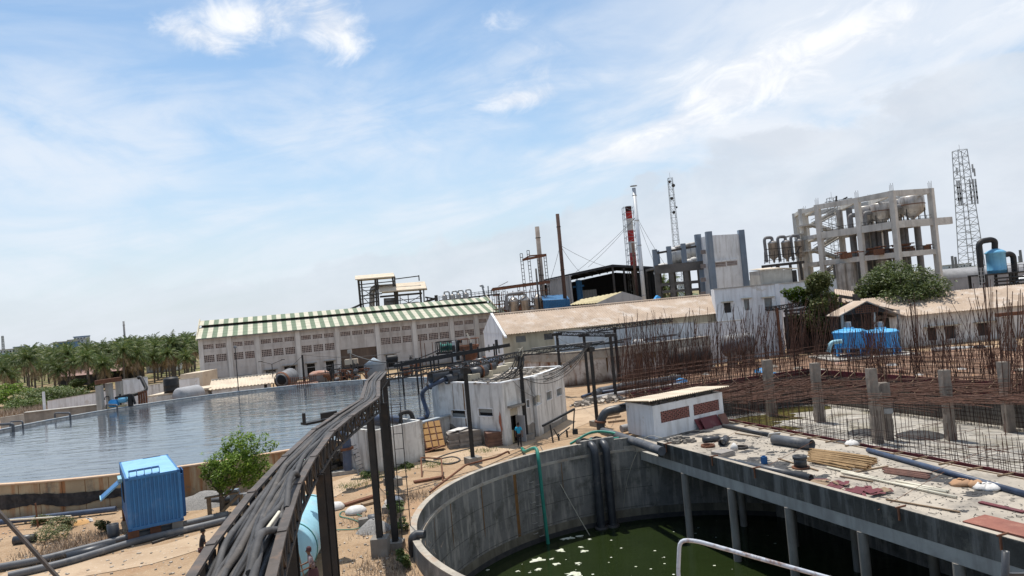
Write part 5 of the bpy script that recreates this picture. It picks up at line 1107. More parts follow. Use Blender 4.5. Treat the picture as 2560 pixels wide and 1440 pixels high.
# lamp posts and poles
def pole(label, x0, y0, x1, y1, Y, r, mat=m_steel, arms=0, head=False, name='lamp_post'):
    b, t = D(x1, y1, Y), D(x0, y0, Y); t.x = b.x; e = T(name, label, name.replace('_', ' '), (b.x, Y, 0)); MB().cyl((b.x, Y, 0), (b.x, Y, t.z), r, r * .8, 8).build('pole', mat, e)
    if arms:
        mb = MB()
        for s in (-1, 1): mb.tube([(b.x, Y, t.z), (b.x + s * arms, Y, t.z + .5)], .04, 5); mb.bx(b.x + s * arms - .25, b.x + s * arms + .25, Y - .12, Y + .12, t.z + .45, t.z + .55)
        mb.build('lamp_arm', mat, e)
    if head: MB().lathe((b.x, Y, t.z), [(0, 0), (.22, .02), (.22, .2), (0, .4)], 10).build('lamp', m_grey_steel, e)
    return e
pole('thin lamp post in front of the low hut', 595, 870, 597, 985, 95, .07, head=True); pole('lamp post with two arms beside the factory wall', 682, 910, 684, 965, 101, .08, arms=1.6)
e_ = pole('dark steel pole with wires left of the factory door', 756, 887, 760, 945, 102, .17, m_black, name='steel_pole')
MB().tube(sag(D(757, 887, 102), D(1000, 880, 96), .5), .03, 4).build('wire', m_cable, e_); MB().tube(sag(D(757, 888, 102), D(700, 930, 101), .3), .03, 4).build('wire', m_cable, e_)
# spherical valve vessel, rusty dome tank, clutter
Y = 97.5; a = D(708, 950, Y); e = T('pressure_vessel', 'small round ended vessel with dark and orange bands left of the dome tank', 'vessel', (a.x, Y, 0))
MB().lathe((a.x, Y + .2, a.z), [(0, -1.1), (.9, -.7), (1.15, 0), (1.15, 2.0), (.7, 2.6), (0, 2.8)], 20, (.25, 1, .15)).build('shell', m_grey_steel, e); MB().lathe((a.x, Y - .35, a.z), [(1.02, -.25), (1.12, 0), (1.2, 0), (1.1, -.3)], 20, (.25, 1, .15)).build('band', m_rust, e); MB().lathe((a.x - .1, Y - .75, a.z), [(0, -.2), (.5, -.1), (.72, .2)], 14, (.25, 1, .15)).build('manhole', m_void, e)
MB().bx(a.x - .8, a.x + .8, Y, Y + 2, 0, a.z - .8).build('plinth', m_conc, e)
Y = 99; a, b = D(767, 972, Y), D(820, 968, Y); c = (a + b) / 2; r = (b.x - a.x) / 2; zt, ze = D(793, 928, Y).z, D(770, 941, Y).z
e = T('dome_tank', 'round grey tank with rust mottled domed lid beyond the reservoir', 'tank', (c.x, Y + r, 0))
MB().lathe((c.x, Y + r, 0), [(0, 0), (r, 0), (r, ze)], 28).build('shell', m_grey_steel, e)
m_domerust = pm('rust_mottled_paint', (.42, .30, .25), (.34, .16, .10), 1.1, stain=((.28, .11, .07), .7, .9))
MB().lathe((c.x, Y + r, 0), [(r, ze), (r * 1.03, ze), (r * .9, ze + (zt - ze) * .5), (r * .6, ze + (zt - ze) * .85), (0, zt)], 28).build('lid', m_domerust, e)
e = T('railing', 'rusty railing around a low round basin left of the dome tank', 'railing', (D(740, 965, 97).x, 97, 1.8)); mb = MB()
for k in range(14):
    x = 722 + 5.3 * k * 1; p = D(x, 965 - (x - 722) * .06, 96 - 2 * math.sin(k / 13 * 3.14)); mb.bar(g0(p) + Vector((0, 0, 1.6)), g0(p) + Vector((0, 0, 3.1)), .07)
    if k: 
        for h in (2.4, 3.05): mb.bar(g0(pp) + Vector((0, 0, h)), g0(p) + Vector((0, 0, h)), .06)
    pp = p
mb.build('rail', m_rust, e); p = D(750, 965, 99); MB().lathe((p.x, 99, 0), [(2.6, 0), (2.6, 2.0), (2.4, 2.0), (2.4, 1.6)], 24).build('basin', m_domerust, e)
rn = random.Random(31)      # process clutter between dome tank and bridge
for i, (x, y, lab) in enumerate(((845, 948, 'rusty pump frame just right of the dome tank'), (868, 945, 'tangle of pumps and valves below the control box'), (890, 940, 'small pump frame left of the grey conical tank'), (1020, 925, 'pipe frame right of the grey conical tank'))):
    Y = 98; c = D(x, y, Y); e = T('pump_skid', lab, 'machinery', (c.x, Y, 0)); mb = MB()
    for k in range(9):
        p = Vector((c.x + rn.uniform(-1.5, 1.5), Y + rn.uniform(-1, 1), 2.0)); h = rn.uniform(.8, 2.6); mb.bar(p - Vector((0, 0, 2)), p + Vector((0, 0, h)), rn.uniform(.06, .16)); mb.bar(p + Vector((0, 0, h * .8)), p + Vector((rn.uniform(-1.5, 1.5), 0, h * .8)), .08)
    mb.build('frame', m_steel, e); mb = MB()
    for k in range(6): p = Vector((c.x + rn.uniform(-1.3, 1.3), Y + rn.uniform(-1, 1), 1.8 + rn.uniform(0, 1))); mb.lathe(p, [(0, 0), (.3, .05), (.3, .7), (0, .8)], 10, (rn.uniform(-1, 1), rn.uniform(-.3, .3), rn.choice((0, .1, 1))))
    mb.build('pump_body', rn.choice((m_rust, m_grey_steel)), e); mb = MB()
    for k in range(4): p = Vector((c.x + rn.uniform(-1.5, 1), Y - 1, rn.uniform(2, 3.6))); mb.tube(bend([p, p + Vector((rn.uniform(.5, 1.5), 0, 0)), p + Vector((rn.uniform(.5, 1.5), 0, -1))], .2), .07, 6)
    mb.build('pipework', m_rust, e); MB().bx(c.x - 1.8, c.x + 1.8, Y - 1.2, Y + 1.2, 0, 1.7).build('plinth', m_conc_l, e)
Y = 99; c = D(876, 905, Y); e = T('control_box', 'pale control box on a post in front of the factory door', 'control box', (c.x, Y, 0)); p0, p1 = D(862, 913, Y), D(892, 898, Y)
MB().bx(p0.x, p1.x, Y, Y + .8, p0.z, p0.z + .75).build('box', m_roof_cream, e); MB().bx(c.x - .1, c.x + .1, Y + .3, Y + .5, 0, p0.z).build('post', m_black, e); MB().bx(c.x - .35, c.x + .2, Y + .2, Y + .6, p1.z + .9, p1.z + 1.4).bar((c.x, Y + .4, p0.z + .7), (c.x, Y + .4, p1.z + 1), .15).build('lamp', m_conc_l, e)
MB().tube(sag((c.x, Y, p1.z + .9), D(1115, 865, 84), 1.6, 16), .08, 6).build('overhead_cable', m_cable, e)
Y = 101; a, b = D(907, 945, Y), D(958, 935, Y); c = (a + b) / 2; r = (b.x - a.x) / 2; z_ = D(930, 913, Y).z; e = T('conical_tank', 'light blue grey tank with shallow cone roof under the factory shutter', 'tank', (c.x, Y + r, 0))
MB().lathe((c.x, Y + r, 0), [(0, 0), (r, 0), (r, z_)], 26).build('shell', m_colblue and pm('blue_grey_paint', (.22, .27, .32), (.18, .22, .27), .6), e); MB().lathe((c.x, Y + r, 0), [(r, z_), (r * 1.06, z_), (0, z_ + 1.0)], 26).build('roof', m_ltblue and pm('pale_tank_roof', (.45, .52, .57), (.40, .46, .50), .6), e); MB().bar((c.x, Y + r, z_ + .9), (c.x, Y + r, z_ + 1.5), .08).build('vent', m_steel, e)
Y = 90; c = D(980, 897, Y); e = T('drum_tank', 'small black horizontal drum tank on a stand below the factory windows', 'tank', (c.x, Y, 0)); MB().lathe((c.x - .7, Y, c.z), [(0, 0), (.42, .05), (.46, .15), (.46, 1.3), (.42, 1.4), (0, 1.45)], 20, (1, .2, 0)).build('shell', m_black, e); MB().bar((c.x - .6, Y, 0), (c.x - .6, Y, c.z - .3), .12).bar((c.x + .6, Y, 0), (c.x + .6, Y, c.z - .3), .12).bar((c.x - .7, Y, c.z - .4), (c.x + .7, Y, c.z - .4), .12).build('stand', m_steel, e)
# steel racks between reservoir and pump house
mb = MB(); Y = 74; e = T('steel_rack', 'black steel rack of beams standing over the far reservoir rim', 'rack', (D(1130, 930, Y).x, Y, 0))
for x0, y0, x1, y1, w in ((985, 915, 1275, 862, .35), (1010, 906, 1150, 884, .2), (1070, 896, 1245, 866, .25), (1000, 925, 1180, 902, .2)): mb.bar(D(x0, y0, Y), D(x1, y1, Y), w, w); mb.bar(D(x0, y0, Y + 2), D(x1, y1, Y + 2), w * .7)
for x0, y0 in ((1004, 912), (1040, 905), (1050, 903), (1076, 900), (1084, 898), (1130, 888), (1160, 883), (1195, 877), (1235, 869), (1240, 868)):
    p = D(x0, y0, Y); mb.bar(g0(p), p + Vector((0, 0, .4)), .16)
for x in (1135, 1178, 1242): p = D(x, 880 - (x - 1135) * .13, Y); mb.bar(p, p + Vector((0, 0, .7)), .3)
mb.build('steel_frame', m_black, e)
Y = 84; e = T('reel_platform', 'railed platform with green cable reels in front of the factory', 'platform', (D(1118, 880, Y).x, Y, 0)); mb = MB(); a, b = D(1090, 884, Y), D(1142, 882, Y); zt = D(1095, 856, Y).z
for y in (Y, Y + 1.6):
    mb.bar((a.x, y, a.z), (b.x, y, b.z), .15); mb.bar((a.x, y, zt), (b.x, y, zt), .08)
    for k in range(11): x = a.x + (b.x - a.x) * k / 10; mb.bar((x, y, a.z), (x, y, zt), .07)
for x in (a.x + .2, b.x - .2): mb.bar((x, Y, 0), (x, Y, a.z), .15)
mb.build('frame', m_black, e)
for k in range(2):
    c = Vector((a.x + (b.x - a.x) * (.4 + .33 * k), Y + .8, (a.z + zt) / 2 - .05)); MB().lathe(c, [(0, -.45), (.62, -.45), (.62, -.35), (.4, -.35), (.4, .35), (.62, .35), (.62, .45), (0, .45)], 18, (1, 0, 0)).build('cable_reel', m_teal, e)
Y = 82; e = T('rusty_hopper', 'rusty railed hopper with a tilted white arm left of the white gable', 'hopper', (D(1180, 870, Y).x, Y, 0)); mb = MB(); p = D(1172, 862, Y)
mb.lathe((p.x, Y, p.z - 2.2), [(.4, 0), (1.0, 1.2), (1.15, 2.0), (1.15, 2.2), (.9, 2.2)], 12); mb.build('bowl', m_rust, e); mb = MB()
for k in range(8): an = k * .785; mb.bar((p.x + 1.2 * math.cos(an), Y + 1.2 * math.sin(an), 0 if k % 2 else p.z - .2), (p.x + 1.2 * math.cos(an), Y + 1.2 * math.sin(an), p.z + .7), .06)
mb.tube([(p.x + 1.2 * math.cos(t * .4), Y + 1.2 * math.sin(t * .4), p.z + .7) for t in range(17)], .04, 5); mb.build('railing', m_rust, e); MB().bar(D(1167, 833, Y), D(1178, 855, Y), .16).build('arm', m_pvc, e); MB().tube(bend([D(1145, 900, Y), D(1144, 852, Y), D(1155, 853, Y)], .4), .22, 8).build('black_pipe', m_black, e); MB().bx(D(1131, 880, Y).x, D(1139, 880, Y).x, Y + .3, Y + .9, 0, D(1135, 853, Y).z).build('panel', m_pilaster, e)
for x, y0, yb in ((1053, 840, 915), (1063, 858, 915), (1081, 855, 900)):
    pole('thin rusty rod standing left of the reel platform', x, y0, x + 3, yb, 82, .05, m_rust, name='steel_rod')['group'] = 'rusty rods by the reel platform'

# ================================================================== OPEN RUSTY TANK and ground right of it
ta, tb_ = Vector((5.3, 83.6, 0)), Vector((24.5, 90.5, 0)); tl_ = Vector((.6, 88.5, 0)); tz = 3.9
e = T('rusty_wall_tank', 'open concrete tank with rust streaked peeling walls in front of the tan hall', 'tank', tuple(ta))
m_peel = pm('peeling_rusty_plaster', (.58, .54, .50), (.42, .38, .33), .7, streak=((.17, .075, .035), .95, 1.5), stain=((.20, .16, .125), .85, 1.1, .5), base=((.10, .06, .04), .9, .95), speck=((.2, .17, .14), .5, 3))
def thickwall(mb, P, Q, z0, z1, th=.3):
    n = (Q - P).normalized(); n = Vector((-n.y, n.x, 0)) * th; v = Vector((0, 0, 1)); return mb.add([P + v * z0, Q + v * z0, Q + n + v * z0, P + n + v * z0, P + v * z1, Q + v * z1, Q + n + v * z1, P + n + v * z1], [(0, 3, 2, 1), (4, 5, 6, 7), (0, 1, 5, 4), (1, 2, 6, 5), (2, 3, 7, 6), (3, 0, 4, 7)])
P_ = catmull([tl_, ta + Vector((-.9, 1.2, 0)), ta + Vector((.8, -.1, 0)), Vector((14, 86, 0)), tb_], 6)
mb = MB()
for a, b in zip(P_, P_[1:]): thickwall(mb, a, b, 0, tz)
mb.build('wall', m_peel, e); thickwall(MB(), tb_, tb_ + Vector((-2, 7, 0)), 0, tz).build('side_wall', m_peel, e)
mb = MB()
for a, b in zip(P_, P_[1:]): mb.bar(a + Vector((0, .12, tz + .06)), b + Vector((0, .12, tz + .06)), .55, .12); mb.bar(a + Vector((0, -.08, tz - .55)), b + Vector((0, -.08, tz - .55)), .14, .9)
mb.build('rim', m_rim, e)
mb = MB(); mb.poly([tl_ + Vector((0, .5, tz - .6)), ta + Vector((0, .6, tz - .6)), tb_ + Vector((0, .3, tz - .6)), Vector((22, 91.8, tz - .6)), Vector((-1, 91.5, tz - .6))]); mb.build('water_surface', m_pitwater, e)
wallpx('low white wall with pipes between the rusty tank and the tan hall', 1385, 830, 1735, 806, 91, 93.5, m_white2)
mb = MB(); rn = random.Random(17)
for k in range(10): p = D(rn.uniform(1330, 1640), 0, 87); x = rn.uniform(0, 18); mb.tube([Vector((x, 87 + rn.uniform(-1, 3), tz + .3 + rn.uniform(0, .4))), Vector((x + rn.uniform(3, 7), 88.5 + rn.uniform(-1, 2), tz + .3 + rn.uniform(0, .5)))], rn.choice((.08, .12, .18)), 6)
one(mb, 'pipe_bundle', 'grey pipes laid across the top of the rusty tank', 'pipe bundle', m_greypipe)
for x, y in ((1590, 852), (1600, 850)):
    c = D(x, y, 87); one(MB().lathe((c.x, c.y, tz - .1), [(0, 0), (.5, .1), (.55, .4), (.3, .75), (0, .8)], 9), 'white_sack', 'white sack lying on the rim of the rusty tank', 'sack', m_sack, 'white sacks on the rusty tank')
# white wall panels and boiler drums right of it
wallpx('tall white washed wall behind the horizontal drums', 1725, 812, 1860, 800, 94, 96, m_white2, .3)
for x, y, r, L_, lab in ((1845, 862, 1.35, 4.0, 'dark horizontal drum tank between rebar and the white block'), (1868, 850, .9, 1.6, 'short grey drum behind the dark horizontal drum')):
    c = D(x, y, 89); e = T('drum_tank', lab, 'tank', (c.x, c.y, 0)); MB().lathe((c.x - L_ / 2, c.y, c.z), [(0, 0), (r * .7, .1), (r, .4), (r, L_ - .4), (r * .7, L_ - .1), (0, L_)], 20, (1, .15, 0)).build('shell', m_grey_steel, e); MB().bx(c.x - L_ * .3, c.x - L_ * .15, c.y - r * .8, c.y + r * .8, 0, c.z - r * .6).bx(c.x + L_ * .15, c.x + L_ * .3, c.y - r * .8, c.y + r * .8, 0, c.z - r * .6).build('saddle', m_conc, e)
c = G(1745, 930, 0); e = T('drum_tank', 'fat dark horizontal drum lying in front of the rusty tank wall', 'tank', (c.x, c.y, 0)); MB().lathe((c.x - 3, c.y, 1.9), [(0, 0), (.8, .1), (1.15, .4), (1.15, 4.4), (.8, 4.8), (0, 4.9)], 22, (1, .2, .03)).build('shell', m_steel, e); MB().bx(c.x - 2, c.x - 1.5, c.y - 1, c.y + 1.2, 0, .8).bx(c.x + 1, c.x + 1.5, c.y - .6, c.y + 1.6, 0, .8).build('saddle', m_conc, e)
# large pipes lying in front of the rusty tank
for pts, r, mt, lab in (([G(1487, 985, .4), G(1500, 978, .4), G(1560, 965, .4), G(1700, 945, .4)], .38, m_greypipe, 'thick grey pipe laid on the ground before the rusty tank'), ([G(1465, 1000, .3), G(1540, 985, .3), G(1700, 962, .3)], .22, m_clad, 'thin pale pipe parallel to the thick grey one'), ([G(1455, 992, .2), G(1475, 985, .2), G(1540, 975, .5)], .15, m_bluepipe, 'short blue pipe beside the rubble heap')):
    one(MB().tube(bend(pts, .6), r, 10), 'ground_pipe', lab, 'pipe', mt)

# ================================================================== CURVED PUMP HOUSE
Lp, Cc, Md, Rp = Vector((-6.45, 55.9, 0)), Vector((-1.35, 51.3, 0)), Vector((1.45, 54.8, 0)), Vector((3.7, 60.4, 0)); PH = 4.5
ph = T('pump_house', 'stained white pump house with slit windows and an open doorway', 'pump house', tuple(Cc))
def facade(P, Q, holes, th=.25, z1=PH, ext=0):
    rz_, L_ = wframe(P, Q); return xf(holed_wall(MB(), -ext, L_, 0, z1, holes, 0, th), tuple(P), rz_)
def tpx(P, Q, px, py): rz_, _ = wframe(P, Q); return facade_t(P, rz_, px, py)
Ra, Rb = wframe(Lp, Cc), wframe(Cc, Md); Rc_ = wframe(Md, Rp)
def hz(P, Q, px0, px1, yt, yb):
    t0, t1 = tpx(P, Q, px0, (yt + yb) / 2), tpx(P, Q, px1, (yt + yb) / 2); p = P.lerp(Q, (t0 + t1) / 2 / (Q - P).length); return (t0, t1, D((px0 + px1) / 2, yb, p.y).z, D((px0 + px1) / 2, yt, p.y).z, 'w')
hl = [hz(Lp, Cc, 1129, 1164, 1026, 1043), hz(Lp, Cc, 1197, 1232, 1022, 1040)]
hm = [hz(Cc, Md, 1278, 1297, 1015, 1108), hz(Cc, Md, 1316, 1323, 1000, 1018)]; hm[0] = (hm[0][0], hm[0][1], 0.02, 2.55, 'd')
hr_ = [hz(Md, Rp, 1340, 1353, 990, 1011), hz(Md, Rp, 1366, 1379, 979, 999), hz(Md, Rp, 1391, 1404, 971, 989)]
facade(Lp, Cc, hl).build('wall', m_white, ph); facade(Cc, Md, hm).build('wall', m_white, ph); facade(Md, Rp, hr_).build('wall', m_white, ph)
b1, b2_, b3 = Vector((-2.6, 63.8, 0)), Vector((-5.5, 60.5, 0)), Vector((-7.2, 57.6, 0))
mb = MB()
for p, q_ in ((Rp, b1), (b1, b2_), (b2_, b3), (b3, Lp)): thickwall(mb, p, q_, 0, PH, .2)
mb.build('back_wall', m_white, ph)
MB().prism([v * 1.0 for v in (Lp + Vector((.2, .3, 0)), Cc + Vector((0, .4, 0)), Md + Vector((-.2, .2, 0)), Rp + Vector((-.3, 0, 0)), b1, b2_, b3)], PH - .5, PH - .05).build('roof', m_deck, ph)
mb = MB()
for p, q_ in ((Lp, Cc), (Cc, Md), (Md, Rp), (Rp, b1), (b1, b2_), (b2_, b3), (b3, Lp)):
    n = (q_ - p).normalized(); n = Vector((-n.y, n.x, 0)) * .12; mb.bar(p + n + Vector((0, 0, PH + .05)), q_ + n + Vector((0, 0, PH + .02)), .34, .09)
mb.build('coping', m_white2, ph)
for P, Q, hs in ((Lp, Cc, hl), (Cc, Md, hm), (Md, Rp, hr_)):
    rz_, _ = wframe(P, Q)
    for h in hs:
        if h[4] == 'd': 
            xf(MB().bx(h[0], h[1], .5, .54, 0, 2.1), tuple(P), rz_).build('doorway', m_void, ph); xf(MB().bx(h[0], h[1], .05, .09, 2.02, 2.55), tuple(P), rz_).build('transom', m_cream, ph)
            xf(MB().bx(h[0] - .25, h[1] + .35, -.45, -.003, 2.65, 2.8), tuple(P), rz_).build('sunshade', m_conc, ph)
            xf(MB().bx(h[1] - .05, h[1] + .02, -.6, .05, .05, 1.95), tuple(P), rz_).build('door_leaf', m_clad, ph); xf(MB().bx(h[0] + .05, h[0] + .45, .2, .3, .05, .95), tuple(P), rz_).build('half_door', m_roof_yel, ph)
        else:
            o = xf(MB().bx(h[0], h[1], .14, .17, h[2], h[3]), tuple(P), rz_).build('window', m_void if P is Lp else m_glass, ph); mb = MB(); w_ = .06
            mb.bx(h[0] - w_, h[1] + w_, -.03, -.003, h[3], h[3] + w_).bx(h[0] - w_, h[1] + w_, -.03, -.003, h[2] - w_, h[2]).bx(h[0] - w_, h[0], -.03, -.003, h[2], h[3]).bx(h[1], h[1] + w_, -.03, -.003, h[2], h[3])
            xf(mb, tuple(P), rz_).build('window_frame', m_white2, o)
            if P is Lp: xf(MB().bx(h[0] + .03, h[1] - .03, .08, .11, h[2] + (0 if hs.index(h) == 0 else (h[3] - h[2]) * .45), h[2] + (h[3] - h[2]) * (.5 if hs.index(h) == 0 else 1)), tuple(P), rz_).build('shutter', m_glass, o)
rz_, _ = wframe(Lp, Cc); Llen = (Cc - Lp).length
def blot(P, rz_, pts, mat, name, y=-.012): xf(MB().add([(x, y, z) for x, z in pts], [tuple(range(len(pts)))]), tuple(P), rz_).build(name, mat, ph)
blot(Lp, rz_, [(.25, .1), (.2, 1.5), (.45, 1.75), (.8, 1.4), (1.3, 1.3), (1.9, .9), (2.5, .75), (3.2, .1)], m_conc, 'bare_plaster_patch')
blot(Lp, rz_, [(Llen - .42, .9), (Llen - .5, 1.3), (Llen - .62, 1.7), (Llen - .58, 2.1), (Llen - .5, 2.25), (Llen - .47, 2.5), (Llen - .38, 2.3), (Llen - .33, 1.9), (Llen - .36, 1.5), (Llen - .3, 1.2)], m_brick, 'exposed_brick')
blot(Lp, rz_, [(.8, .35), (.75, .9), (1.1, 1.05), (1.45, .7), (1.3, .3)], m_void, 'wall_hole', -.02)
for x, w_ in ((2.75, .12), (3.0, .18), (1.6, .05)): blot(Lp, rz_, [(x, 1.2 if w_ > .1 else 2.2), (x, PH - .05), (x + w_, PH - .05), (x + w_ * .8, 1.2 if w_ > .1 else 2.4)], m_ruststain, 'rust_streak', -.008)
# dirt band on the right hand facade
rz2, _ = wframe(Cc, Md); rz3, _ = wframe(Md, Rp)
blot(Cc, rz2, [(1.9, 0.02), (2.0, .9), (2.3, 1.2), (2.7, 1.0), (3.2, 1.15), (3.8, .8), (4.45, .7), (4.45, 0.02)], m_conc, 'bare_plaster_patch')
blot(Md, rz3, [(0.02, .02), (0.02, .7), (.8, .5), (1.5, .55), (2.5, .4), (4, .35), (5.5, .5), (5.9, .9), (5.95, 0.02)], m_conc, 'bare_plaster_patch')
# roof load: black pipe pieces, blocks, rubble, cables
rz_pipe = Vector((.72, .55, .02)).normalized(); zz_ = PH - .05
spec = [(1112, 938, .48, 2.6, .2), (1150, 943, .36, 2.6, .0), (1170, 935, .42, 2.2, .2), (1195, 930, .42, 1.6, .35), (1150, 920, .36, 2.2, .6), (1180, 912, .36, 2.0, .75), (1205, 905, .38, 1.6, .85), (1222, 908, .42, 1.4, .5), (1135, 930, .34, 2.2, .3), (1160, 928, .33, 2.4, .9), (1190, 915, .36, 2.0, 1.2), (1238, 900, .36, 1.5, .5), (1215, 918, .34, 1.7, .9)]
for i, (x, y, r, L_, up) in enumerate(spec):
    c = G(x, y, zz_ + r + up * .5); d = rz_pipe * 1
    e = T('pipe_piece', ('big black elbow piece hanging over the pump house roof edge', 'black pipe piece lying on the pump house roof')[min(i, 1)], 'pipe piece', tuple(c), 0, 'black pipe pieces piled on the pump house roof' if i else None)
    MB().pipe(c - d * L_ / 2, c + d * L_ / 2, r, .05, 20).build('pipe', m_blackpipe, e); MB().pipe(c + d * (L_ * .12), c + d * (L_ * .12 + .14), r + .08, .08, 20).build('collar', m_rust, e)
e = T('blue_pipe', 'blue grey pipe curving down the left end of the pump house', 'pipe', tuple(Lp)); zt = PH + .6
MB().tube(bend([G(1245, 895, PH + 1.0), G(1130, 940, PH + .5), G(1068, 968, PH - .2), G(1052, 985, PH - .9), D(1071, 1035, 56.5), D(1063, 1046, 56), D(1045, 1050, 55.5)], .8), .17, 12).build('pipe', m_bluepipe, e)
mb = MB(); 
for p in (G(1072, 965, PH - .15), D(1066, 1045, 56.1)): mb.cyl(p - Vector((.06, 0, .05)), p + Vector((.06, 0, .05)), .33, n=14)
mb.build('flange', m_steel, e)
for i, (x, y, s) in enumerate(((1108, 957, 1), (1142, 950, 1), (1185, 952, .9), (1215, 945, 1.1), (1240, 934, .9), (1258, 930, .9), (1272, 922, .9))):
    c = G(x, y, zz_); one(MB().box((c.x, c.y, zz_ + .28), (1.0 * s, .5, .52), .6), 'concrete_block', 'cream concrete block propping pipes on the pump house roof', 'block', m_cream, 'blocks on the pump house roof')
rn = random.Random(77); mb = MB()
for k in range(150):
    t = rn.random(); p = Vector((rn.uniform(.2, 1), 0, 0)); a, b = Cc.lerp(Rp, t), Cc.lerp(Rp, t) + Vector((-2.4, 1.6, 0)); c = a.lerp(b, rn.uniform(.18, 1)); s = rn.uniform(.07, .22)
    mb.box((c.x + .3 * (t < .5), c.y, zz_ + s * .5), (s * 1.4, s, s), rn.uniform(0, 3))
one(mb, 'brick_rubble', 'broken brick rubble scattered on the pump house roof', 'rubble', m_rubble, kind='stuff')
e = T('meter_box', 'cream meter box with thin wires on the pump house wall between small windows', 'meter box', (0, 0, 0)); t_ = hr_[0]; p = Md + (Rp - Md).normalized() * t_[0]; e.location = (p.x, p.y, t_[3]); 
MB().box((p.x + .15, p.y - .1, t_[3] - .1), (.32, .16, .5), rz3).build('box', m_cream, e)
mb = MB()
for dx in (-.4, .1, .5): mb.tube(sag((p.x + .1, p.y - .15, t_[3]), (p.x - .8 + dx * 2, p.y - 1.2 + dx, PH + .05), .25, 8), .015, 4)
mb.build('wire', m_cable, e)
# ================================================================== OVERHEAD CABLE GANTRY
GZ = 6.4
gp = [Vector((-8.1, 42.6, GZ)), Vector((-3.53, 46.6, GZ)), Vector((.12, 53, GZ)), Vector((5.75, 56.2, GZ))]
gt = T('cable_gantry', 'black zigzag lattice gantry carrying cables over the pump house', 'gantry', (gp[0].x, gp[0].y, 0))
for a, b in zip(gp, gp[1:]): truss(MB(), a, b, .55, .30, int((b - a).length / .6), .055).build('lattice_beam', m_black, gt)
for i, p in enumerate(gp):
    MB().ibeam((p.x, p.y, 0.35), (p.x, p.y, GZ - .2), .26, .26, .03).build('post', m_black, gt); MB().box((p.x, p.y, GZ - .36), (.52, .42, .34), .6).build('bracket', m_black, gt)
    MB().box((p.x, p.y, .2), (.9, .9, .45), .5).build('footing', m_conc, gt)
ladder_flat(MB(), (gp[0].x - .95, gp[0].y - .4, 0), (gp[0].x - .95, gp[0].y - .4, GZ), .42, 16, .045).build('ladder', m_steel, gt)
cab = T('cable_bundle', 'thick sagging bundle of grey cables hanging from the gantry onto the pump house roof', 'cable bundle', tuple(gp[2])); mb = MB(); rn = random.Random(5)
for k in range(15):
    o = Vector((rn.uniform(-.3, .3), rn.uniform(-.3, .3), rn.uniform(-.1, .1))); m1 = G(1225, 958, PH) + Vector((rn.uniform(-.5, .5), rn.uniform(0, .6), 0))
    mb.tube(catmull([gp[2] + o, gp[2] + o * 1.6 + Vector((-.25, -.3, -.9)), m1 + Vector((1.2, .8, .25)) + o, m1 + o * .5 + Vector((0, .4, .1)), G(1170, 945, PH) + o], 4), .032, 5)
for k in range(12):
    o = Vector((rn.uniform(-.2, .2), rn.uniform(-.2, .2), rn.uniform(-.15, .15))); q_ = G(rn.uniform(1240, 1330), rn.uniform(925, 945), PH + .1)
    mb.tube(sag(gp[3] + o + Vector((0, 0, .1)), q_, rn.uniform(.9, 1.8), 12), .028, 5)
mb.build('cables', m_cable, cab)
one(MB().tube(catmull([gp[2] + Vector((-.1, -.3, .4)), gp[2] + Vector((.25, -.35, .25)), gp[2] + Vector((.1, -.4, -.2)), gp[2] + Vector((-.05, -.4, .1)), gp[2] + Vector((.3, -.35, .5))], 5), .05, 6), 'rope_knot', 'pale rope knotted around the gantry over the third post', 'rope', m_rope)
# second, rusted gantry going right through the rebar
q0 = [(1395, 833, 1397, 890), (1457, 836, 1473, 987), (1521, 836, 1540, 997)]
g2 = T('cable_gantry', 'short lattice gantry with white insulators behind the pump house', 'gantry', (G(1473, 987).x, G(1473, 987).y, 0)); tops = []
for x0, y0, x1, y1 in q0:
    b = G(x1, y1) if x1 > 1400 else Vector((D(1397, 890, 76).x, 76, 0)); t = D(x0, y0, b.y); tops.append(Vector((b.x, b.y, t.z))); MB().ibeam(b, (b.x, b.y, t.z), .28, .28, .03).build('post', m_black, g2); MB().box((b.x, b.y, t.z - .1), (1.1, .6, .3)).build('bracket', m_black, g2)
for a, b in zip(tops, tops[1:]): truss(MB(), a, b, .6, .35, 9, .06).build('lattice_beam', m_black, g2)
g3 = T('cable_gantry', 'long rusty lattice gantry crossing above the rebar to the white block', 'gantry', (G(1548, 952).x, G(1548, 952).y, 0)); tops = []
for x0, y0, x1, y1 in ((1532, 818, 1549, 955), (1637, 804, 1650, 921), (1736, 793, 1747, 890), (1835, 781, 1844, 882), (1942, 770, 1954, 892)):
    b = G(x1, y1); t = D(x0, y0, b.y); tops.append(Vector((b.x, b.y, t.z))); MB().ibeam(b, (b.x, b.y, t.z), .32, .32, .03).build('post', m_rust if x0 > 1600 else m_black, g3)
tops = [D(1460, 828, tops[0].y - 2)] + tops + [D(2025, 757, tops[-1].y + 3)]
for a, b in zip(tops, tops[1:]): truss(MB(), a, b, .8, .5, int((b - a).length / .9) + 1, .10).build('lattice_beam', m_steel if a is not tops[0] else m_black, g3)
# thin loose wires
for a, b, s in ((D(1390, 840, 76), D(1470, 862, 57), .4), (D(1530, 835, 72), D(1480, 868, 57), .2), (G(1418, 1030, .1), G(1560, 1000, .1), 0)):
    one(MB().tube(sag(a, b, s, 10), .022, 4), 'loose_wire', 'thin loose wire strung between the gantries', 'wire', m_cable, 'loose wires around the gantries')
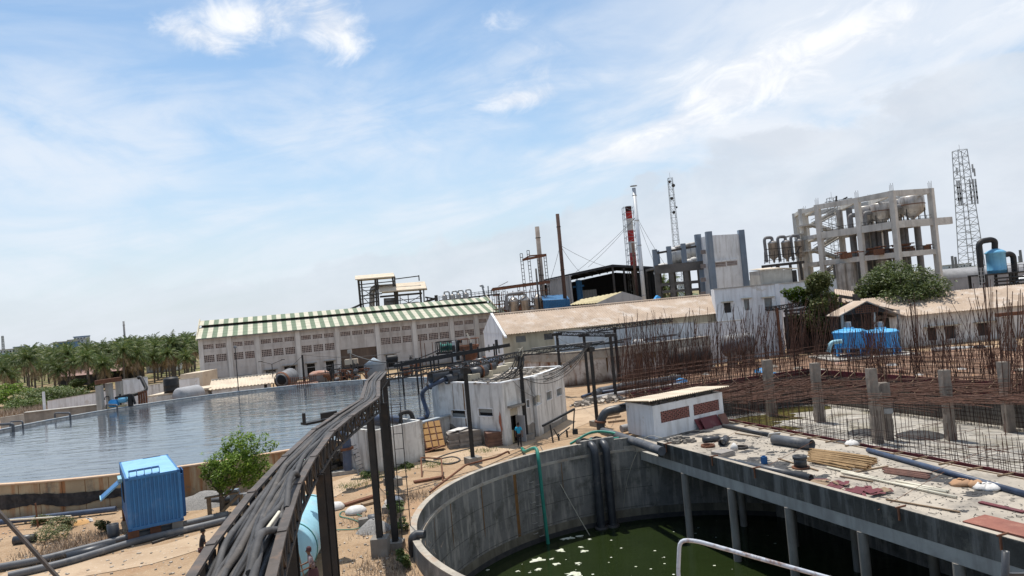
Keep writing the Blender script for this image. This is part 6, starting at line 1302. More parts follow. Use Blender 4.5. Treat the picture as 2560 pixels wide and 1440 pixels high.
# ================================================================== NEAR HOSE BRIDGE
BZ = 6.8
Lr = [Vector(v) for v in ((-3.55, 5.0, BZ), (-4.46, 8.98, BZ), (-4.88, 10.84, BZ), (-5.45, 14.03, BZ), (-5.93, 17.57, BZ), (-6.35, 21.6, BZ), (-6.43, 24.6, BZ), (-6.42, 28.6, BZ), (-7.86, 36.6, BZ), (-8.5, 42.3, BZ))]
Rr_ = [Vector(v) for v in ((-2.30, 5.0, BZ), (-3.29, 8.7, BZ), (-3.92, 11.2, BZ), (-4.65, 14.4, BZ), (-5.13, 17.2, BZ), (-5.62, 20.9, BZ), (-5.75, 23.8, BZ), (-5.78, 28.8, BZ), (-7.21, 36.4, BZ), (-7.85, 42.1, BZ))]
br = T('hose_bridge', 'long black lattice bridge descending from the lower edge carrying a mat of rubber hoses', 'pipe bridge', (Lr[4].x, Lr[4].y, 0))
dep = Vector((0, 0, -.58))
for side, PP in (('l', Lr), ('r', Rr_)):
    for i in range(len(PP) - 1):
        a, b = PP[i], PP[i + 1]; MB().bar(a, b, .15, .05).bar(a + Vector((0, 0, -.05)), b + Vector((0, 0, -.05)), .04, .06).build('top_rail', m_rail, br)
        mb = MB(); mb.bar(a + dep, b + dep, .07, .07); n = max(2, int((b - a).length / .62)); dn = (b - a).normalized()
        for k in range(n):
            u, v = a.lerp(b, k / n), a.lerp(b, (k + 1) / n); mb.bar(u + Vector((0, 0, -.06)), u + dep, .05, .05); mb.bar((u if k % 2 else v) + Vector((0, 0, -.06)), (v if k % 2 else u) + dep, .05, .03)
        mb.build('side_lattice', m_steel if side == 'r' else m_black, br)
        MB().box(b + Vector((0, 0, .02)), (.2, .14, .05), math.atan2(dn.y, dn.x)).build('joint_plate', m_rail, br)
        if side == 'l' and i < 5:
            for k in range(0, n, 2): MB().bar(a.lerp(b, k / n) + Vector((0, 0, -.08)), a.lerp(b, k / n) + dep * 1.02, .09, .09).build('upright', m_black, br)
mb = MB()
for i in range(len(Lr) - 1):
    n = max(2, int((Lr[i + 1] - Lr[i]).length / .9))
    for k in range(n): mb.bar(Lr[i].lerp(Lr[i + 1], k / n) + dep * .85, Rr_[i].lerp(Rr_[i + 1], k / n) + dep * .85, .06)
mb.build('cross_bars', m_steel, br)['kind'] = 'stuff'
def lerp_path(P, t):
    f = t * (len(P) - 1); i = min(int(f), len(P) - 2); return P[i].lerp(P[i + 1], f - i)
rn = random.Random(41); NH = 24
for h in range(NH):
    lane = .06 + .88 * (h + .5) / NH; ph1, ph2 = rn.uniform(0, 6), rn.uniform(0, 6); amp = rn.uniform(.03, .09); t1 = 1.0; pts = []; n = 60; fq = rn.uniform(5, 9)
    t0 = 0 if h not in (2, 6, 9, 12) else rn.uniform(.0, .12)
    hump = rn.uniform(.15, .6); pile = (h % 3) * .045
    for i in range(n + 1):
        t = t0 + (t1 - t0) * i / n; s = lane + amp * math.sin(t * fq * 2.2 + ph1) + .03 * math.sin(t * fq * 6 + ph2); s = min(max(s, .09), .91)
        p = lerp_path(Lr, t).lerp(lerp_path(Rr_, t), s); z = -.42 + .2 * min(1, t / .3) + pile + .03 * math.sin(t * 23 + ph2) + .06 * math.exp(-((t - hump) / .03) ** 2)
        z += .10 * (1 - abs(2 * s - 1)) ** .5
        pts.append(p + Vector((0, 0, z)))
    pts = catmull(pts[::2], 3)
    r = rn.uniform(.034, .062)
    e = MB().tube(pts, r, 8, sq=1.0); one(e, 'rubber_hose', 'dusty grey rubber hose lying in the mat of hoses on the near bridge', 'hose', (m_hose, m_hose_b, m_hose, m_hose_c, m_hose_b)[h % 5], 'rubber hoses laid along the near bridge')
# loose hose ends flopping over
for k, P in enumerate(([(-3.6, 9.0, 6.95), (-3.75, 9.8, 7.15), (-3.95, 10.6, 7.0), (-4.1, 11.5, 6.75)], [(-4.3, 12.6, 6.8), (-4.55, 13.6, 7.05), (-4.75, 14.6, 7.0), (-4.95, 15.6, 6.62), (-5.2, 17, 6.5)], [(-3.4, 8.4, 6.9), (-3.7, 9.6, 7.0), (-4.2, 11, 6.95), (-4.45, 12.4, 6.8), (-4.7, 14, 6.72)])):
    one(MB().tube(catmull(P, 8), .056, 8), 'rubber_hose', 'short loose rubber hose arching on top of the hose mat', 'hose', m_hose, 'loose hoses arching over the mat')
one(MB().tube(catmull([(-3.55, 8.8, 6.6), (-3.75, 9.6, 6.95), (-4.05, 10.7, 6.9), (-4.3, 12.2, 6.85)], 6), .03, 6), 'white_hose', 'thin white hose lying among the grey rubber hoses', 'hose', m_pvc)
# posts
for x, y, w_, lab in ((-5.12, 17.6, .20, 0), (-4.90, 14.5, .19, 0), (-5.75, 14.2, .22, 0), (-6.15, 17.9, .22, 0), (-5.9, 21.0, .22, 0), (-4.75, 10.9, .22, 0), (-6.52, 30.35, .25, 1), (-6.0, 31.0, .25, 1), (-7.3, 36.9, .22, 1)):
    MB().ibeam((x, y, .3), (x, y, BZ - .5), w_, w_, .025).build('post', m_black, br)
    MB().bx(x - .35, x + .35, y - .35, y + .35, 0, .75 if (x, y) == (-6.52, 30.35) else .32).build('footing', m_conc, br)
one(MB().bar(D(759, 1060, 31), D(828, 1046, 32), .5, .10).bar(D(759, 1033, 31), D(761, 1062, 31), .12).bar(D(801, 1040, 31.5), D(843, 1033, 31.7), .3, .25), 'bracket_beam', 'black bracket beam sticking out left of the hose bridge over the water', 'bracket', m_black)
ladder_flat(MB(), (-5.55, 31.3, .2), (-5.55, 31.3, 6.2), .4, 9, .035).build('ladder', m_steel, br)
# ================================================================== CONTAINER
def container():
    bl, brr = G(322, 1330, .55), G(462, 1300, .55); W_ = 2.5; rz_ = math.atan2(brr.y - bl.y, brr.x - bl.x); H = 2.6; Dp = 5.9
    e = T('shipping_container', 'short bright blue shipping container with corrugated sides standing on blocks', 'container', (bl.x, bl.y, 0), rz_); z0 = .55
    mb = MB(); n = 12; yf = .04
    pts = []
    for i in range(n):
        w_ = (W_ - .24) / n; x = .12 + i * w_; pts += [(x, .02), (x + w_ * .38, .02), (x + w_ * .5, .075), (x + w_ * .88, .075)]
    pts.append((W_ - .12, .02))
    def skin(fn): 
        vs = []; 
        for a, b in pts: vs += [fn(a, b, z0 + .16), fn(a, b, z0 + H - .12)]
        mb.add(vs, [(2 * i, 2 * i + 2, 2 * i + 3, 2 * i + 1) for i in range(len(pts) - 1)])
    skin(lambda a, b, z: (a, b, z)); skin(lambda a, b, z: (a, Dp - b, z))
    pts = [(.12 + (Dp - .24) * i / 40, (.02, .02, .06, .06)[i % 4]) for i in range(41)]
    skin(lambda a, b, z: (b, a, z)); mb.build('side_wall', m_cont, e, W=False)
    mb = MB()
    for x in (0, W_ - .14):
        for y in (0, Dp - .14): mb.bx(x, x + .14, y, y + .14, z0, z0 + H)
    for y in (0, Dp - .12):
        mb.bx(.14, W_ - .14, y, y + .12, z0, z0 + .16); mb.bx(.14, W_ - .14, y, y + .1, z0 + H - .12, z0 + H)
    for x in (0, W_ - .12): mb.bx(x, x + .12, .14, Dp - .14, z0, z0 + .16); mb.bx(x, x + .1, .14, Dp - .14, z0 + H - .12, z0 + H)
    mb.build('corner_frame', m_cont, e, W=False)
    mb = MB()
    for x in (-.01, W_ - .15):
        for y in (-.01, Dp - .15):
            for z in (z0 - .01, z0 + H - .11): mb.bx(x, x + .16, y, y + .16, z, z + .12)
    mb.build('corner_casting', m_cont_d, e, W=False)['kind'] = 'stuff'
    mb = MB(); nr = 46; vs = []
    for i in range(nr * 2 + 1):
        y = .1 + (Dp - .2) * i / (nr * 2); z = z0 + H - .02 + (.028 if i % 2 else 0); vs += [(.1, y, z), (W_ - .1, y, z)]
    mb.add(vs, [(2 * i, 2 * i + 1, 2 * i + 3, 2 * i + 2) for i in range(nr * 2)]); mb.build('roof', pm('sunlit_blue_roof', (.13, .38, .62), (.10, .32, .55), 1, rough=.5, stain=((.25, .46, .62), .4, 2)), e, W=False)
    # grille lying on roof, louvre slot
    mb = MB()
    for k in range(5): x = .2 + k * .34; mb.bar((x, .12, z0 + H + .28), (x, .62, z0 + H + .28), .035); mb.bar((x, .12, z0 + H), (x, .12, z0 + H + .28), .03)
    for k in range(6): mb.bar((.2, .12 + k * .1, z0 + H + .28), (1.56, .12 + k * .1, z0 + H + .28), .022)
    mb.bar((.2, .12, z0 + H + .02), (1.56, .12, z0 + H + .02), .03); mb.build('roof_grille', m_cont_d, e, W=False)
    MB().bx(1.2, 2.1, Dp - .2, Dp - .06, z0 + H + .03, z0 + H + .05).build('vent_slot', m_grey_steel, e, W=False)
    # awning on the left end, half open door on the right
    mb = MB(); mb.add([(-.02, 3.0, z0 + H - .55), (-.02, 4.2, z0 + H - .55), (-1.05, 4.2, z0 + H - 1.35), (-1.05, 3.0, z0 + H - 1.35)], [(0, 1, 2, 3)]); o = mb.build('awning_panel', m_cont, e, W=False)
    MB().bx(-1.08, -1.0, 2.98, 4.22, z0 + H - 1.42, z0 + H - 1.34).bar((-.02, 3.05, z0 + H - .6), (-1.02, 3.05, z0 + H - 1.38), .06).bx(-.2, .0, 3.0, 4.2, z0 + H - .6, z0 + H - .45).build('awning_frame', m_ltblue, o, W=False)
    MB().bx(-.006, .02, 2.9, 4.3, z0 + .9, z0 + H - .55).build('window_opening', m_void, e, W=False)
    mb = MB()
    for i in range(6): mb.bx(W_ + .14 + .03 * (i % 2), W_ + .18 + .03 * (i % 2), .45 + i * .2, .65 + i * .2, z0 + .12, z0 + H - .12)
    mb.bx(W_, W_ + .14, .4, .5, z0 + .1, z0 + H - .3); mb.build('door_leaf', m_cont_d, e, W=False)
    for x, y in ((.2, .3), (.2, 5.4), (2.2, .3), (2.2, 5.4), (1.2, .4)): MB().bx(x - .25, x + .25, y - .25, y + .25, 0, z0 - .01).build('support_block', m_rust if x < 2 else m_conc, e, W=False)
container()
# ---- ground pipes and small things on the left
def gp_(pts, r, mt, lab, name='ground_pipe', hollow=False, rr=.8, cat='pipe', grp=None):
    P = [Vector(p) for p in pts]
    return one(MB().tube(bend(P, rr), r, 12), name, lab, cat, mt, grp)
gp_([G(-40, 1425, .2), G(100, 1400, .2), G(300, 1348, .2), G(470, 1308, .2), G(570, 1285, .2)], .17, m_greypipe, 'upper long dusty pipe along the track in front of the container')
gp_([G(20, 1440, .17), G(170, 1405, .17), G(340, 1352, .17), G(500, 1316, .17), G(580, 1296, .17)], .17, m_greypipe, 'lower long dusty pipe lying closest to the dirt track')
gp_([G(380, 1357, .07), G(480, 1325, .07), G(560, 1305, .07)], .06, m_steel, 'thin pipe lying against the lower long dusty pipe')
gp_([G(-20, 1308, .25), G(150, 1288, .25), G(290, 1272, .25)], .16, m_bluepipe, 'grey blue pipe lying at the foot of the stained reservoir wall'); gp_([G(25, 1300, .55), G(178, 1290, .55)], .05, m_pvc, 'thin white pipe raised on bricks by the reservoir wall')
a, b = G(165, 1395, .2), G(288, 1362, .2); one(MB().pipe(a, b, .22, .03), 'pipe_piece', 'short open ended black pipe lying on the upper long pipe', 'pipe piece', m_blackpipe)
c = G(285, 1358, 0); e = T('pipe_stub', 'upright black pipe stub standing left of the container', 'pipe stub', tuple(c)); MB().pipe(c, c + Vector((0, 0, .95)), .27, .05).build('pipe', m_blackpipe, e)
c = G(62, 1348, .2); one(MB().pipe(c - Vector((.5, .1, 0)), c + Vector((.5, .1, 0)), .22, .05), 'pipe_piece', 'short black pipe piece half buried among the weeds at the far left', 'pipe piece', m_blackpipe)
one(MB().bar(D(-30, 1250, 8.2), D(150, 1450, 8.2), .035), 'steel_bar', 'thin grey bar crossing the lower left corner close to the camera', 'bar', m_rail)
c = G(95, 1318, 0); one(MB().tube([c, c + Vector((-.05, 0, 1.35))], .045, 6), 'rusty_post', 'thin rusty post standing among weeds before the reservoir wall', 'post', m_rust)
rn = random.Random(20)
c = G(505, 1265, 0); mb = MB(); n = 26; vs = [c + Vector((0, .6, .75))]; fs = []
for r_i in range(1, 6):
    for k in range(n): an = 2 * math.pi * k / n; rr = r_i / 5; vs.append(c + Vector((2.0 * rr * math.cos(an) * (1 + .15 * math.sin(3 * an)), .6 + 1.5 * rr * math.sin(an), .75 * (1 - rr) ** .8 + rn.uniform(-.05, .05) * (r_i < 5))))
fs = [(0, 1 + k, 1 + (k + 1) % n) for k in range(n)] + [(1 + (r_i - 1) * n + k, 1 + r_i * n + k, 1 + r_i * n + (k + 1) % n, 1 + (r_i - 1) * n + (k + 1) % n) for r_i in range(1, 5) for k in range(n)]
mb.add(vs, fs, True); one(mb, 'gravel_heap', 'heap of grey gravel between the container and the small tree', 'gravel', m_gravel, kind='stuff')
e = T('timber_trestle', 'rough timber trestle next to the small tree', 'trestle', tuple(G(530, 1300))); c = G(525, 1290)
MB().bar(c, c + Vector((0, 0, 1.0)), .16, .2).bar(c + Vector((.5, -.3, 0)), c + Vector((1.5, .5, .9)), .12, .14).bar(c + Vector((-.2, 0, 1.0)), c + Vector((1.5, .4, 1.05)), .3, .07).bar(c + Vector((1.6, .5, 0)), c + Vector((1.6, .5, .9)), .14).build('frame', m_wood, e)
for i, (x, y, l) in enumerate(((555, 1250, 1.6), (590, 1248, 1.4), (612, 1240, 1.3), (572, 1243, 1.2))):
    c = G(x, y, .25); one(MB().pipe(c - Vector((l / 2, .2, 0)), c + Vector((l / 2, .3, 0)), .2, .03, 14), 'pipe_piece', 'dark pipe offcut in the heap behind the small tree', 'pipe piece', m_blackpipe if i % 2 else m_greypipe, 'pipe offcuts behind the small tree')
c = G(585, 1262); one(MB().bx(c.x - .22, c.x + .22, c.y, c.y + .4, 0, .85), 'blue_drum', 'small blue painted steel box between the tree and the bridge', 'box', m_colblue)
# ---- pale blue tank under the bridge
ax = Vector((-.10, 1, 0)).normalized(); c = Vector((-9.55, 27.6, 1.25)); r = 1.05
e = T('fuel_tank', 'large pale blue horizontal tank lying under the hose bridge', 'tank', (c.x, c.y + 2, 0))
MB().lathe(c, [(0, 0), (r * .96, 0), (r, .06), (r, 4.9), (r * .93, 5.15), (r * .7, 5.4), (0, 5.6)], 32, ax).build('shell', m_ltblue, e)
mb = MB()
for t in (.5, 4.6): mb.lathe(c, [(r + .003, t), (r + .03, t), (r + .03, t + .05), (r + .003, t + .05)], 32, ax)
mb.build('seam_band', m_teal, e); MB().lathe(c + ax * 4.2 + Vector((-.3, 0, r * .95)), [(.25, -.1), (.25, .18), (0, .2)], 14).build('hatch', m_teal, e)
for t in (1.2, 3.9): MB().box(c + ax * t + Vector((0, 0, -1.0)), (1.4, .3, .5), -.14).build('saddle', m_conc, e)
for t in (1.6, 2.6): MB().box(c + ax * t + Vector((r + .05, 0, -.1)), (.14, .12, .14)).build('lug', m_cont_d, e)
# ---- white open box and the pump set beside it
a, b = Vector((-10.1, 45.9, 0)), Vector((-6.95, 49.0, 0)); bz = 2.75; e = T('open_box_tank', 'white open topped masonry box tank behind the gantry post', 'tank', tuple(a)); n = (b - a).normalized(); nn = Vector((-n.y, n.x, 0))
mb = MB(); P = [a, b, b + nn * 2.4, a + nn * 2.4]
for i in range(4): thickwall(mb, P[i], P[(i + 1) % 4], 0, bz + (.12 if i == 3 else 0), .2)
mb.build('wall', m_white, e); mb = MB(); mb.poly([v + Vector((0, 0, bz - .5)) for v in P]); mb.build('water_surface', m_darkconc, e)
mb = MB(); mb.tube(bend([b + nn * 1.2 + Vector((-.8, 0, bz - .2)), b + nn * 1.2 + Vector((-.8, 0, bz + .5)), b + nn * 1.2 + Vector((-.1, .3, bz + .5)), b + nn * 1.2 + Vector((.1, .3, bz - .3))], .3), .16, 10); one(mb, 'pipe_elbow', 'black pipe elbow hooked into the white box tank', 'pipe', m_black)
e = T('suction_pipe', 'thick blue grey pipes dropping through elbows into the pump beside the ladder', 'pipe', tuple(G(868, 1190)))
mb = MB(); mb.tube(bend([D(995, 1050, 45.5), D(940, 1045, 45), D(880, 1062, 43.5), D(842, 1080, 42.8), D(866, 1095, 42.8), D(870, 1175, 42.8)], .9), .27, 12); mb.tube(bend([D(960, 1058, 46), D(905, 1050, 46), D(860, 1062, 46)], .5), .24, 10); mb.build('pipe', m_bluepipe, e)
mb = MB(); mb.cyl(D(867, 1118, 42.8), D(868, 1124, 42.8), .4, n=14); mb.build('flange', m_rust, e)
e = T('pump_machine', 'dark oily pump and engine set on a concrete strip below the bridge', 'pump', tuple(G(850, 1195))); c0 = G(870, 1185); mb = MB(); rn = random.Random(6)
for k in range(12): p = c0 + Vector((rn.uniform(-2.6, .3), rn.uniform(0, 1.6), rn.uniform(.3, 1.3))); mb.box(p, (rn.uniform(.2, .9), rn.uniform(.2, .6), rn.uniform(.2, .7)), rn.uniform(0, 1))
mb.build('engine', m_steel, e); mb = MB()
for k in range(7): p = c0 + Vector((rn.uniform(-2.6, .2), rn.uniform(-.3, 1.2), rn.uniform(.4, 1.2))); mb.lathe(p, [(0, 0), (.3, .03), (.36, .1), (.36, .3), (.2, .4), (0, .42)], 14, (rn.uniform(-1, 1), 1, 0))
mb.build('flywheel', m_black, e); mb = MB()
for k in range(9): p = c0 + Vector((rn.uniform(-2.6, .2), rn.uniform(-.2, 1.5), rn.uniform(.3, 1.6))); mb.tube(bend([p, p + Vector((rn.uniform(-1, 1), 0, 0)), p + Vector((rn.uniform(-1, 1), 0, rn.uniform(-1, 1)))], .15), .06, 6)
mb.build('pipework', m_blackpipe, e); MB().bar(c0 + Vector((-3.2, -.6, .12)), c0 + Vector((1.6, .6, .12)), .7, .25).build('plinth', m_conc_l, e)
MB().bar(c0 + Vector((-.4, .9, 2.0)), c0 + Vector((.9, 1.7, 2.15)), .05, .8).build('panel', m_palette, e)
a, b = G(897, 1190), G(925, 1180); e = T('step_ladder', 'leaning steel ladder between the pump and the white box tank', 'ladder', tuple(a)); up = Vector((-.55, .7, 1.9)); mb = MB()
for p in (a, b): mb.bar(p, p + up, .06)
for k in range(8): mb.bar(a + up * (k + .6) / 8, b + up * (k + .6) / 8, .04)
mb.build('ladder_frame', m_grey_steel, e)
# orange panels leaning, sheet stacks
c = Vector((-6.75, 51.9, 0)); e = T('orange_panel', 'tall orange moulded panels leaning left of the grey sheet stack', 'panel', tuple(c)); rz_ = .35; M_ = Matrix.Rotation(rz_, 3, 'Z') @ Matrix.Rotation(R(-33), 3, 'X')
o = c + Vector((0, .55, 1.1)); MB().box(o, (1.45, .1, 2.1), M=M_).build('panel', m_plyside, e); mb = MB()
for i in range(3):
    for j in range(4): mb.box(o + M_ @ Vector((-.48 + .48 * i, -.09, -.78 + .52 * j)), (.38, .10, .42), M=M_)
mb.build('raised_square', m_palette, e)['kind'] = 'stuff'
MB().bar(c + Vector((-.6, -.3, .05)), c + Vector((.7, .1, .35)), .5, .06).build('pallet', m_rust, e)
def stackpile(lab, px, py, cols_, hs, w_, d_, mt, th=.06):
    c = G(px, py); rn = random.Random(px); first = None
    for i in range(cols_):
        mb = MB(); z = 0; n_ = int(hs[i] / th)
        for k in range(n_): mb.box((c.x + i * w_ * .95 + rn.uniform(-.03, .03), c.y + d_ / 2 + i * .12 + rn.uniform(-.04, .04), z + th * .45), (w_ * .96, d_, th * .66), rn.uniform(-.05, .05) + .25); z += th
        one(mb, 'sheet_stack', lab[i], 'stack', mt)
stackpile(['left stack of grey sheets beside the orange panels', 'middle stack of grey sheets with a pale board on top', 'right stack of grey sheets behind the gantry post'], 1132, 1122, 3, (1.15, 1.2, 1.25), .85, 1.2, m_greysheet, .085)
c = G(1132, 1122) + Vector((.2, -.15, 1.22)); one(MB().box(c + Vector((.1, .9, .03)), (.6, 1.5, .04), -.5).box(c + Vector((.6, 1.05, .05)), (.5, 1.5, .04), -.5), 'pale_board', 'two pale boards lying on the grey sheet stack', 'board', m_sack)
stackpile(['neat stack of brown sheets left of the doorway'], 1238, 1117, 1, (1.05,), 1.35, 1.1, m_brownsheet, .075)
# hose loops, rusty pipe frames along the rim
gp_(catmull([G(1000, 1160, .05), G(1060, 1152, .05), G(1120, 1160, .05), G(1150, 1150, .05), G(1130, 1142, .05), G(1085, 1150, .05), G(1120, 1135, .05), G(1180, 1120, .05)], 6), .05, m_hose, 'grey hose looped on the ground before the white box tank', 'ground_hose', cat='hose', rr=.05)
gp_([G(1055, 1193, 0), G(1055, 1175, .0) + Vector((0, 0, .8)), G(1106, 1178, 0) + Vector((0, 0, .8)), G(1107, 1202, 0)], .05, m_rust, 'rusty pipe hoop standing on the ground by the pit rim', 'pipe_hoop', rr=.1)
gp_([G(1075, 1230, .3), G(1165, 1162, .7), G(1240, 1143, .9), G(1270, 1128, 1.1), G(1273, 1133, .8)], .06, m_rust, 'rusty pipe running along the pit rim to a hooked end', 'rim_pipe', rr=.2)
for x, y, x2, y2, lab in ((1035, 1205, 1110, 1192, 'rusty steel channel lying on the track by the hoop'), (860, 1263, 935, 1240, 'bundle of rusty steel sections on the bare soil'), (905, 1262, 945, 1252, 'short brown timber on the steel sections')):
    one(MB().bar(G(x, y, .08), G(x2, y2, .08), .35, .12), 'steel_section', lab, 'steel section', m_rust if 'timber' not in lab else m_wood)
for x, y, s, lab in ((838, 1272, .5, 'white sack on the soil right of the pale blue tank'), (890, 1282, .55, 'flat white sack beside the green hose ring'), (985, 1258, .5, 'crumpled white sack near the pit rim'), (1528, 1190, .01, '')):
    if s < .1: continue
    c = G(x, y); rn = random.Random(x); one(MB().lathe((c.x, c.y, 0), [(0, 0), (s, .02), (s * 1.05, .12), (s * .7, .3), (s * .2, .36), (0, .34)], 10), 'white_sack', lab, 'sack', m_sack)
gp_(catmull([G(905, 1290, .05), G(860, 1278, .05), G(850, 1290, .05), G(880, 1298, .05), G(905, 1310, .05), G(890, 1322, .05), G(830, 1325, .05)], 6), .025, m_green_h, 'thin green hose ring on the soil beside the white sack', 'garden_hose', cat='hose', rr=.05)
c = G(920, 1300, .22); one(MB().pipe(c, c + Vector((.5, .1, 0)), .25, .03), 'pipe_piece', 'open grey pipe piece beside the front bridge post', 'pipe piece', m_greypipe)
c = G(908, 1305, .1); one(MB().bar(c + Vector((-.3, 1.6, 0)), c, .14, .12), 'timber_post', 'short pale timber lying beside the open grey pipe piece', 'timber', m_wood); one(MB().box(c + Vector((.1, -.4, .12)), (.45, .4, .35), .3), 'concrete_lump', 'squared concrete lump at the end of the pale timber', 'lump', m_conc)
c = G(993, 1360, .0); one(MB().lathe((c.x, c.y, 0), [(0, 0), (.22, .02), (.2, .2), (.05, .3), (0, .3)], 8), 'blue_bag', 'crumpled bright blue plastic bag below the pit rim', 'bag', m_tankblue)
c = G(1030, 1370, .5); one(MB().tube(bend([G(1032, 1385, .1), G(1030, 1345, .9), G(1040, 1336, 1.0), G(1062, 1336, 1.0)], .25), .17, 12), 'pipe_elbow', 'black pipe elbow passing over the left edge of the pit', 'pipe', m_blackpipe)
# rim side furniture: bench-like pipe frame, hoses into the pit, the two big down pipes, ropes
e = T('tubular_stand', 'dark pipe frame with slanted beam standing on the pit rim', 'frame', tuple(G(1400, 1100))); mb = MB(); zt = .8
a = G(1383, 1107, .9); mb.bar(a, a + Vector((-.1, 0, 1.2)), .1); b = G(1430, 1090, .9); mb.bar(a + Vector((-.6, 0, 1.15)), b + Vector((.35, .3, 1.75)), .13); mb.bar(b + Vector((.1, .3, .1)), b + Vector((.35, .3, 1.75)), .08); mb.bar(a + Vector((.1, 0, .9)), a + Vector((.35, .1, .35)), .06); mb.bar(a + Vector((.35, .1, .35)), b + Vector((-.1, .2, .55)), .06)
for t in (.3, .75): p = a.lerp(b, t); mb.bar(p + Vector((0, .1, 0)), p + Vector((0, .1, .45)), .12)
mb.box(b + Vector((.25, .1, .25)), (.35, .15, .35)); mb.build('frame', m_black, e)
gp_(catmull([Vector((-.3, 49.5, .1)), Vector((-.1, 47.2, .35)), Vector((.35, 44.9, .95)), Vector((.62, 44.1, 1.05)), Vector((.68, 43.6, .5)), Vector((.7, 43.5, -.6)), Vector((.72, 43.4, -2)), Vector((.8, 43.3, -4.6))], 5), .11, m_green_h, 'green hose hanging over the rim down into the pit water', 'green_hose', cat='hose', rr=.05)
gp_(catmull([Vector((3.0, 48.6, .3)), Vector((4.6, 48.9, .9)), Vector((6.0, 48.4, .8)), Vector((6.2, 47.6, .6)), Vector((4.4, 47.4, .7)), Vector((3.4, 47.9, .5))], 6), .09, m_green_h, 'green hose curled over the tops of the two black down pipes', 'green_hose', cat='hose', rr=.05)
for px, lab in ((1478, 'left thick black pipe dropping down the pit wall'), (1518, 'right thick black pipe dropping down the pit wall')):
    p = G(px, 1105, .9); d = Vector((p.x - PC[0], p.y - PC[1], 0)).normalized(); w_ = Vector(PC + (0,)) + d * (PR - .45); e = T('down_pipe', lab, 'pipe', (w_.x, w_.y, -4.5))
    MB().tube(bend([w_ + d * 2.4 + Vector((0, 0, .55)), w_ + Vector((0, 0, .75)), w_ + Vector((0, 0, -4.7))], .6), .25, 14).build('pipe', m_blackpipe, e); MB().cyl(w_ + d * 1.5 + Vector((0, 0, .62)), w_ + d * 1.62 + Vector((0, 0, .61)), .36, n=16).cyl(w_ + d * 1.05 + Vector((0, 0, .65)), w_ + d * 1.15 + Vector((0, 0, .65)), .36, n=16).build('flange', m_black, e)
    MB().lathe(w_ + Vector((0, 0, -4.5)), [(.26, .12), (.42, .1), (.42, -.1), (.2, -.2)], 14).build('strainer', m_steel, e)
one(MB().tube(sag(Vector((.9, 45.2, 1.0)), Vector((3.4, 44.0, -4.45)), .12, 10), .03, 5), 'rope', 'pale rope slanting across the pit to the floating pump', 'rope', m_rope)
one(MB().tube(catmull([G(1655, 1095, 1.0), G(1625, 1090, 1.1), G(1602, 1110, .6), G(1568, 1200, -1.8), G(1555, 1303, -4.45)], 6), .018, 5), 'rope', 'thin rope looping down beside the first slab column', 'rope', m_rope)
# thick pipe with elbow beside the white hut
e = T('elbow_pipe', 'thick dark pipe with elbow rising left of the white hut', 'pipe', tuple(G(1505, 1090))); a = G(1503, 1075, .4)
MB().tube(bend([Vector((8.1, 52.6, 1.95)), D(1555, 1020, 50.8), D(1510, 1030, 50.8), D(1500, 1062, 50.8), D(1505, 1080, 50.8)], .6), .30, 14).build('pipe', m_blackpipe, e); MB().cyl(D(1501, 1052, 50.8), D(1501, 1056, 50.8), .43, n=16).build('flange', m_rust, e)
gp_([D(1507, 1078, 50.3), G(1540, 1088, .62), G(1600, 1108, .62), G(1655, 1128, .62)], .27, m_greypipe, 'thick dusty pipe running from the elbow along the slab edge past the hut', 'edge_pipe')
gp_([Vector((7.0, 51.8, .4)), Vector((8.3, 52.3, .5))], .28, m_clad, 'short pale pipe left behind the white hut', 'pipe_piece')
rn = random.Random(55)
for x, y, s in ((1505, 1005, 1.5), (1530, 1000, 1.2), (1450, 1015, .8), (1475, 1008, .9)):
    c = G(x, y); mb = MB()
    for k in range(60): an, rr = rn.uniform(0, 6.28), rn.random() ** .6 * s; q_ = rn.uniform(.12, .42) * (1.3 - rr / s); mb.box((c.x + rr * math.cos(an) * 1.3, c.y + rr * math.sin(an), max(.05, .7 * (1 - rr / s)) * .6), (q_ * 1.3, q_, q_ * .8), rn.uniform(0, 3), Matrix.Rotation(rn.uniform(-.5, .5), 3, (1, 0, 0)) @ Matrix.Rotation(rn.uniform(0, 3), 3, 'Z'))
    one(mb, 'rubble_heap', 'heap of broken concrete at the track end before the rebar', 'rubble', m_rubble, 'rubble heaps at the end of the track', kind='stuff')
for (x0, y0, x1, y1) in ((1505, 1040, 1548, 1032), (1510, 1046, 1552, 1040), (1520, 1055, 1562, 1050)): one(MB().bar(G(x0, y0, .1), G(x1, y1, .1), .2, .12), 'timber_plank', 'dark planks lying on the track left of the white hut', 'plank', m_wood, 'planks left of the white hut')

# ================================================================== WHITE HUT AND THINGS ON THE SLAB
hA, hB, hC = G(1571, 1082, DZ), G(1638, 1098, DZ), G(1812, 1056, DZ)
hut = T('brick_hut', 'small white hut with maroon pierced vents and corrugated roof on the slab', 'hut', (hB.x, hB.y, DZ)); HH = 2.2
rzL, lL = wframe(hA, hB); rzR, lR = wframe(hB, hC)
vh = [(lR * .10, lR * .50, .95, 1.72, 'v'), (lR * .56, lR * .94, .95, 1.72, 'v')]
xf(MB().bx(0, lL, 0, .2, 0, HH), (hA.x, hA.y, DZ), rzL).build('wall', m_white2, hut); xf(holed_wall(MB(), 0, lR, 0, HH, vh, 0, .2), (hB.x, hB.y, DZ), rzR).build('wall', m_white2, hut)
hD = hC + (hA - hB); mb = MB(); thickwall(mb, Vector((hC.x, hC.y, DZ)), Vector((hD.x, hD.y, DZ)), 0, HH, .2); mb.build('wall', m_white2, hut)
mb = MB(); thickwall(mb, Vector((hD.x, hD.y, DZ)), Vector((hA.x, hA.y, DZ)), 0, HH - .3, .2); mb.build('wall', m_white2, hut)
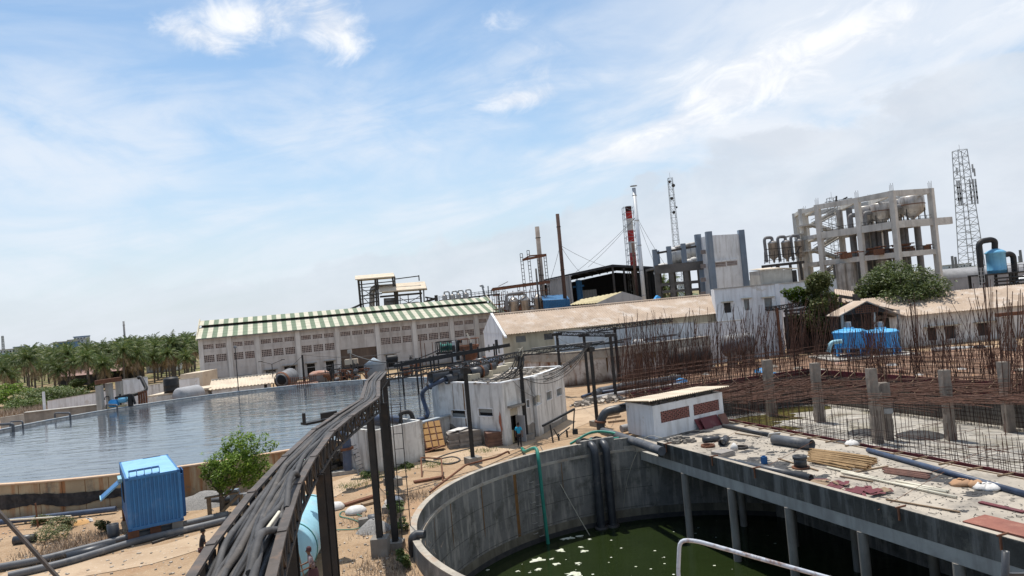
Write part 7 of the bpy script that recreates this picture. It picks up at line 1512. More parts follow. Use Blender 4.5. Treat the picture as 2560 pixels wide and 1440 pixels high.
for h in vh:
    mb = MB(); xs = 14; zs = 6
    for i in range(xs + 1):
        x = h[0] + (h[1] - h[0]) * i / xs; mb.bx(x - .022, x + .022, .03, .11, h[2], h[3])
    for j in range(zs + 1):
        z = h[2] + (h[3] - h[2]) * j / zs; mb.bx(h[0], h[1], .034, .106, z - .022, z + .022)
    for i in range(xs):
        for j in range(zs):
            if (i + j) % 2: x = h[0] + (h[1] - h[0]) * (i + .5) / xs; z = h[2] + (h[3] - h[2]) * (j + .5) / zs; w_ = (h[1] - h[0]) / xs * .28; mb.bx(x - w_, x + w_, .05, .09, z - w_, z + w_)
    xf(mb, (hB.x, hB.y, DZ), rzR).build('vent_grille', m_terra, hut)
rv = [hA, hB, hC, hD]; zt = DZ + HH
# roof slopes gently to the back-left
pa, pb, pc, pd = hB + Vector((-.3, -.5, 0)), hC + Vector((.45, -.35, 0)), hD + Vector((.4, .4, 0)), hA + Vector((-.5, .2, 0))
pa.z = pb.z = zt + .42; pc.z = pd.z = zt + .05; 
mb = MB(); mb.sheet(pd, pc, pb, pa, .2, .035, .02) if False else mb.sheet(pa, pb, pc, pd, .2, .035, .02); mb.build('roof', m_roof_cream, hut)
mb = MB(); mb.bar(hA + Vector((0, 0, HH + .03)), hB + Vector((0, 0, HH + .25)), .08, .1); mb.bar(hB + Vector((0, 0, HH + .28)), hC + Vector((0, 0, HH + .28)), .08, .12)
for t in (.1, .35, .6, .85): p = hB.lerp(hC, t); mb.bar(p + Vector((0, .1, HH)), p + Vector((0, .1, HH + .3)), .12)
mb.build('roof_batten', m_black, hut)
# maroon boards
n = (hC - hB).normalized(); nb_ = Vector((n.y, -n.x, 0))
for i, (t, w_, h_, off, lean, lab) in enumerate(((.72, 2.3, 1.35, .75, 34, 'largest maroon board leaning on the vents of the white hut'), (.66, .8, .85, 1.05, 30, 'small maroon board leaning on the left of the largest board'), (.93, .75, .8, .95, 30, 'small brown board leaning on the right of the largest board'))):
    p = hB.lerp(hC, t) + nb_ * off * .62; M_ = Matrix.Rotation(rzR, 3, 'Z') @ Matrix.Rotation(R(-lean), 3, 'X'); one(MB().box(p + M_ @ Vector((0, 0, h_ / 2 + .02)), (w_, .025, h_), M=M_), 'plywood_board', lab, 'board', m_maroon if i < 2 else m_plyside)
rn = random.Random(61); c = G(1700, 1105, DZ)
mb = MB()
for k in range(70): an, rr = rn.uniform(0, 6.28), rn.random() ** .7; q_ = rn.uniform(.07, .22); mb.box((c.x + rr * math.cos(an) * 1.1, c.y + rr * math.sin(an) * .7, DZ + .3 * (1 - rr) + .05), (q_ * 1.3, q_, q_), rn.uniform(0, 3))
one(mb, 'rubble_heap', 'grey stone rubble piled at the foot of the white hut', 'rubble', m_conc, kind='stuff')
def dk(px, py, dz=0.0): return G(px, py, DZ + dz)
def piece(a, b, r, mt, lab, th=.025, name='pipe_piece', n=18): e = T(name, lab, 'pipe', tuple((a + b) / 2)); MB().pipe(a, b, r, th, n).build('pipe', mt, e); return e
piece(dk(1757, 1100, .17), dk(1798, 1096, .17), .17, m_blackpipe, 'short black pipe lying in front of the maroon boards'); piece(dk(1805, 1108, .22), dk(1815, 1097, .22), .24, m_blackpipe, 'black pipe ring propped beside the maroon boards', .05)
piece(dk(1808, 1064, .14), dk(1930, 1088, .14), .13, m_blackpipe, 'slim black pipe running from the hut to the silver wrapped pipe', .02)
e = piece(dk(1934, 1098, .3), dk(2030, 1112, .3), .30, m_greypipe, 'fat silver grey wrapped pipe in the middle of the slab', .03); MB().box(dk(1935, 1088, .5), (.7, .05, .5), .6, Matrix.Rotation(.8, 3, 'X')).build('torn_card', m_sack, e)
piece(dk(1800, 1150, .2), dk(2028, 1196, .2), .2, m_blackpipe, 'long black pipe lying along the slab parapet', .04)
piece(dk(2170, 1125, .14), dk(2600, 1245, .14), .13, m_bluepipe, 'long grey blue pipe crossing the right half of the slab', .02)
c = dk(2002, 1170); e = T('pipe_stub', 'upright black pipe stub on a rusty flange in the middle of the slab', 'pipe stub', tuple(c)); MB().pipe(c, c + Vector((0, 0, .62)), .32, .05).build('pipe', m_blackpipe, e); MB().pipe(c + Vector((0, 0, .48)), c + Vector((0, 0, .64)), .36, .06).build('collar', m_blackpipe, e); MB().pipe(c, c + Vector((0, 0, .08)), .45, .14).build('flange', m_rust, e)
for x, y, lab in ((1770, 1117, 'rusty ring flange left of the white rag'), (1852, 1121, 'dark ring flange right of the white rag')):
    c = dk(x, y); one(MB().pipe(c, c + Vector((0, 0, .14)), .42, .08), 'ring_flange', lab, 'flange', m_rust if x < 1800 else m_steel)
c = dk(1836, 1125); one(MB().lathe(c, [(0, 0), (.25, .02), (.2, .25), (.05, .42), (0, .4)], 9), 'white_rag', 'white rag standing crumpled between two ring flanges', 'rag', m_sack)
c = dk(1808, 1140); mb = MB()
for k in range(5): mb.box(c + Vector((.02 * (k % 2), 0, .03 + .06 * k)), (1.1, .8, .05), .3 + .06 * k)
one(mb, 'sheet_stack', 'low stack of pale sheets just inside the slab parapet', 'stack', m_greysheet)
c = dk(1911, 1160); e = T('jerrycan', 'small blue jerrycan standing alone on the slab', 'jerrycan', tuple(c)); MB().box(c + Vector((0, 0, .2)), (.28, .2, .4), .3).build('body', m_cont_d, e); MB().cyl(c + Vector((0, 0, .4)), c + Vector((0, 0, .46)), .05, n=10).bar(c + Vector((-.1, 0, .44)), c + Vector((.1, .03, .44)), .04).build('handle', m_cont_d, e)
# bamboo poles in two overlapping bundles
rn = random.Random(90)
for i in range(54):
    row = i % 18; lay = i // 18; a = dk(2018 + rn.uniform(0, 16), 1122 + row * 1.75, .05 + .075 * lay); b = dk(2168 + rn.uniform(-6, 26), 1141 + row * 2.1, .05 + .075 * lay + rn.uniform(0, .02))
    if row > 12: b = dk(2120 + rn.uniform(-10, 60), 1134 + row * 2.3, .05 + .075 * lay)
    one(MB().tube([a, a.lerp(b, .5) + Vector((0, 0, rn.uniform(0, .03))), b], .042, 6), 'bamboo_pole', 'bamboo pole in the large bundle in the middle of the slab', 'bamboo pole', m_bamboo, 'bamboo poles in the large bundle')
for i in range(10):
    a = dk(2205 + rn.uniform(0, 8), 1168 + i * 1.5, .04); b = dk(2322 + rn.uniform(-8, 8), 1182 + i * 1.7, .05); one(MB().bar(a, b, .05), 'timber_batten', 'orange brown batten in the small bundle right of the bamboo', 'batten', m_plyside, 'battens in the small bundle right of the bamboo')
for i, (x0, y0, x1, y1) in enumerate(((2068, 1168, 2210, 1200), (2103, 1180, 2258, 1213), (2220, 1205, 2366, 1230), (2240, 1202, 2372, 1228), (2120, 1183, 2392, 1243))):
    piece(dk(x0, y0, .08), dk(x1, y1, .08), .055, m_pvc, 'cream plastic pipe lying across the slab', .008, 'plastic_pipe', 10)['group'] = 'cream plastic pipes on the slab'
for i, (x0, y0, x1, y1, lab) in enumerate(((2215, 1248, 2400, 1280, 'thin timber pole beyond the scattered maroon offcuts'), (2100, 1190, 2182, 1204, 'thin timber strip under the cream pipes'), (1945, 1146, 2045, 1176, 'pale strip leaning left of the black stub'), (2137, 1180, 2220, 1165, 'strip laid below the bamboo bundle'), (1838, 1083, 1900, 1092, 'white strip behind the flanges'), (2450, 1255, 2560, 1280, 'flat maroon plank near the right edge'))):
    one(MB().bar(dk(x0, y0, .05), dk(x1, y1, .05), .08 if i < 5 else .25, .05), 'timber_strip', lab, 'timber', m_wood if i < 5 else m_maroon)
# broken maroon ply
for i in range(34):
    x = rn.uniform(2035, 2205); y = 1198 + (x - 2035) * .21 + rn.uniform(-8, 14); c = dk(x, y, .05 + rn.uniform(0, .2)); s = rn.uniform(.15, .7)
    one(MB().box(c, (s * 1.5, s * rn.uniform(.25, .7), .02), 0, Matrix.Rotation(rn.uniform(0, 3.1), 3, 'Z') @ Matrix.Rotation(rn.uniform(-.25, .25), 3, 'X')), 'ply_offcut', 'broken maroon plywood offcut in the scatter by the parapet', 'offcut', m_maroon if i % 4 else m_wood, 'plywood offcuts scattered by the parapet')
c = dk(2470, 1322); e = T('plywood_stack', 'stack of brown red plywood sheets at the right edge of the slab', 'stack', tuple(c)); d_ = dE; 
for k in range(6): 
    o = q(E0 + dE * ((c - E0).dot(dE) + .8), 1.55, DZ + .04 + .055 * k); MB().box(o, (2.4, 1.25, .045), math.atan2(dE.y, dE.x) + .02 * (k % 3)).build('sheet', m_plyside if k < 5 else pm('red_brown_ply', (.26, .105, .075), (.2, .08, .06), 1.3, stain=((.33, .17, .12), .5, 1.5)), e)
# cloth, sacks
for x, y, mt, lab, s in ((2405, 1212, m_soil, 'crumpled orange brown cloth on the tar stain', .5), (2440, 1217, m_soil, 'smaller orange cloth next to the white sacks', .4), (2480, 1222, m_sack, 'larger white sack at the right of the slab', .5), (2455, 1222, m_sack, 'smaller white sack touching the larger one', .35), (2130, 1112, m_sack, 'white sack on the tar heap before the formwork', .4), (1530, 1085, m_sack, 'white rag beside the elbow pipe', .25)):
    c = dk(x, y); k_ = random.Random(x); mb = MB(); mb.lathe(c, [(0, 0), (s, .02), (s * .95, .12), (s * .5, .24), (0, .22)], 10); mb.v = [(v[0] + k_.uniform(-.06, .06), v[1] + k_.uniform(-.06, .06), max(DZ + .004, v[2] + k_.uniform(-.05, .05))) for v in mb.v]; one(mb, 'cloth_heap' if mt is m_soil else 'white_sack', lab, 'cloth' if mt is m_soil else 'sack', mt)
# thin reinforcing wires crossing slab
for i, (x0, y0, x1, y1) in enumerate(((1760, 1120, 1850, 1075), (1890, 1180, 2030, 1105), (2150, 1175, 2200, 1150), (2195, 1275, 2360, 1180), (2330, 1180, 2480, 1120))): one(MB().tube([dk(x0, y0, .25), dk(x1, y1, .5)], .012, 4), 'steel_wire', 'thin steel wire stretched low over the slab', 'wire', m_rust, 'wires stretched over the slab')
# ---- near railing (white rusty pipe) and post
m_railp = pm('rusting_white_pipe', (.50, .53, .58), (.40, .42, .47), 6, rough=.55, stain=((.17, .085, .05), .85, 9, .53), bump=.1)
e = T('handrail', 'white rusting pipe handrail close to the camera at the lower edge', 'handrail', tuple(D(1706, 1352, 6)))
MB().tube(bend([D(1706, 1480, 6), D(1695, 1440, 6), D(1699, 1350, 6), D(1740, 1352, 5.95), D(2080, 1447, 5.6)], .09), .017, 12).build('pipe', m_railp, e)
b_ = D(2508, 1452, 9.5); t_ = D(2514, 1378, 9.5); e = T('pipe_post', 'short open dark pipe post at the lower right corner', 'post', tuple(b_)); MB().pipe(b_ - Vector((.02, 0, .4)), t_, .045, .008, 16).bar(D(2515, 1437, 9.5), D(2575, 1437, 9.5), .05).build('pipe', m_blackpipe, e)
# ================================================================== EXCAVATION: posts, formwork, rebar
pk = [(1912, 900, 1930, 1040, 0), (2030, 908, 2050, 1055, 0), (2168, 922, 2196, 1108, 0), (2190, 958, 2222, 1100, 1), (2347, 926, 2378, 1100, 0), (2500, 905, 2525, 1080, 0)]
labs = ['leftmost concrete column rising from the excavation', 'concrete column before the back corner of the excavation', 'taller of the two close set columns', 'shorter of the two close set columns with a small plate', 'brown stained column right of the pair', 'rightmost column of the excavation']
for (x0, y0, x1, y1, pl_), lab in zip(pk, labs):
    b = G(x1, y1, -3); t = D(x0, y0, b.y); e = T('concrete_column', lab, 'column', (b.x, b.y, -3)); w_ = 21 * b.y / F_PX / 2.1; rnk = random.Random(x0); mb = MB(); n_ = 8; vs = []
    for k in range(n_ + 1):
        f = k / n_; z = -3 + (t.z + 3) * f; o = [rnk.uniform(-.04, .04) for _ in range(8)]; vs += [(b.x - w_ + o[0], b.y - w_, z), (b.x + w_ + o[1], b.y - w_, z), (b.x + w_ + o[2], b.y + w_, z), (b.x - w_ + o[3], b.y + w_, z)]
    mb.add(vs, [(4 * k + j, 4 * k + (j + 1) % 4, 4 * k + 4 + (j + 1) % 4, 4 * k + 4 + j) for k in range(n_) for j in range(4)] + [tuple(range(4 * n_, 4 * n_ + 4))]); mb.build('shaft', pm('rough_grey_column' + str(x0), (.27, .23, .195), (.18, .155, .13), 1.5, streak=((.13, .11, .095), .6, 3), stain=((.27, .18, .13), .5, 1), bump=.5), e)
    mb = MB()
    for k in range(8): mb.tube([(b.x + rnk.uniform(-w_, w_), b.y + rnk.uniform(-w_, w_), t.z - .2), (b.x + rnk.uniform(-.3, 1.2), b.y + rnk.uniform(-.5, .5), t.z + rnk.uniform(2, 5))], .02, 3, False)
    mb.build('starter_bars', m_rebar, e)['kind'] = 'stuff'
    if pl_: MB().bx(b.x - .35, b.x + .35, b.y - w_ - .1, b.y - w_ - .02, -.9, -.5).build('plate', m_galv, e)
bp = [Vector((10.2, 69.6, 0)), Vector((30.6, 75.9, 0)), Vector((38.6, 55, 0)), Vector((47.5, 33, 0))]
for i in range(3):
    for k, (z, lab) in enumerate(((-.6, 'lower'), (.35, 'upper'))):
        a, b = bp[i], bp[i + 1]; e = T('formwork', '%s maroon formwork panels along the %s side of the excavation' % (lab, ('back left', 'right', 'far right')[i]), 'formwork', tuple((a + b) / 2)); dirn = (b - a).normalized(); nn = Vector((dirn.y, -dirn.x, 0)); 
        MB().bar(a + nn * (.35 + .25 * k) + Vector((0, 0, z)), b + nn * (.35 + .25 * k) + Vector((0, 0, z)), .06, .55).build('panel', m_maroon, e); mb = MB(); n_ = int((b - a).length / 1.6)
        for j in range(n_): p = a.lerp(b, j / n_) + nn * (.45 + .25 * k); mb.bar(p + Vector((0, 0, z - .4)), p + Vector((0, 0, z + .5)), .07); mb.bar(p + Vector((0, 0, z + .3)), p + nn * .9 + Vector((0, 0, z - .2)), .05)
        mb.build('walers', m_wood, e)['kind'] = 'stuff'
nA, nB = Vector((14.9, 52.2, 0)), Vector((27.2, 19.0, 0))
e = T('formwork', 'long maroon formwork strip along the near edge of the excavation', 'formwork', tuple(nA)); dn = (nB - nA).normalized(); nn = Vector((-dn.y, dn.x, 0)); nn = nn if nn.x > 0 else -nn
MB().bar(nA + nn * .15 + Vector((0, 0, .1)), nB + nn * .15 + Vector((0, 0, .1)), .06, .5).build('panel', m_maroon, e); mb = MB()
for j in range(24): p = nA.lerp(nB, j / 24); mb.bar(p - nn * .9 + Vector((0, 0, DZ + .05)), p + nn * .25 + Vector((0, 0, .3)), .07); mb.bar(p - nn * .5 + Vector((0, 0, DZ + .02)), nA.lerp(nB, (j + 1) / 24) - nn * .5 + Vector((0, 0, DZ + .02)), .05)
mb.build('walers', m_wood, e)['kind'] = 'stuff'
def cage(label, a, b, z0, h0, h1, sp, r, lean=(0, 0, 0, 0), hor=(), seed=1, mat=m_rebar, depth=0.0, hr=None, skip=0.0):
    """tied reinforcement: ragged vertical bars and horizontal runs"""
    rn = random.Random(seed); L_ = (b - a).length; n = int(L_ / sp); dirn = (b - a).normalized(); nn = Vector((-dirn.y, dirn.x, 0)); e = T('rebar_cage', label, 'rebar', tuple(a)); mb = MB()
    for i in range(n + 1):
        if rn.random() < skip: continue
        p = a + dirn * (sp * i + rn.uniform(-.03, .03)) + nn * (depth * (i % 2)); h = h0 + (h1 - h0) * rn.random() ** 1.6
        lx = rn.gauss(lean[0], lean[1]); ly = rn.gauss(lean[2], lean[3]); m1 = h * .45
        top = p + Vector((lx * h, ly * h, z0 + h)); mid = p + Vector((lx * h * .3, ly * h * .3, z0 + m1)); mb.tube([p + Vector((0, 0, z0)), mid, top], r, 3, False)
    mb.build('vertical_bars', mat, e)['kind'] = 'stuff'; mb = MB()
    for z in hor:
        for dd_ in ((0, depth) if depth else (0,)):
            P = [a.lerp(b, k / 8) + nn * (dd_ + .04) + Vector((0, 0, z0 + z + rn.uniform(-.05, .05))) for k in range(9)]; mb.tube(P, hr or r, 3, False)
    if hor: mb.build('horizontal_bars', mat, e)['kind'] = 'stuff'
    return e
hor = [.25 * k for k in range(1, 15)]
seg = [nA.lerp(nB, t) + nn * .45 for t in (0, .2, .4, .6, .8, 1)]
for i, w_ in enumerate(('beside the white hut', 'behind the silver wrapped pipe', 'behind the bamboo bundle', 'above the long blue pipe', 'at the right edge of the slab')):
    cage('near rusty rebar mat ' + w_, seg[i], seg[i + 1], -3, 4.4, 6.4, .15, .0145, (.0, .03, 0, .02), hor + [3.75, 4.1], 10 + i, m_rebar2 if i % 2 else m_rebar, .28)
s2 = [Vector((10, 66, 0)), Vector((14.6, 55, 0))]; cage('rusty rebar mat behind the white hut roof', Vector((13.9, 54.5, 0)), Vector((10.0, 68.5, 0)), -3, 3.6, 5.2, .2, .016, (.03, .05, 0, .03), hor, 31, m_rebar, .3)
P0 = [bp[0], bp[0].lerp(bp[1], .34), bp[0].lerp(bp[1], .67), bp[1]]
for i, w_ in enumerate(('before the rusty tank', 'before the horizontal drums', 'below the creeper tree')):
    cage('tall leaning rebar of the back wall ' + w_, P0[i] + Vector((0, .5, 0)), P0[i + 1] + Vector((0, .5, 0)), -1, 4.2, 9.4, .125, .024, (.09, .09, 0, .07), [k * .4 for k in range(1, 10)], 50 + i, m_rebar, .4)
    cage('lower front row of rebar of the back wall ' + w_, P0[i] + Vector((.5, -1.6, 0)), P0[i + 1] + Vector((.5, -1.6, 0)), -3, 3.6, 6.0, .13, .021, (.02, .06, 0, .04), [k * .35 for k in range(1, 11)], 60 + i, m_rebar2, .35)
P1 = [bp[1], bp[1].lerp(bp[2], .5), bp[2], bp[2].lerp(bp[3], .5), bp[3]]
for i, w_ in enumerate(('in front of the blue tanks', 'in front of the long shed', 'below the right part of the shed', 'at the far right')):
    cage('tall crossing rebar of the right wall ' + w_, P1[i] + Vector((.6, 0, 0)), P1[i + 1] + Vector((.6, 0, 0)), -1, 2.8, 8.0, .125, .022, (.0, .17, 0, .10), [k * .4 for k in range(1, 9)], 70 + i, m_rebar, .4)
    cage('front rebar row of the right wall ' + w_, P1[i] + Vector((-1.2, 0, 0)), P1[i + 1] + Vector((-1.2, 0, 0)), -3, 3.2, 5.0, .14, .019, (0, .06, 0, .04), [k * .35 for k in range(1, 9)], 80 + i, m_rebar2, .3)
# more rows of dowels on the ground beyond
for i, (x0, y0, x1, y1, h0, h1, w_) in enumerate(((1540, 985, 1700, 950, 3.5, 7.5, 'nearest the rubble heaps'), (1550, 968, 1900, 935, 4, 8.5, 'just behind the back left formwork'), (1560, 955, 1850, 925, 3.0, 6.5, 'between the fat dark drum and the pipes'), (1850, 925, 2080, 890, 4, 7.5, 'left of the blue tanks'), (2090, 905, 2330, 905, 1.8, 5.6, 'before the tank plinth'), (2330, 905, 2600, 892, 2.6, 7.0, 'before the shed windows'), (2120, 935, 2600, 930, 2.0, 5.0, 'above the right formwork'))):
    cage('row of rusty dowel bars ' + w_, G(x0, y0), G(x1, y1), 0, h0, h1, .13, .023, (.04, .15, 0, .10), [.5, 1.0, 1.5], 90 + i, m_rebar, .5)
for i, (x, y, sp_, h) in enumerate(((2535, 1010, .5, 8.5), (2480, 935, .35, 9), (2300, 930, .28, 7.6), (2190, 915, .25, 7.0), (1990, 915, .25, 7.5), (2090, 895, .3, 8))):
    c = G(x, y, 0); rn = random.Random(i * 7); e = T('rebar_bundle', ('leaning bundle of long bars at the right edge', 'tall column bars left of the right edge', 'upright column bars above the right wall', 'upright column bars above the close set columns', 'leaning column bars left of the creeper tree', 'column bars right of the creeper tree')[i], 'rebar', tuple(c)); mb = MB()
    for k in range(14): p = c + Vector((rn.uniform(-sp_, sp_), rn.uniform(-sp_, sp_), 0)); mb.tube([p, p + Vector((rn.gauss(1.6 if i == 0 else .1, .7), rn.gauss(0, .4), h * rn.uniform(.75, 1.05)))], .028, 3, False)
    mb.build('bars', m_rebar, e)['kind'] = 'stuff'
# bars and boards lying in the excavation
rn = random.Random(101); mb = MB()
for k in range(420):
    x = rn.uniform(1560, 2560); y = rn.uniform(968 - (x - 1560) * .03, 1010); z = rn.uniform(-.2, .9); p = G(x, y, z); an = rn.gauss(-.55 if x > 2030 else .3, .35); l = rn.uniform(3, 9); mb.tube([p, p + Vector((l * math.cos(an), l * math.sin(an), rn.uniform(-.5, .5)))], .026, 3, False)
one(mb, 'loose_rebar', 'tangle of loose horizontal bars lying over the formwork', 'rebar', m_rebar, kind='stuff')
mb = MB()
for k in range(70): p = G(rn.uniform(1900, 2560), rn.uniform(1035, 1160), -2.95); an = rn.uniform(-.8, .8); l = rn.uniform(1, 4); mb.tube([p, p + Vector((l * math.cos(an), l * math.sin(an), .05))], .02, 3, False)
one(mb, 'loose_rebar', 'loose bars scattered on the pale excavation floor', 'rebar', m_rebar, kind='stuff')
for x, y, s, lab in ((2160, 1083, 1.3, 'dark heap of tar paper on the excavation floor left of centre'), (2300, 1090, 1.8, 'long dark heap of tar paper on the excavation floor')):
    c = G(x, y, -3); one(MB().lathe((c.x, c.y, -2.99), [(s, 0), (s * .8, .15), (s * .3, .25), (0, .25)], 12), 'tar_heap', lab, 'heap', m_tar)
rn = random.Random(14)
for i in range(40):      # debris beyond the back wall
    x = rn.uniform(1580, 2560); y = rn.uniform(905, 955); c = G(x, y); s = rn.uniform(.2, .8); one(MB().lathe((c.x, c.y, 0), [(s, 0), (s * .8, s * .25), (s * .3, s * .4), (0, s * .38)], 7), 'debris_piece', 'small lump of building debris on the soil behind the rebar', 'debris', (m_rubble, m_soil, m_sack, m_domerust, m_rust)[i % 5], 'debris lumps behind the rebar')
for x, y in ((1905, 930), (1925, 940), (1700, 955)): c = G(x, y); one(MB().lathe((c.x, c.y, 0), [(.9, 0), (.7, .3), (.2, .45), (0, .45)], 9), 'blue_sheet', 'crumpled blue plastic sheet behind the rebar', 'plastic sheet', m_tankblue, 'blue plastic sheets behind the rebar')
# ---- blue twin tanks on a plinth
for i, (x0, x1, lab) in enumerate(((2104, 2188, 'left of the two bright blue octagonal cooling tanks'), (2186, 2271, 'right of the two bright blue octagonal cooling tanks'))):
    Y = 86 - i * .8; a, b = D(x0, 872, Y), D(x1, 868, Y); c = (a + b) / 2; r = (b.x - a.x) / 2; zt, zb = D((x0 + x1) / 2, 826, Y).z, D((x0 + x1) / 2, 871, Y).z; e = T('cooling_tank', lab, 'cooling tank', (c.x, Y + r, 0)); n_ = 8
    mb = MB(); pr_f = [(r * .97, zb), (r * .99, zb + .3), (r * .95, zb + .32), (r * .98, zt - .35), (r * 1.03, zt - .34), (r * 1.03, zt - .2), (r * .96, zt - .2)]
    mb.lathe((c.x, Y + r, 0), pr_f, 8); mb.sm = [False] * len(mb.sm); mb.build('shell', m_tankblue, e)
    mb = MB(); mb.lathe((c.x, Y + r, 0), [(r * 1.02, zt - .18), (r * .9, zt), (r * .35, zt + .15), (r * .3, zt + .32), (0, zt + .32)], 8); mb.sm = [False] * len(mb.sm); mb.build('lid', pm('light_blue_lid%d' % i, (.12, .45, .78), (.1, .38, .68), .8, rough=.4), e)
    MB().cyl((c.x, Y + r, zt + .3), (c.x, Y + r, zt + 1.0), .34, n=12).build('fan_motor', m_galv, e)
    for k in range(8): an = k * math.pi / 4 + .2; MB().bx(c.x + r * .9 * math.cos(an) - .13, c.x + r * .9 * math.cos(an) + .13, Y + r + r * .9 * math.sin(an) - .13, Y + r + r * .9 * math.sin(an) + .13, zb - .9, zb).build('leg', m_tankblue, e)
a, b = D(2085, 893, 84), D(2300, 882, 84); zz2 = D(2200, 884, 84).z; e = T('tank_plinth', 'rust streaked concrete plinth trough carrying the blue tanks', 'plinth', (a.x, 84, 0)); mb = MB(); mb.prism([Vector((a.x, 84, 0)), Vector((b.x, 84, 0)), Vector((b.x, 91.5, 0)), Vector((a.x, 91.5, 0))], 0, zz2 - .35); mb.build('base', m_white, e)
MB().tube(bend([D(2104, 853, 86), D(2076, 856, 86), D(2071, 880, 86)], .6), .26, 10).build('pipe', m_ltblue, e)
one(MB().tube([D(2330, 873, 86), D(2480, 870, 86)], .28, 10), 'wall_pipe', 'pale pipe running along the foot of the long shed', 'pipe', m_white)
c = D(2440, 874, 85); one(MB().tube([c, c + Vector((.9, .1, 0))], .5, 14), 'pipe_coupling', 'dark coupling on the pale pipe before the long shed', 'coupling', m_black)
e = T('signal_stand', 'concrete pier with dark beam at the right edge before the long shed', 'pier', tuple(D(2530, 860, 80))); p = D(2530, 790, 80); MB().bx(p.x - 1, p.x + .2, 80, 81, 0, p.z).build('pier', m_conc_l, e); MB().bar(D(2490, 788, 80), D(2575, 780, 80), .5, .4).build('beam', m_rust, e)
# ================================================================== VEGETATION
def palm_mesh(seed, dead=False):
    rn = random.Random(seed + (50 if dead else 0)); mb = MB(); nf = 7 if dead else 26
    for k in range(nf):
        an = k * 2.39996 + rn.uniform(-.25, .25); up = (-.75 + rn.uniform(-.3, .1)) if dead else 1.42 - 1.95 * (k / nf) ** .8 + rn.uniform(-.12, .12); L_ = rn.uniform(2.9, 4.2); d = Vector((math.cos(an), math.sin(an), 0)); s = Vector((-d.y, d.x, 0)); P = []; n = 9; p = Vector((0, 0, 0)); a = up
        for i in range(n + 1):
            P.append(p.copy()); p = p + (d * math.cos(a) + Vector((0, 0, 1)) * math.sin(a)) * L_ / n; a -= (.07 + .16 * (i / n)) * (1.0 if up > -.1 else .4)
        for i in range(n): mb.bar(P[i], P[i + 1], .07, .05)
        for i in range(1, n + 1):
            w_ = 1.05 * math.sin(math.pi * (.14 + .78 * i / n)) ** .8
            for sd_ in (-1, 1):
                for j in range(2):
                    o = P[i - 1].lerp(P[i], j / 2); dr = (P[i] - P[i - 1]).normalized(); tip = o + s * sd_ * w_ * rn.uniform(.45, .8) + dr * w_ * .75 - Vector((0, 0, w_ * rn.uniform(.25, .8))); wd_ = dr * .085
                    mb.add([o - wd_, o + wd_, tip + wd_ * .2, tip - wd_ * .2], [(0, 1, 2, 3)])
    return mb
palms = []
m_deadfrond = pm('dead_frond', (.30, .22, .13), (.22, .16, .09), 2, island=.4, bump=0)
m_nut = pm('coconut_cluster', (.10, .085, .03), (.14, .09, .04), 3)
def make_palm(i):
    rn = random.Random(i + 3); h = [6.6, 7.6, 8.3, 5.6, 7.8][i]; e = T('coconut_palm', 'coconut palm with drooping green fronds in the grove beyond the reservoir', 'palm tree', (0, 0, 0), 0, 'coconut palms in the grove'); lx = rn.uniform(-.5, .5)
    P = [(0, 0, 0), (lx * .2, 0, h * .35), (lx * .6, 0, h * .7), (lx, 0, h)]; MB().tube(catmull(P, 3), [.24 - .010 * k for k in range(10)], 8).build('trunk', m_trunk, e, W=False)
    mb = palm_mesh(i); mb.v = [(v[0] + lx, v[1], v[2] + h) for v in mb.v]; mb.build('crown', m_palm, e, W=False); mb = palm_mesh(i, True); mb.v = [(v[0] + lx, v[1], v[2] + h - .2) for v in mb.v]; mb.build('dead_fronds', m_deadfrond, e, W=False); mb = MB()
    for k in range(7): a = k * .9; mb.lathe((lx + .28 * math.cos(a), .28 * math.sin(a), h - .35), [(0, -.15), (.13, -.05), (.13, .08), (0, .16)], 6)
    mb.build('coconuts', m_nut, e, W=False); return e
protos = [make_palm(i) for i in range(5)]; used = set(); rn = random.Random(1234); spots = []
for row in range(13):
    Y = 156 + row * 8.4 + rn.uniform(-1, 1); xl = D(-40, 900, Y).x; xr = min(D(502, 850, Y).x, D(500, 850, Y).x); n = int((xr - xl) / 6.2)
    for k in range(n + 1):
        x = xr - 2.4 - k * 6.2 + rn.uniform(-1.8, 1.8) - (row % 2) * 3.3
        if x > xr - 2.4: x = xr - 2.6
        px_est = 1280 + x / Y * F_PX
        if row < 2 and px_est < 60: continue
        if px_est < 30 and row > 8: continue
        spots.append((x, Y + rn.uniform(-2, 2)))
spots = spots[:225] + [(D(px + (k % 3) * 9, 930, 160 + 9 * k).x, 160 + 9 * k) for k in range(11) for px in (335, 385, 430, 462)]
spots += [(D(x, 930, Y).x, Y) for x, Y in ((30, 150), (70, 147), (145, 149), (185, 151), (218, 146), (262, 150), (10, 142), (345, 150), (425, 152), (310, 148))]
for i, (x, y) in enumerate(spots[:295]):
    k = i % 5; o = protos[k] if k not in used else copy_tree(protos[k]); used.add(k); o.location = (x, y, 0); o.rotation_euler[2] = rn.uniform(0, 6.28) if True else 0; s = rn.uniform(.68, .98); o.scale = (s, s, s * 1.12)
e = protos[0]; 
o = copy_tree(protos[2]); o.location = (D(1660, 730, 165).x, 165, 0); o.scale = (1.35, 1.35, 1.35); tag(o, 'single palm seen between the sooty columns of the concrete frame', 'palm tree'); del o['group']
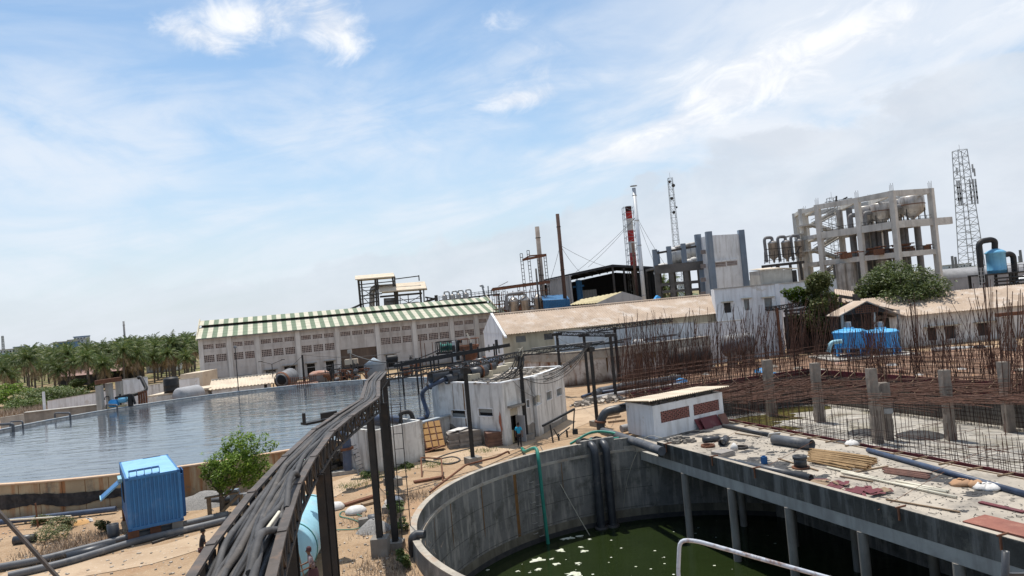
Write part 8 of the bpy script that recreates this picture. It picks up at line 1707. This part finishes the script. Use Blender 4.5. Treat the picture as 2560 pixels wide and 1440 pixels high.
def leaves(mb, blobs, n, size, seed, droop=.3):
    rn = random.Random(seed); tot = sum(b[3] * b[4] * b[5] for b in blobs) ** 1.0
    for b in blobs:
        cnt = int(n * b[3] * b[4] * b[5] / tot)
        for _ in range(cnt):
            v = Vector((rn.gauss(0, 1), rn.gauss(0, 1), rn.gauss(0, 1))).normalized(); r = rn.uniform(.35, 1.0) ** .45; r *= 1 + .18 * math.sin(v.x * 7 + b[0]) * math.sin(v.z * 6 + b[1])
            c = Vector((b[0] + v.x * b[3] * r, b[1] + v.y * b[4] * r, b[2] + v.z * b[5] * r)); u = Vector((rn.gauss(0, 1), rn.gauss(0, 1), rn.gauss(0, .5))).normalized(); w_ = u.cross(Vector((rn.gauss(0, .4), rn.gauss(0, .4), 1))).normalized(); s = size * rn.uniform(.6, 1.3)
            mb.add([c - u * s, c + w_ * s * .5, c + u * s - Vector((0, 0, s * droop)), c - w_ * s * .5], [(0, 1, 2, 3)])
    return mb
def tree(name, label, base, H, R_, nb, n, size, mat, seed, trunk=.2, squash=.7, low=.35, cat='tree', flat=1.0, limbs=True, grp=None, spread=1.0):
    rn = random.Random(seed); e = T(name, label, cat, tuple(base), 0, grp); blobs = []; tr = MB(); top = base + Vector((rn.uniform(-.2, .2) * R_, 0, H * (low + .1)))
    if limbs: tr.tube(catmull([base - Vector((0, 0, .1)), base.lerp(top, .5) + Vector((rn.uniform(-.1, .1) * R_, 0, 0)), top], 4), [trunk * (1 - .05 * k) for k in range(9)], 8)
    for k in range(nb):
        an = k * 2.4 + rn.uniform(-.4, .4); rr = R_ * rn.uniform(.25, .75) * spread; z = H * (low + (1 - low) * rn.uniform(.12, .86)); r = R_ * rn.uniform(.26, .46); rr *= 1 - .5 * max(0, (z / H - .6) / .4)
        c = base + Vector((rr * math.cos(an), rr * math.sin(an), z)); blobs.append((c.x, c.y, c.z, r, r, r * squash))
        if limbs: tr.tube(catmull([top - Vector((0, 0, H * .12)), top.lerp(c, .5) + Vector((0, 0, -.05 * H)), c], 3), [trunk * .5 - trunk * .06 * j for j in range(7)], 5)
    if limbs: tr.build('trunk', m_bark, e)
    leaves(MB(), blobs, n, size, seed + 1).build('crown', mat, e); return e
# the small bright tree by the bridge
def small_tree():
    b = G(557, 1285); e = T('fresh_green_tree', 'small bright green leafy tree standing between the container and the hose bridge', 'tree', tuple(b)); Y = b.y; rn = random.Random(2); blobs = []
    for px, py, r, dy in ((560, 1150, .75, 0), (590, 1125, .75, .3), (620, 1110, .7, -.2), (600, 1160, .9, -.4), (540, 1180, .75, .2), (565, 1190, .75, -.3), (610, 1190, .75, .4), (640, 1150, .7, 0), (655, 1175, .6, .2), (520, 1165, .5, 0), (632, 1195, .6, -.2), (590, 1088, .38, 0), (600, 1070, .2, 0), (672, 1115, .42, .1), (690, 1110, .25, .1), (660, 1090, .3, 0), (545, 1205, .55, .1), (505, 1135, .15, 0), (560, 1220, .45, -.1), (625, 1090, .3, 0), (515, 1190, .35, 0), (640, 1215, .35, 0), (570, 1105, .4, .1)):
        c = D(px, py, Y + dy * 2); blobs.append((c.x, c.y, c.z, r, r, r * .82))
    leaves(MB(), blobs, 9500, .085, 5).build('crown', m_leaf, e); tr = MB()
    P = [b, D(555, 1255, Y), D(552, 1232, Y)]; tr.tube(P, [.17, .14, .12], 8)
    for ends in ([(552, 1235), (535, 1215), (520, 1185)], [(552, 1235), (565, 1205), (575, 1160), (590, 1120)], [(555, 1250), (590, 1215), (612, 1180), (640, 1140)], [(553, 1240), (548, 1200), (552, 1165)], [(590, 1215), (630, 1195), (660, 1165)]):
        tr.tube(catmull([D(x, y, Y + (x - 555) * .004) for x, y in ends], 3), .06, 6)
    tr.build('trunk', m_bark, e)
small_tree()
tree('olive_tree', 'upright olive green tree beside the white block right of the creeper', Vector((D(2052, 770, 96.2).x, 96.2, 1)), 9.9, 3.3, 24, 13000, .20, m_leaf_o, 11, .2, .9, .12, spread=.8)
tree('dark_tree', 'broad dark green tree in front of the concrete frame', Vector((D(2262, 755, 103).x, 103, 1.5)), 9.6, 6.6, 34, 19000, .22, m_leaf_d, 12, .3, .6, .30, spread=1.15)
tree('dark_tree', 'dark bushy tree crown left of the broad one behind the lean-to', Vector((D(2190, 760, 106).x, 106, 1.5)), 7.2, 3.3, 12, 6000, .22, m_leaf_d, 15, .2, .7, .3)
e = T('creeper', 'bright green creeper hanging over a dark frame below the olive tree', 'creeper', tuple(D(1990, 790, 97))); bl = []
for x, y, r in ((1975, 735, .9), (1995, 728, .9), (2012, 733, .8), (1960, 728, .5), (1985, 745, .8), (2000, 752, .8), (2020, 750, .8), (2075, 745, 1.1), (2085, 765, 1.0), (2060, 772, .9)): c = D(x, y, 97.5); bl.append((c.x, c.y, c.z, r, r * .7, r * .8))
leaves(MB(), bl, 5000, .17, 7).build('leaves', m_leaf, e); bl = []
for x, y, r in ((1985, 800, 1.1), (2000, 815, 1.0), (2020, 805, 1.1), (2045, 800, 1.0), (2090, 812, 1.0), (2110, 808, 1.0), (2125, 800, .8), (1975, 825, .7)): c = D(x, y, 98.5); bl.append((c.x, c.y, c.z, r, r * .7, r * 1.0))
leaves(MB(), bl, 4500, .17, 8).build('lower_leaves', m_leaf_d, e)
mb = MB()
for x in (1968, 2005, 2042, 2062, 2085): mb.bar(D(x - 3, 770, 96.8), g0(D(x + 3, 880, 96.8)), .28)
mb.bar(D(1960, 778, 96.8), D(2100, 765, 96.8), .3); mb.bar(D(1962, 786, 96.8), D(2100, 774, 96.8), .2); mb.build('support', m_steel, e)
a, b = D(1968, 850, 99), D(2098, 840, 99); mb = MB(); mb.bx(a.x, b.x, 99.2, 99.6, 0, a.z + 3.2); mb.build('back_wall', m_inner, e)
# scrub at the left beyond the reservoir, weeds near the container
for i, (px, py, Y, H, R_, mt, lab) in enumerate(((18, 1000, 128, 4.2, 3.2, m_leaf, 'dark green bush at the far left beyond the reservoir'), (95, 1005, 124, 2.6, 5.0, m_bush, 'spreading thorny green scrub left of the palm grove'), (150, 998, 128, 2.4, 4.6, m_bush, 'spreading green scrub right of the thorny one'), (60, 1012, 118, 1.6, 4.0, m_bush, 'low pale scrub before the spreading thorny bush'), (120, 990, 136, 2.2, 4.4, m_bush, 'scrub behind the spreading thorny bush'), (200, 950, 145, 3.2, 3.0, m_leaf_d, 'dark scrub under the palms'), (405, 975, 112, 1.6, 2.0, m_leaf_o, 'low shrub behind the black water tank'))):
    tree('scrub_bush', lab, Vector((D(px, py, Y).x, Y, 0)), H, R_, 12, 3200, .2, mt, 30 + i, .1, .5, .05, 'bush', spread=1.2)
m_drygrass = pm('dry_grass', (.40, .28, .15), (.30, .21, .11), 2, island=.3, bump=0)
def scatter(name, lab, pts, n, hmin, hmax, mat, seed, w_=.02, kind='stuff', cat='weeds'):
    rn = random.Random(seed); mb = MB()
    for _ in range(n):
        k = rn.randrange(len(pts)); c = pts[k][0] + Vector((rn.gauss(0, pts[k][1]), rn.gauss(0, pts[k][1] * .8), 0)); h = rn.uniform(hmin, hmax); an = rn.uniform(0, 6.28); t = c + Vector((math.cos(an) * h * .6, math.sin(an) * h * .6, h)); s = Vector((-math.sin(an), math.cos(an), 0)) * w_
        mb.add([c - s, c + s, t], [(0, 1, 2)])
    return one(mb, name, lab, cat, mat, kind=kind)
scatter('dry_scrub', 'dry twiggy scrub on the slope beyond the reservoir at the far left', [(Vector((D(x, 1000, Y).x, Y, 0)), 4) for x, Y in ((20, 112), (60, 110), (110, 112), (240, 125), (330, 130), (160, 122))], 5200, .4, 1.3, m_dry, 3, .05)
for x, y, s, H, lab in ((125, 1350, 1.1, .95, 'dry green weed clump at the far left below the stained wall'), (258, 1335, .5, .7, 'small weed clump left of the upright pipe stub'), (160, 1322, .8, .6, 'low weeds along the grey blue pipe'), (985, 1290, .55, 1.3, 'tall weeds around the front bridge posts'), (1000, 1330, .5, 1.4, 'tall weeds growing along the left edge of the pit'), (1010, 1420, .4, .8, 'weeds at the foot of the pit wall at the lower edge'), (1020, 1170, .5, .35, 'grass tuft at the foot of the white box tank'), (925, 1190, .6, .3, 'grass tuft by the step ladder'), (100, 1310, .7, .4, 'weed tuft before the stained wall')):
    c = G(x, y); tree('weed_clump', lab, c, H, s, 7, 1100, .06, m_bush if x > 300 else m_leaf_o, x, .02, .8, 0.0, 'weeds', limbs=False)
scatter('dry_brush', 'dry brushwood and twigs on the soil before the container', [(G(x, y), .8) for x, y in ((150, 1365), (200, 1372), (240, 1350), (170, 1380), (215, 1345), (120, 1385))], 2400, .05, .3, m_dry, 4, .02)
scatter('dry_brush', 'dry grass on the soil left of the pit', [(G(x, y), .7) for x, y in ((960, 1330), (1000, 1380), (1010, 1250), (1040, 1240), (990, 1430), (940, 1420), (930, 1300))], 2600, .05, .3, m_dry, 5, .015)
scatter('roadside_grass', 'thin green grass along the far side of the dirt track', [(G(x, y), .6) for x, y in ((1000, 1172), (1090, 1160), (880, 1215), (930, 1195), (1210, 1128))], 1500, .05, .2, m_bush, 6, .02)
# stones and litter
rn = random.Random(60); mb = MB()
for k in range(900):
    px, py = rn.uniform(0, 1100), rn.uniform(1180, 1440)
    c = G(px, py)
    if (c - Vector(PC + (0,))).length < PR + .6 or math.hypot(c.x - RC[0], c.y - RC[1]) < RR + .5: continue
    s = rn.uniform(.02, .09); mb.box((c.x, c.y, s * .3), (s * 1.4, s, s * .7), rn.uniform(0, 3))
one(mb, 'stones', 'small stones strewn over the yard soil', 'stones', m_rubble, kind='stuff')
for x, y, s, mt, lab in ((205, 1308, .45, m_palette, 'orange plastic scrap on the soil left of the container'), (220, 1304, .3, m_sack, 'white plastic scrap beside the orange scrap'), (40, 1415, .5, m_sack, 'white litter at the lower left corner'), (935, 1325, .9, m_gravel, 'pale ash heap behind the front bridge footing')):
    c = G(x, y); rn2 = random.Random(x); mb = MB(); mb.lathe((c.x, c.y, 0), [(s, 0), (s * .8, .08), (s * .3, .2 if s < .8 else .5), (0, .18 if s < .8 else .48)], 9); mb.v = [(v[0] + rn2.uniform(-.08, .08), v[1] + rn2.uniform(-.08, .08), max(.002, v[2] + rn2.uniform(-.04, .04))) for v in mb.v]; one(mb, 'litter_piece', lab, 'litter', mt)
# houses under the palms
for x0, x1, y0, Y, lab in ((150, 232, 946, 175, 'long dark shed with dusty roof under the palms'), (235, 330, 935, 182, 'pink roofed shed deeper in the grove'), (365, 430, 912, 205, 'pale roofed shed behind the palm trunks')):
    a, b = D(x0, y0, Y), D(x1, y0 - 8, Y); e = T('grove_shed', lab, 'shed', (a.x, Y, 0)); h = 2.6; MB().bx(a.x, b.x, Y, Y + 6, 0, h).build('wall', m_inner if 'pale' not in lab else m_white, e); mb = MB(); mb.add([(a.x - .5, Y - .8, h - .1), (b.x + .5, Y - .8, h - .1), (b.x + .5, Y + 3, h + 1.4), (a.x - .5, Y + 3, h + 1.4), (b.x + .5, Y + 7, h), (a.x - .5, Y + 7, h)], [(0, 1, 2, 3), (3, 2, 4, 5)]); mb.build('roof', pm('dusty_pink_roof', (.34, .22, .19), (.26, .17, .15), .4), e)
# far tree belt on the horizon: one mass
rn = random.Random(99); mb = MB()
for k in range(420):
    Y = rn.uniform(330, 900); x = rn.uniform(-.85, .85) * Y; r = rn.uniform(4, 9); c = Vector((x, Y, rn.uniform(1, 4.5)))
    mb.lathe(c, [(0, -3), (r * rn.uniform(.8, 1.1), -1), (r, 1), (r * .7, 3.2), (0, 4.2)], 7)
mb.v = [(v[0] + rn.uniform(-1, 1), v[1] + rn.uniform(-1, 1), v[2] + rn.uniform(-.9, .9)) for v in mb.v]; mb.sm = [False] * len(mb.sm)
one(mb, 'far_tree_belt', 'hazy belt of distant trees along the horizon', 'trees', pm('distant_foliage', (.09, .12, .06), (.13, .15, .09), .3, island=.3, bump=.8, bscale=1.2), kind='stuff')
# ================================================================== PEOPLE
def skinned(name, J, E, mat, parent, sub=1):
    me = bpy.data.meshes.new(name + '_skeleton'); keys = list(J); idx = {k: i for i, k in enumerate(keys)}
    me.from_pydata([J[k][:3] for k in keys], [(idx[a], idx[b]) for a, b in E], []); o = link(bpy.data.objects.new(name + '_tmp', me))
    o.modifiers.new('s', 'SKIN'); sv = me.skin_vertices[0].data
    for k in keys: r = J[k][3]; sv[idx[k]].radius = (r, r if len(J[k]) < 5 else J[k][4])
    sv[0].use_root = True; m = o.modifiers.new('u', 'SUBSURF'); m.levels = m.render_levels = sub
    dg = bpy.context.evaluated_depsgraph_get(); nm = bpy.data.meshes.new_from_object(o.evaluated_get(dg)); bpy.data.objects.remove(o); bpy.data.meshes.remove(me)
    nm.name = name; nm.materials.clear(); nm.materials.append(mat); nm.polygons.foreach_set('use_smooth', [True] * len(nm.polygons)); r_ = link(bpy.data.objects.new(name, nm)); r_.parent = parent; return r_
def person(label, loc, rz, pose, shirt, lower, head, skirt=False):
    e = T('person', label, 'person', loc, rz); J = {'hip': (0, 0, .93, .125, .095), 'waist': (0, 0, 1.08, .115, .085), 'chest': (0, pose.get('lean', 0) * .6, 1.30, .14, .095), 'neck0': (0, pose.get('lean', 0), 1.46, .055), 'neck': (0, pose.get('lean', 0), 1.52, .05), 'head0': (0, pose.get('lean', 0) - .015, 1.60, .078, .088), 'head': (0, pose.get('lean', 0) - .01, 1.69, .075, .088)}
    E = [('hip', 'waist'), ('waist', 'chest'), ('chest', 'neck0'), ('neck0', 'neck'), ('neck', 'head0'), ('head0', 'head')]
    for s, n in ((-1, 'l'), (1, 'r')):
        el, ha = pose['elbow_' + n], pose['hand_' + n]; kn, ft = pose['knee_' + n], pose['foot_' + n]
        J['sh' + n] = (s * .17, pose.get('lean', 0) * .8, 1.41, .058); J['el' + n] = el + (.040,); J['wr' + n] = ha + (.026,)
        d = (Vector(ha) - Vector(el)).normalized(); pal = Vector(ha) + d * .07; J['pa' + n] = tuple(pal) + (.034, .016)
        E += [('chest', 'sh' + n), ('sh' + n, 'el' + n), ('el' + n, 'wr' + n), ('wr' + n, 'pa' + n)]; side = d.cross(Vector((0, 1, 0))).normalized() if abs(d.y) < .9 else Vector((1, 0, 0))
        for f in range(4):
            o = pal + side * (-.026 + .0175 * f); L_ = (.065, .075, .07, .055)[f]; J['f%d%s' % (f, n)] = tuple(o + d * .035) + (.009,); J['g%d%s' % (f, n)] = tuple(o + d * (.035 + L_ * .6) + Vector((0, -.01, 0))) + (.008,); J['h%d%s' % (f, n)] = tuple(o + d * (.035 + L_ * .9) + Vector((0, -.03, 0))) + (.007,)
            E += [('pa' + n, 'f%d%s' % (f, n)), ('f%d%s' % (f, n), 'g%d%s' % (f, n)), ('g%d%s' % (f, n), 'h%d%s' % (f, n))]
        J['t' + n] = tuple(pal + side * (-.045 * s) + Vector((0, -.02, 0))) + (.010,); J['u' + n] = tuple(pal + side * (-.05 * s) + d * .035 + Vector((0, -.03, 0))) + (.009,); E += [('pa' + n, 't' + n), ('t' + n, 'u' + n)]
        J['th' + n] = (s * .09, 0, .86, .085); J['kn' + n] = kn + (.056,); J['an' + n] = ft + (.038,); J['to' + n] = (ft[0] + .02 * s, ft[1] - .15, max(.035, ft[2] - .05), .034, .026)
        E += [('hip', 'th' + n), ('th' + n, 'kn' + n), ('kn' + n, 'an' + n), ('an' + n, 'to' + n)]
    skinned('body', J, E, m_skin, e)
    g = lambda k, dr: tuple(J[k][:3]) + tuple(x + dr for x in J[k][3:])
    S = {k: g(k, .018) for k in ('hip', 'waist', 'chest', 'shl', 'shr')}; S['neck0'] = (J['neck0'][0], J['neck0'][1], 1.44, .07)
    for n in 'lr': a, b = Vector(J['sh' + n][:3]), Vector(J['el' + n][:3]); S['up' + n] = tuple(a.lerp(b, .8)) + (.062,)
    skinned('shirt', S, [('hip', 'waist'), ('waist', 'chest'), ('chest', 'neck0'), ('chest', 'shl'), ('chest', 'shr'), ('shl', 'upl'), ('shr', 'upr')], shirt, e)
    if skirt:
        MB().lathe((0, 0, 0), [(.15, .98), (.19, .85), (.22, .5), (.25, .14), (.22, .12)], 16).build('wrap_skirt', lower, e, W=False)
    else:
        S = {'hip': g('hip', .012)}; Ed = []
        for n in 'lr': S['th' + n] = g('th' + n, .014); S['kn' + n] = g('kn' + n, .016); f = Vector(J['an' + n][:3]); S['an' + n] = (f.x, f.y, f.z + .02, .055); Ed += [('hip', 'th' + n), ('th' + n, 'kn' + n), ('kn' + n, 'an' + n)]
        skinned('trousers', S, Ed, lower, e)
    hy = pose.get('lean', 0)
    mb = MB(); mb.lathe((0, hy + .012, 1.66), [(.088, -.04), (.098, .02), (.088, .09), (.05, .125), (0, .135)], 14); mb.add([(-.08, hy + .0, 1.66), (.08, hy + .0, 1.66), (.07, hy + .095, 1.58), (-.07, hy + .095, 1.58)], [(0, 1, 2, 3)]); mb.build('hair' if head is m_hair else 'head_cloth', head, e, W=False)
    mb = MB()
    for s in (-1, 1): mb.lathe((s * .032, hy - .088, 1.655), [(0, -.012), (.011, 0), (0, .012)], 8, (0, 1, 0))
    mb.build('eyes', m_hair, e, W=False); MB().lathe((0, hy - .1, 1.615), [(.018, -.012), (.012, .02), (.004, .045)], 8).build('nose', m_skin, e, W=False); MB().bx(-.025, .025, hy - .096, hy - .088, 1.575, 1.585).build('mouth', m_skirt, e, W=False)
    return e
st = dict(elbow_l=(-.25, .02, 1.13), hand_l=(-.24, -.03, .88), elbow_r=(.25, .02, 1.13), hand_r=(.26, -.05, .88), knee_l=(-.10, -.02, .49), foot_l=(-.11, .03, .09), knee_r=(.12, -.1, .50), foot_r=(.16, -.22, .09))
p = G(1300, 1119); person('man in bright cyan shirt and black trousers walking to the pump house doorway', (p.x, p.y, 0), R(165), st, m_cyanshirt, m_trous, m_hair)
wk = dict(lean=-.10, elbow_l=(-.27, -.12, 1.14), hand_l=(-.22, -.42, 1.08), elbow_r=(.27, -.10, 1.12), hand_r=(.10, -.40, .98), knee_l=(-.1, -.03, .49), foot_l=(-.12, .02, .09), knee_r=(.1, -.03, .49), foot_r=(.12, .0, .09))
p = D(792, 1440, 27.0); p = Vector((p.x, 26.6, 0)); person('worker in chequered shirt and head cloth holding a pole beside the pale blue tank', (p.x, p.y, 0), R(-70), wk, m_plaid, m_skirt, m_skirt, True)
c = Vector((p.x - .45, p.y + .1, 0)); one(MB().tube([c + Vector((.1, .1, .1)), c + Vector((-.22, .0, 2.5))], .025, 7), 'wooden_pole', 'thin upright wooden pole held by the worker beside the tank', 'pole', m_wood)
p = G(520, 1425); person('worker in dark clothes half hidden behind the left rail of the hose bridge', (p.x - .2, p.y, 0), R(120), wk, m_trous, m_skirt, m_hair)

rn = random.Random(71); mb = MB()
for k in range(1500):
    t = rn.uniform(.5, 26); o = rn.uniform(.35, 7.6); p = E0 + dE * t + nE * o; s = rn.uniform(.012, .045); mb.box((p.x, p.y, DZ + s * .35), (s * rn.uniform(1, 3), s, s * .7), rn.uniform(0, 3))
one(mb, 'debris_bits', 'small chips and crumbs of debris strewn over the slab', 'debris', m_conc, kind='stuff')
mb = MB()
for k in range(420):
    t = rn.uniform(.5, 26); o = rn.uniform(.35, 7.6); p = E0 + dE * t + nE * o; s = rn.uniform(.05, .28); an = rn.uniform(0, 3); mb.bar((p.x, p.y, DZ + .02), (p.x + s * math.cos(an), p.y + s * math.sin(an), DZ + .03), .02, .015)
one(mb, 'wood_splinters', 'dark splinters and wire ends scattered over the slab', 'debris', m_steel, kind='stuff')
mb = MB()
for k in range(120):
    x, y = rn.uniform(-4.8, 14), rn.uniform(22, 45)
    if (Vector((x, y)) - Vector(PC)).length > PR - .4: continue
    s = rn.uniform(.02, .09); mb.add([(x + s * math.cos(a), y + s * .8 * math.sin(a), -4.49) for a in (0, 1.2, 2.3, 3.5, 5.0)], [(0, 1, 2, 3, 4)])
one(mb, 'scum_flecks', 'tiny pale flecks floating over the green pit water', 'floating scum', m_foam, kind='stuff')
# dark water mark and slime band at the foot of the pit wall
ring(MB(), PC, PR - .03, PR + .01, -4.6, -4.2, 72, 60, 262).build('slime_band', m_tar, pit)
ring(MB(), PC, PR - .02, PR + .01, -4.2, -3.72, 72, 60, 262).build('tide_mark', pm('brown_tide_mark', (.13, .115, .085), (.19, .17, .13), 1.2, streak=((.07, .065, .05), .7, 2)), pit)
# rust drips on the peeling tank
pt = [o for o in scene.collection.objects if o.name == 'rusty_wall_tank'][0]; a_, b_2 = ta + Vector((.8, -.1, 0)), tb_; dv_ = (Vector((14, 86, 0)) - a_)
for k in range(12):
    f = rn.uniform(.02, 1.0); p = P_[12].lerp(P_[18], f) if f < .9 else P_[13]; i0 = min(int(f * 16) + 8, len(P_) - 2); p = P_[i0].lerp(P_[i0 + 1], rn.random()); d_ = (P_[i0 + 1] - P_[i0]).normalized(); n_ = Vector((d_.y, -d_.x, 0)) * .02; w = rn.uniform(.15, .6); zb_ = rn.uniform(.2, 2.2)
    MB().add([p + n_ + Vector((0, 0, 3.3)), p + n_ + d_ * w + Vector((0, 0, 3.3)), p + n_ + d_ * w * .8 + Vector((0, 0, zb_ + .6)), p + n_ + d_ * w * .5 + Vector((0, 0, zb_)), p + n_ + d_ * w * .1 + Vector((0, 0, zb_ + .4))], [(0, 1, 2, 3, 4)]).build('rust_streak', m_ruststain, pt)
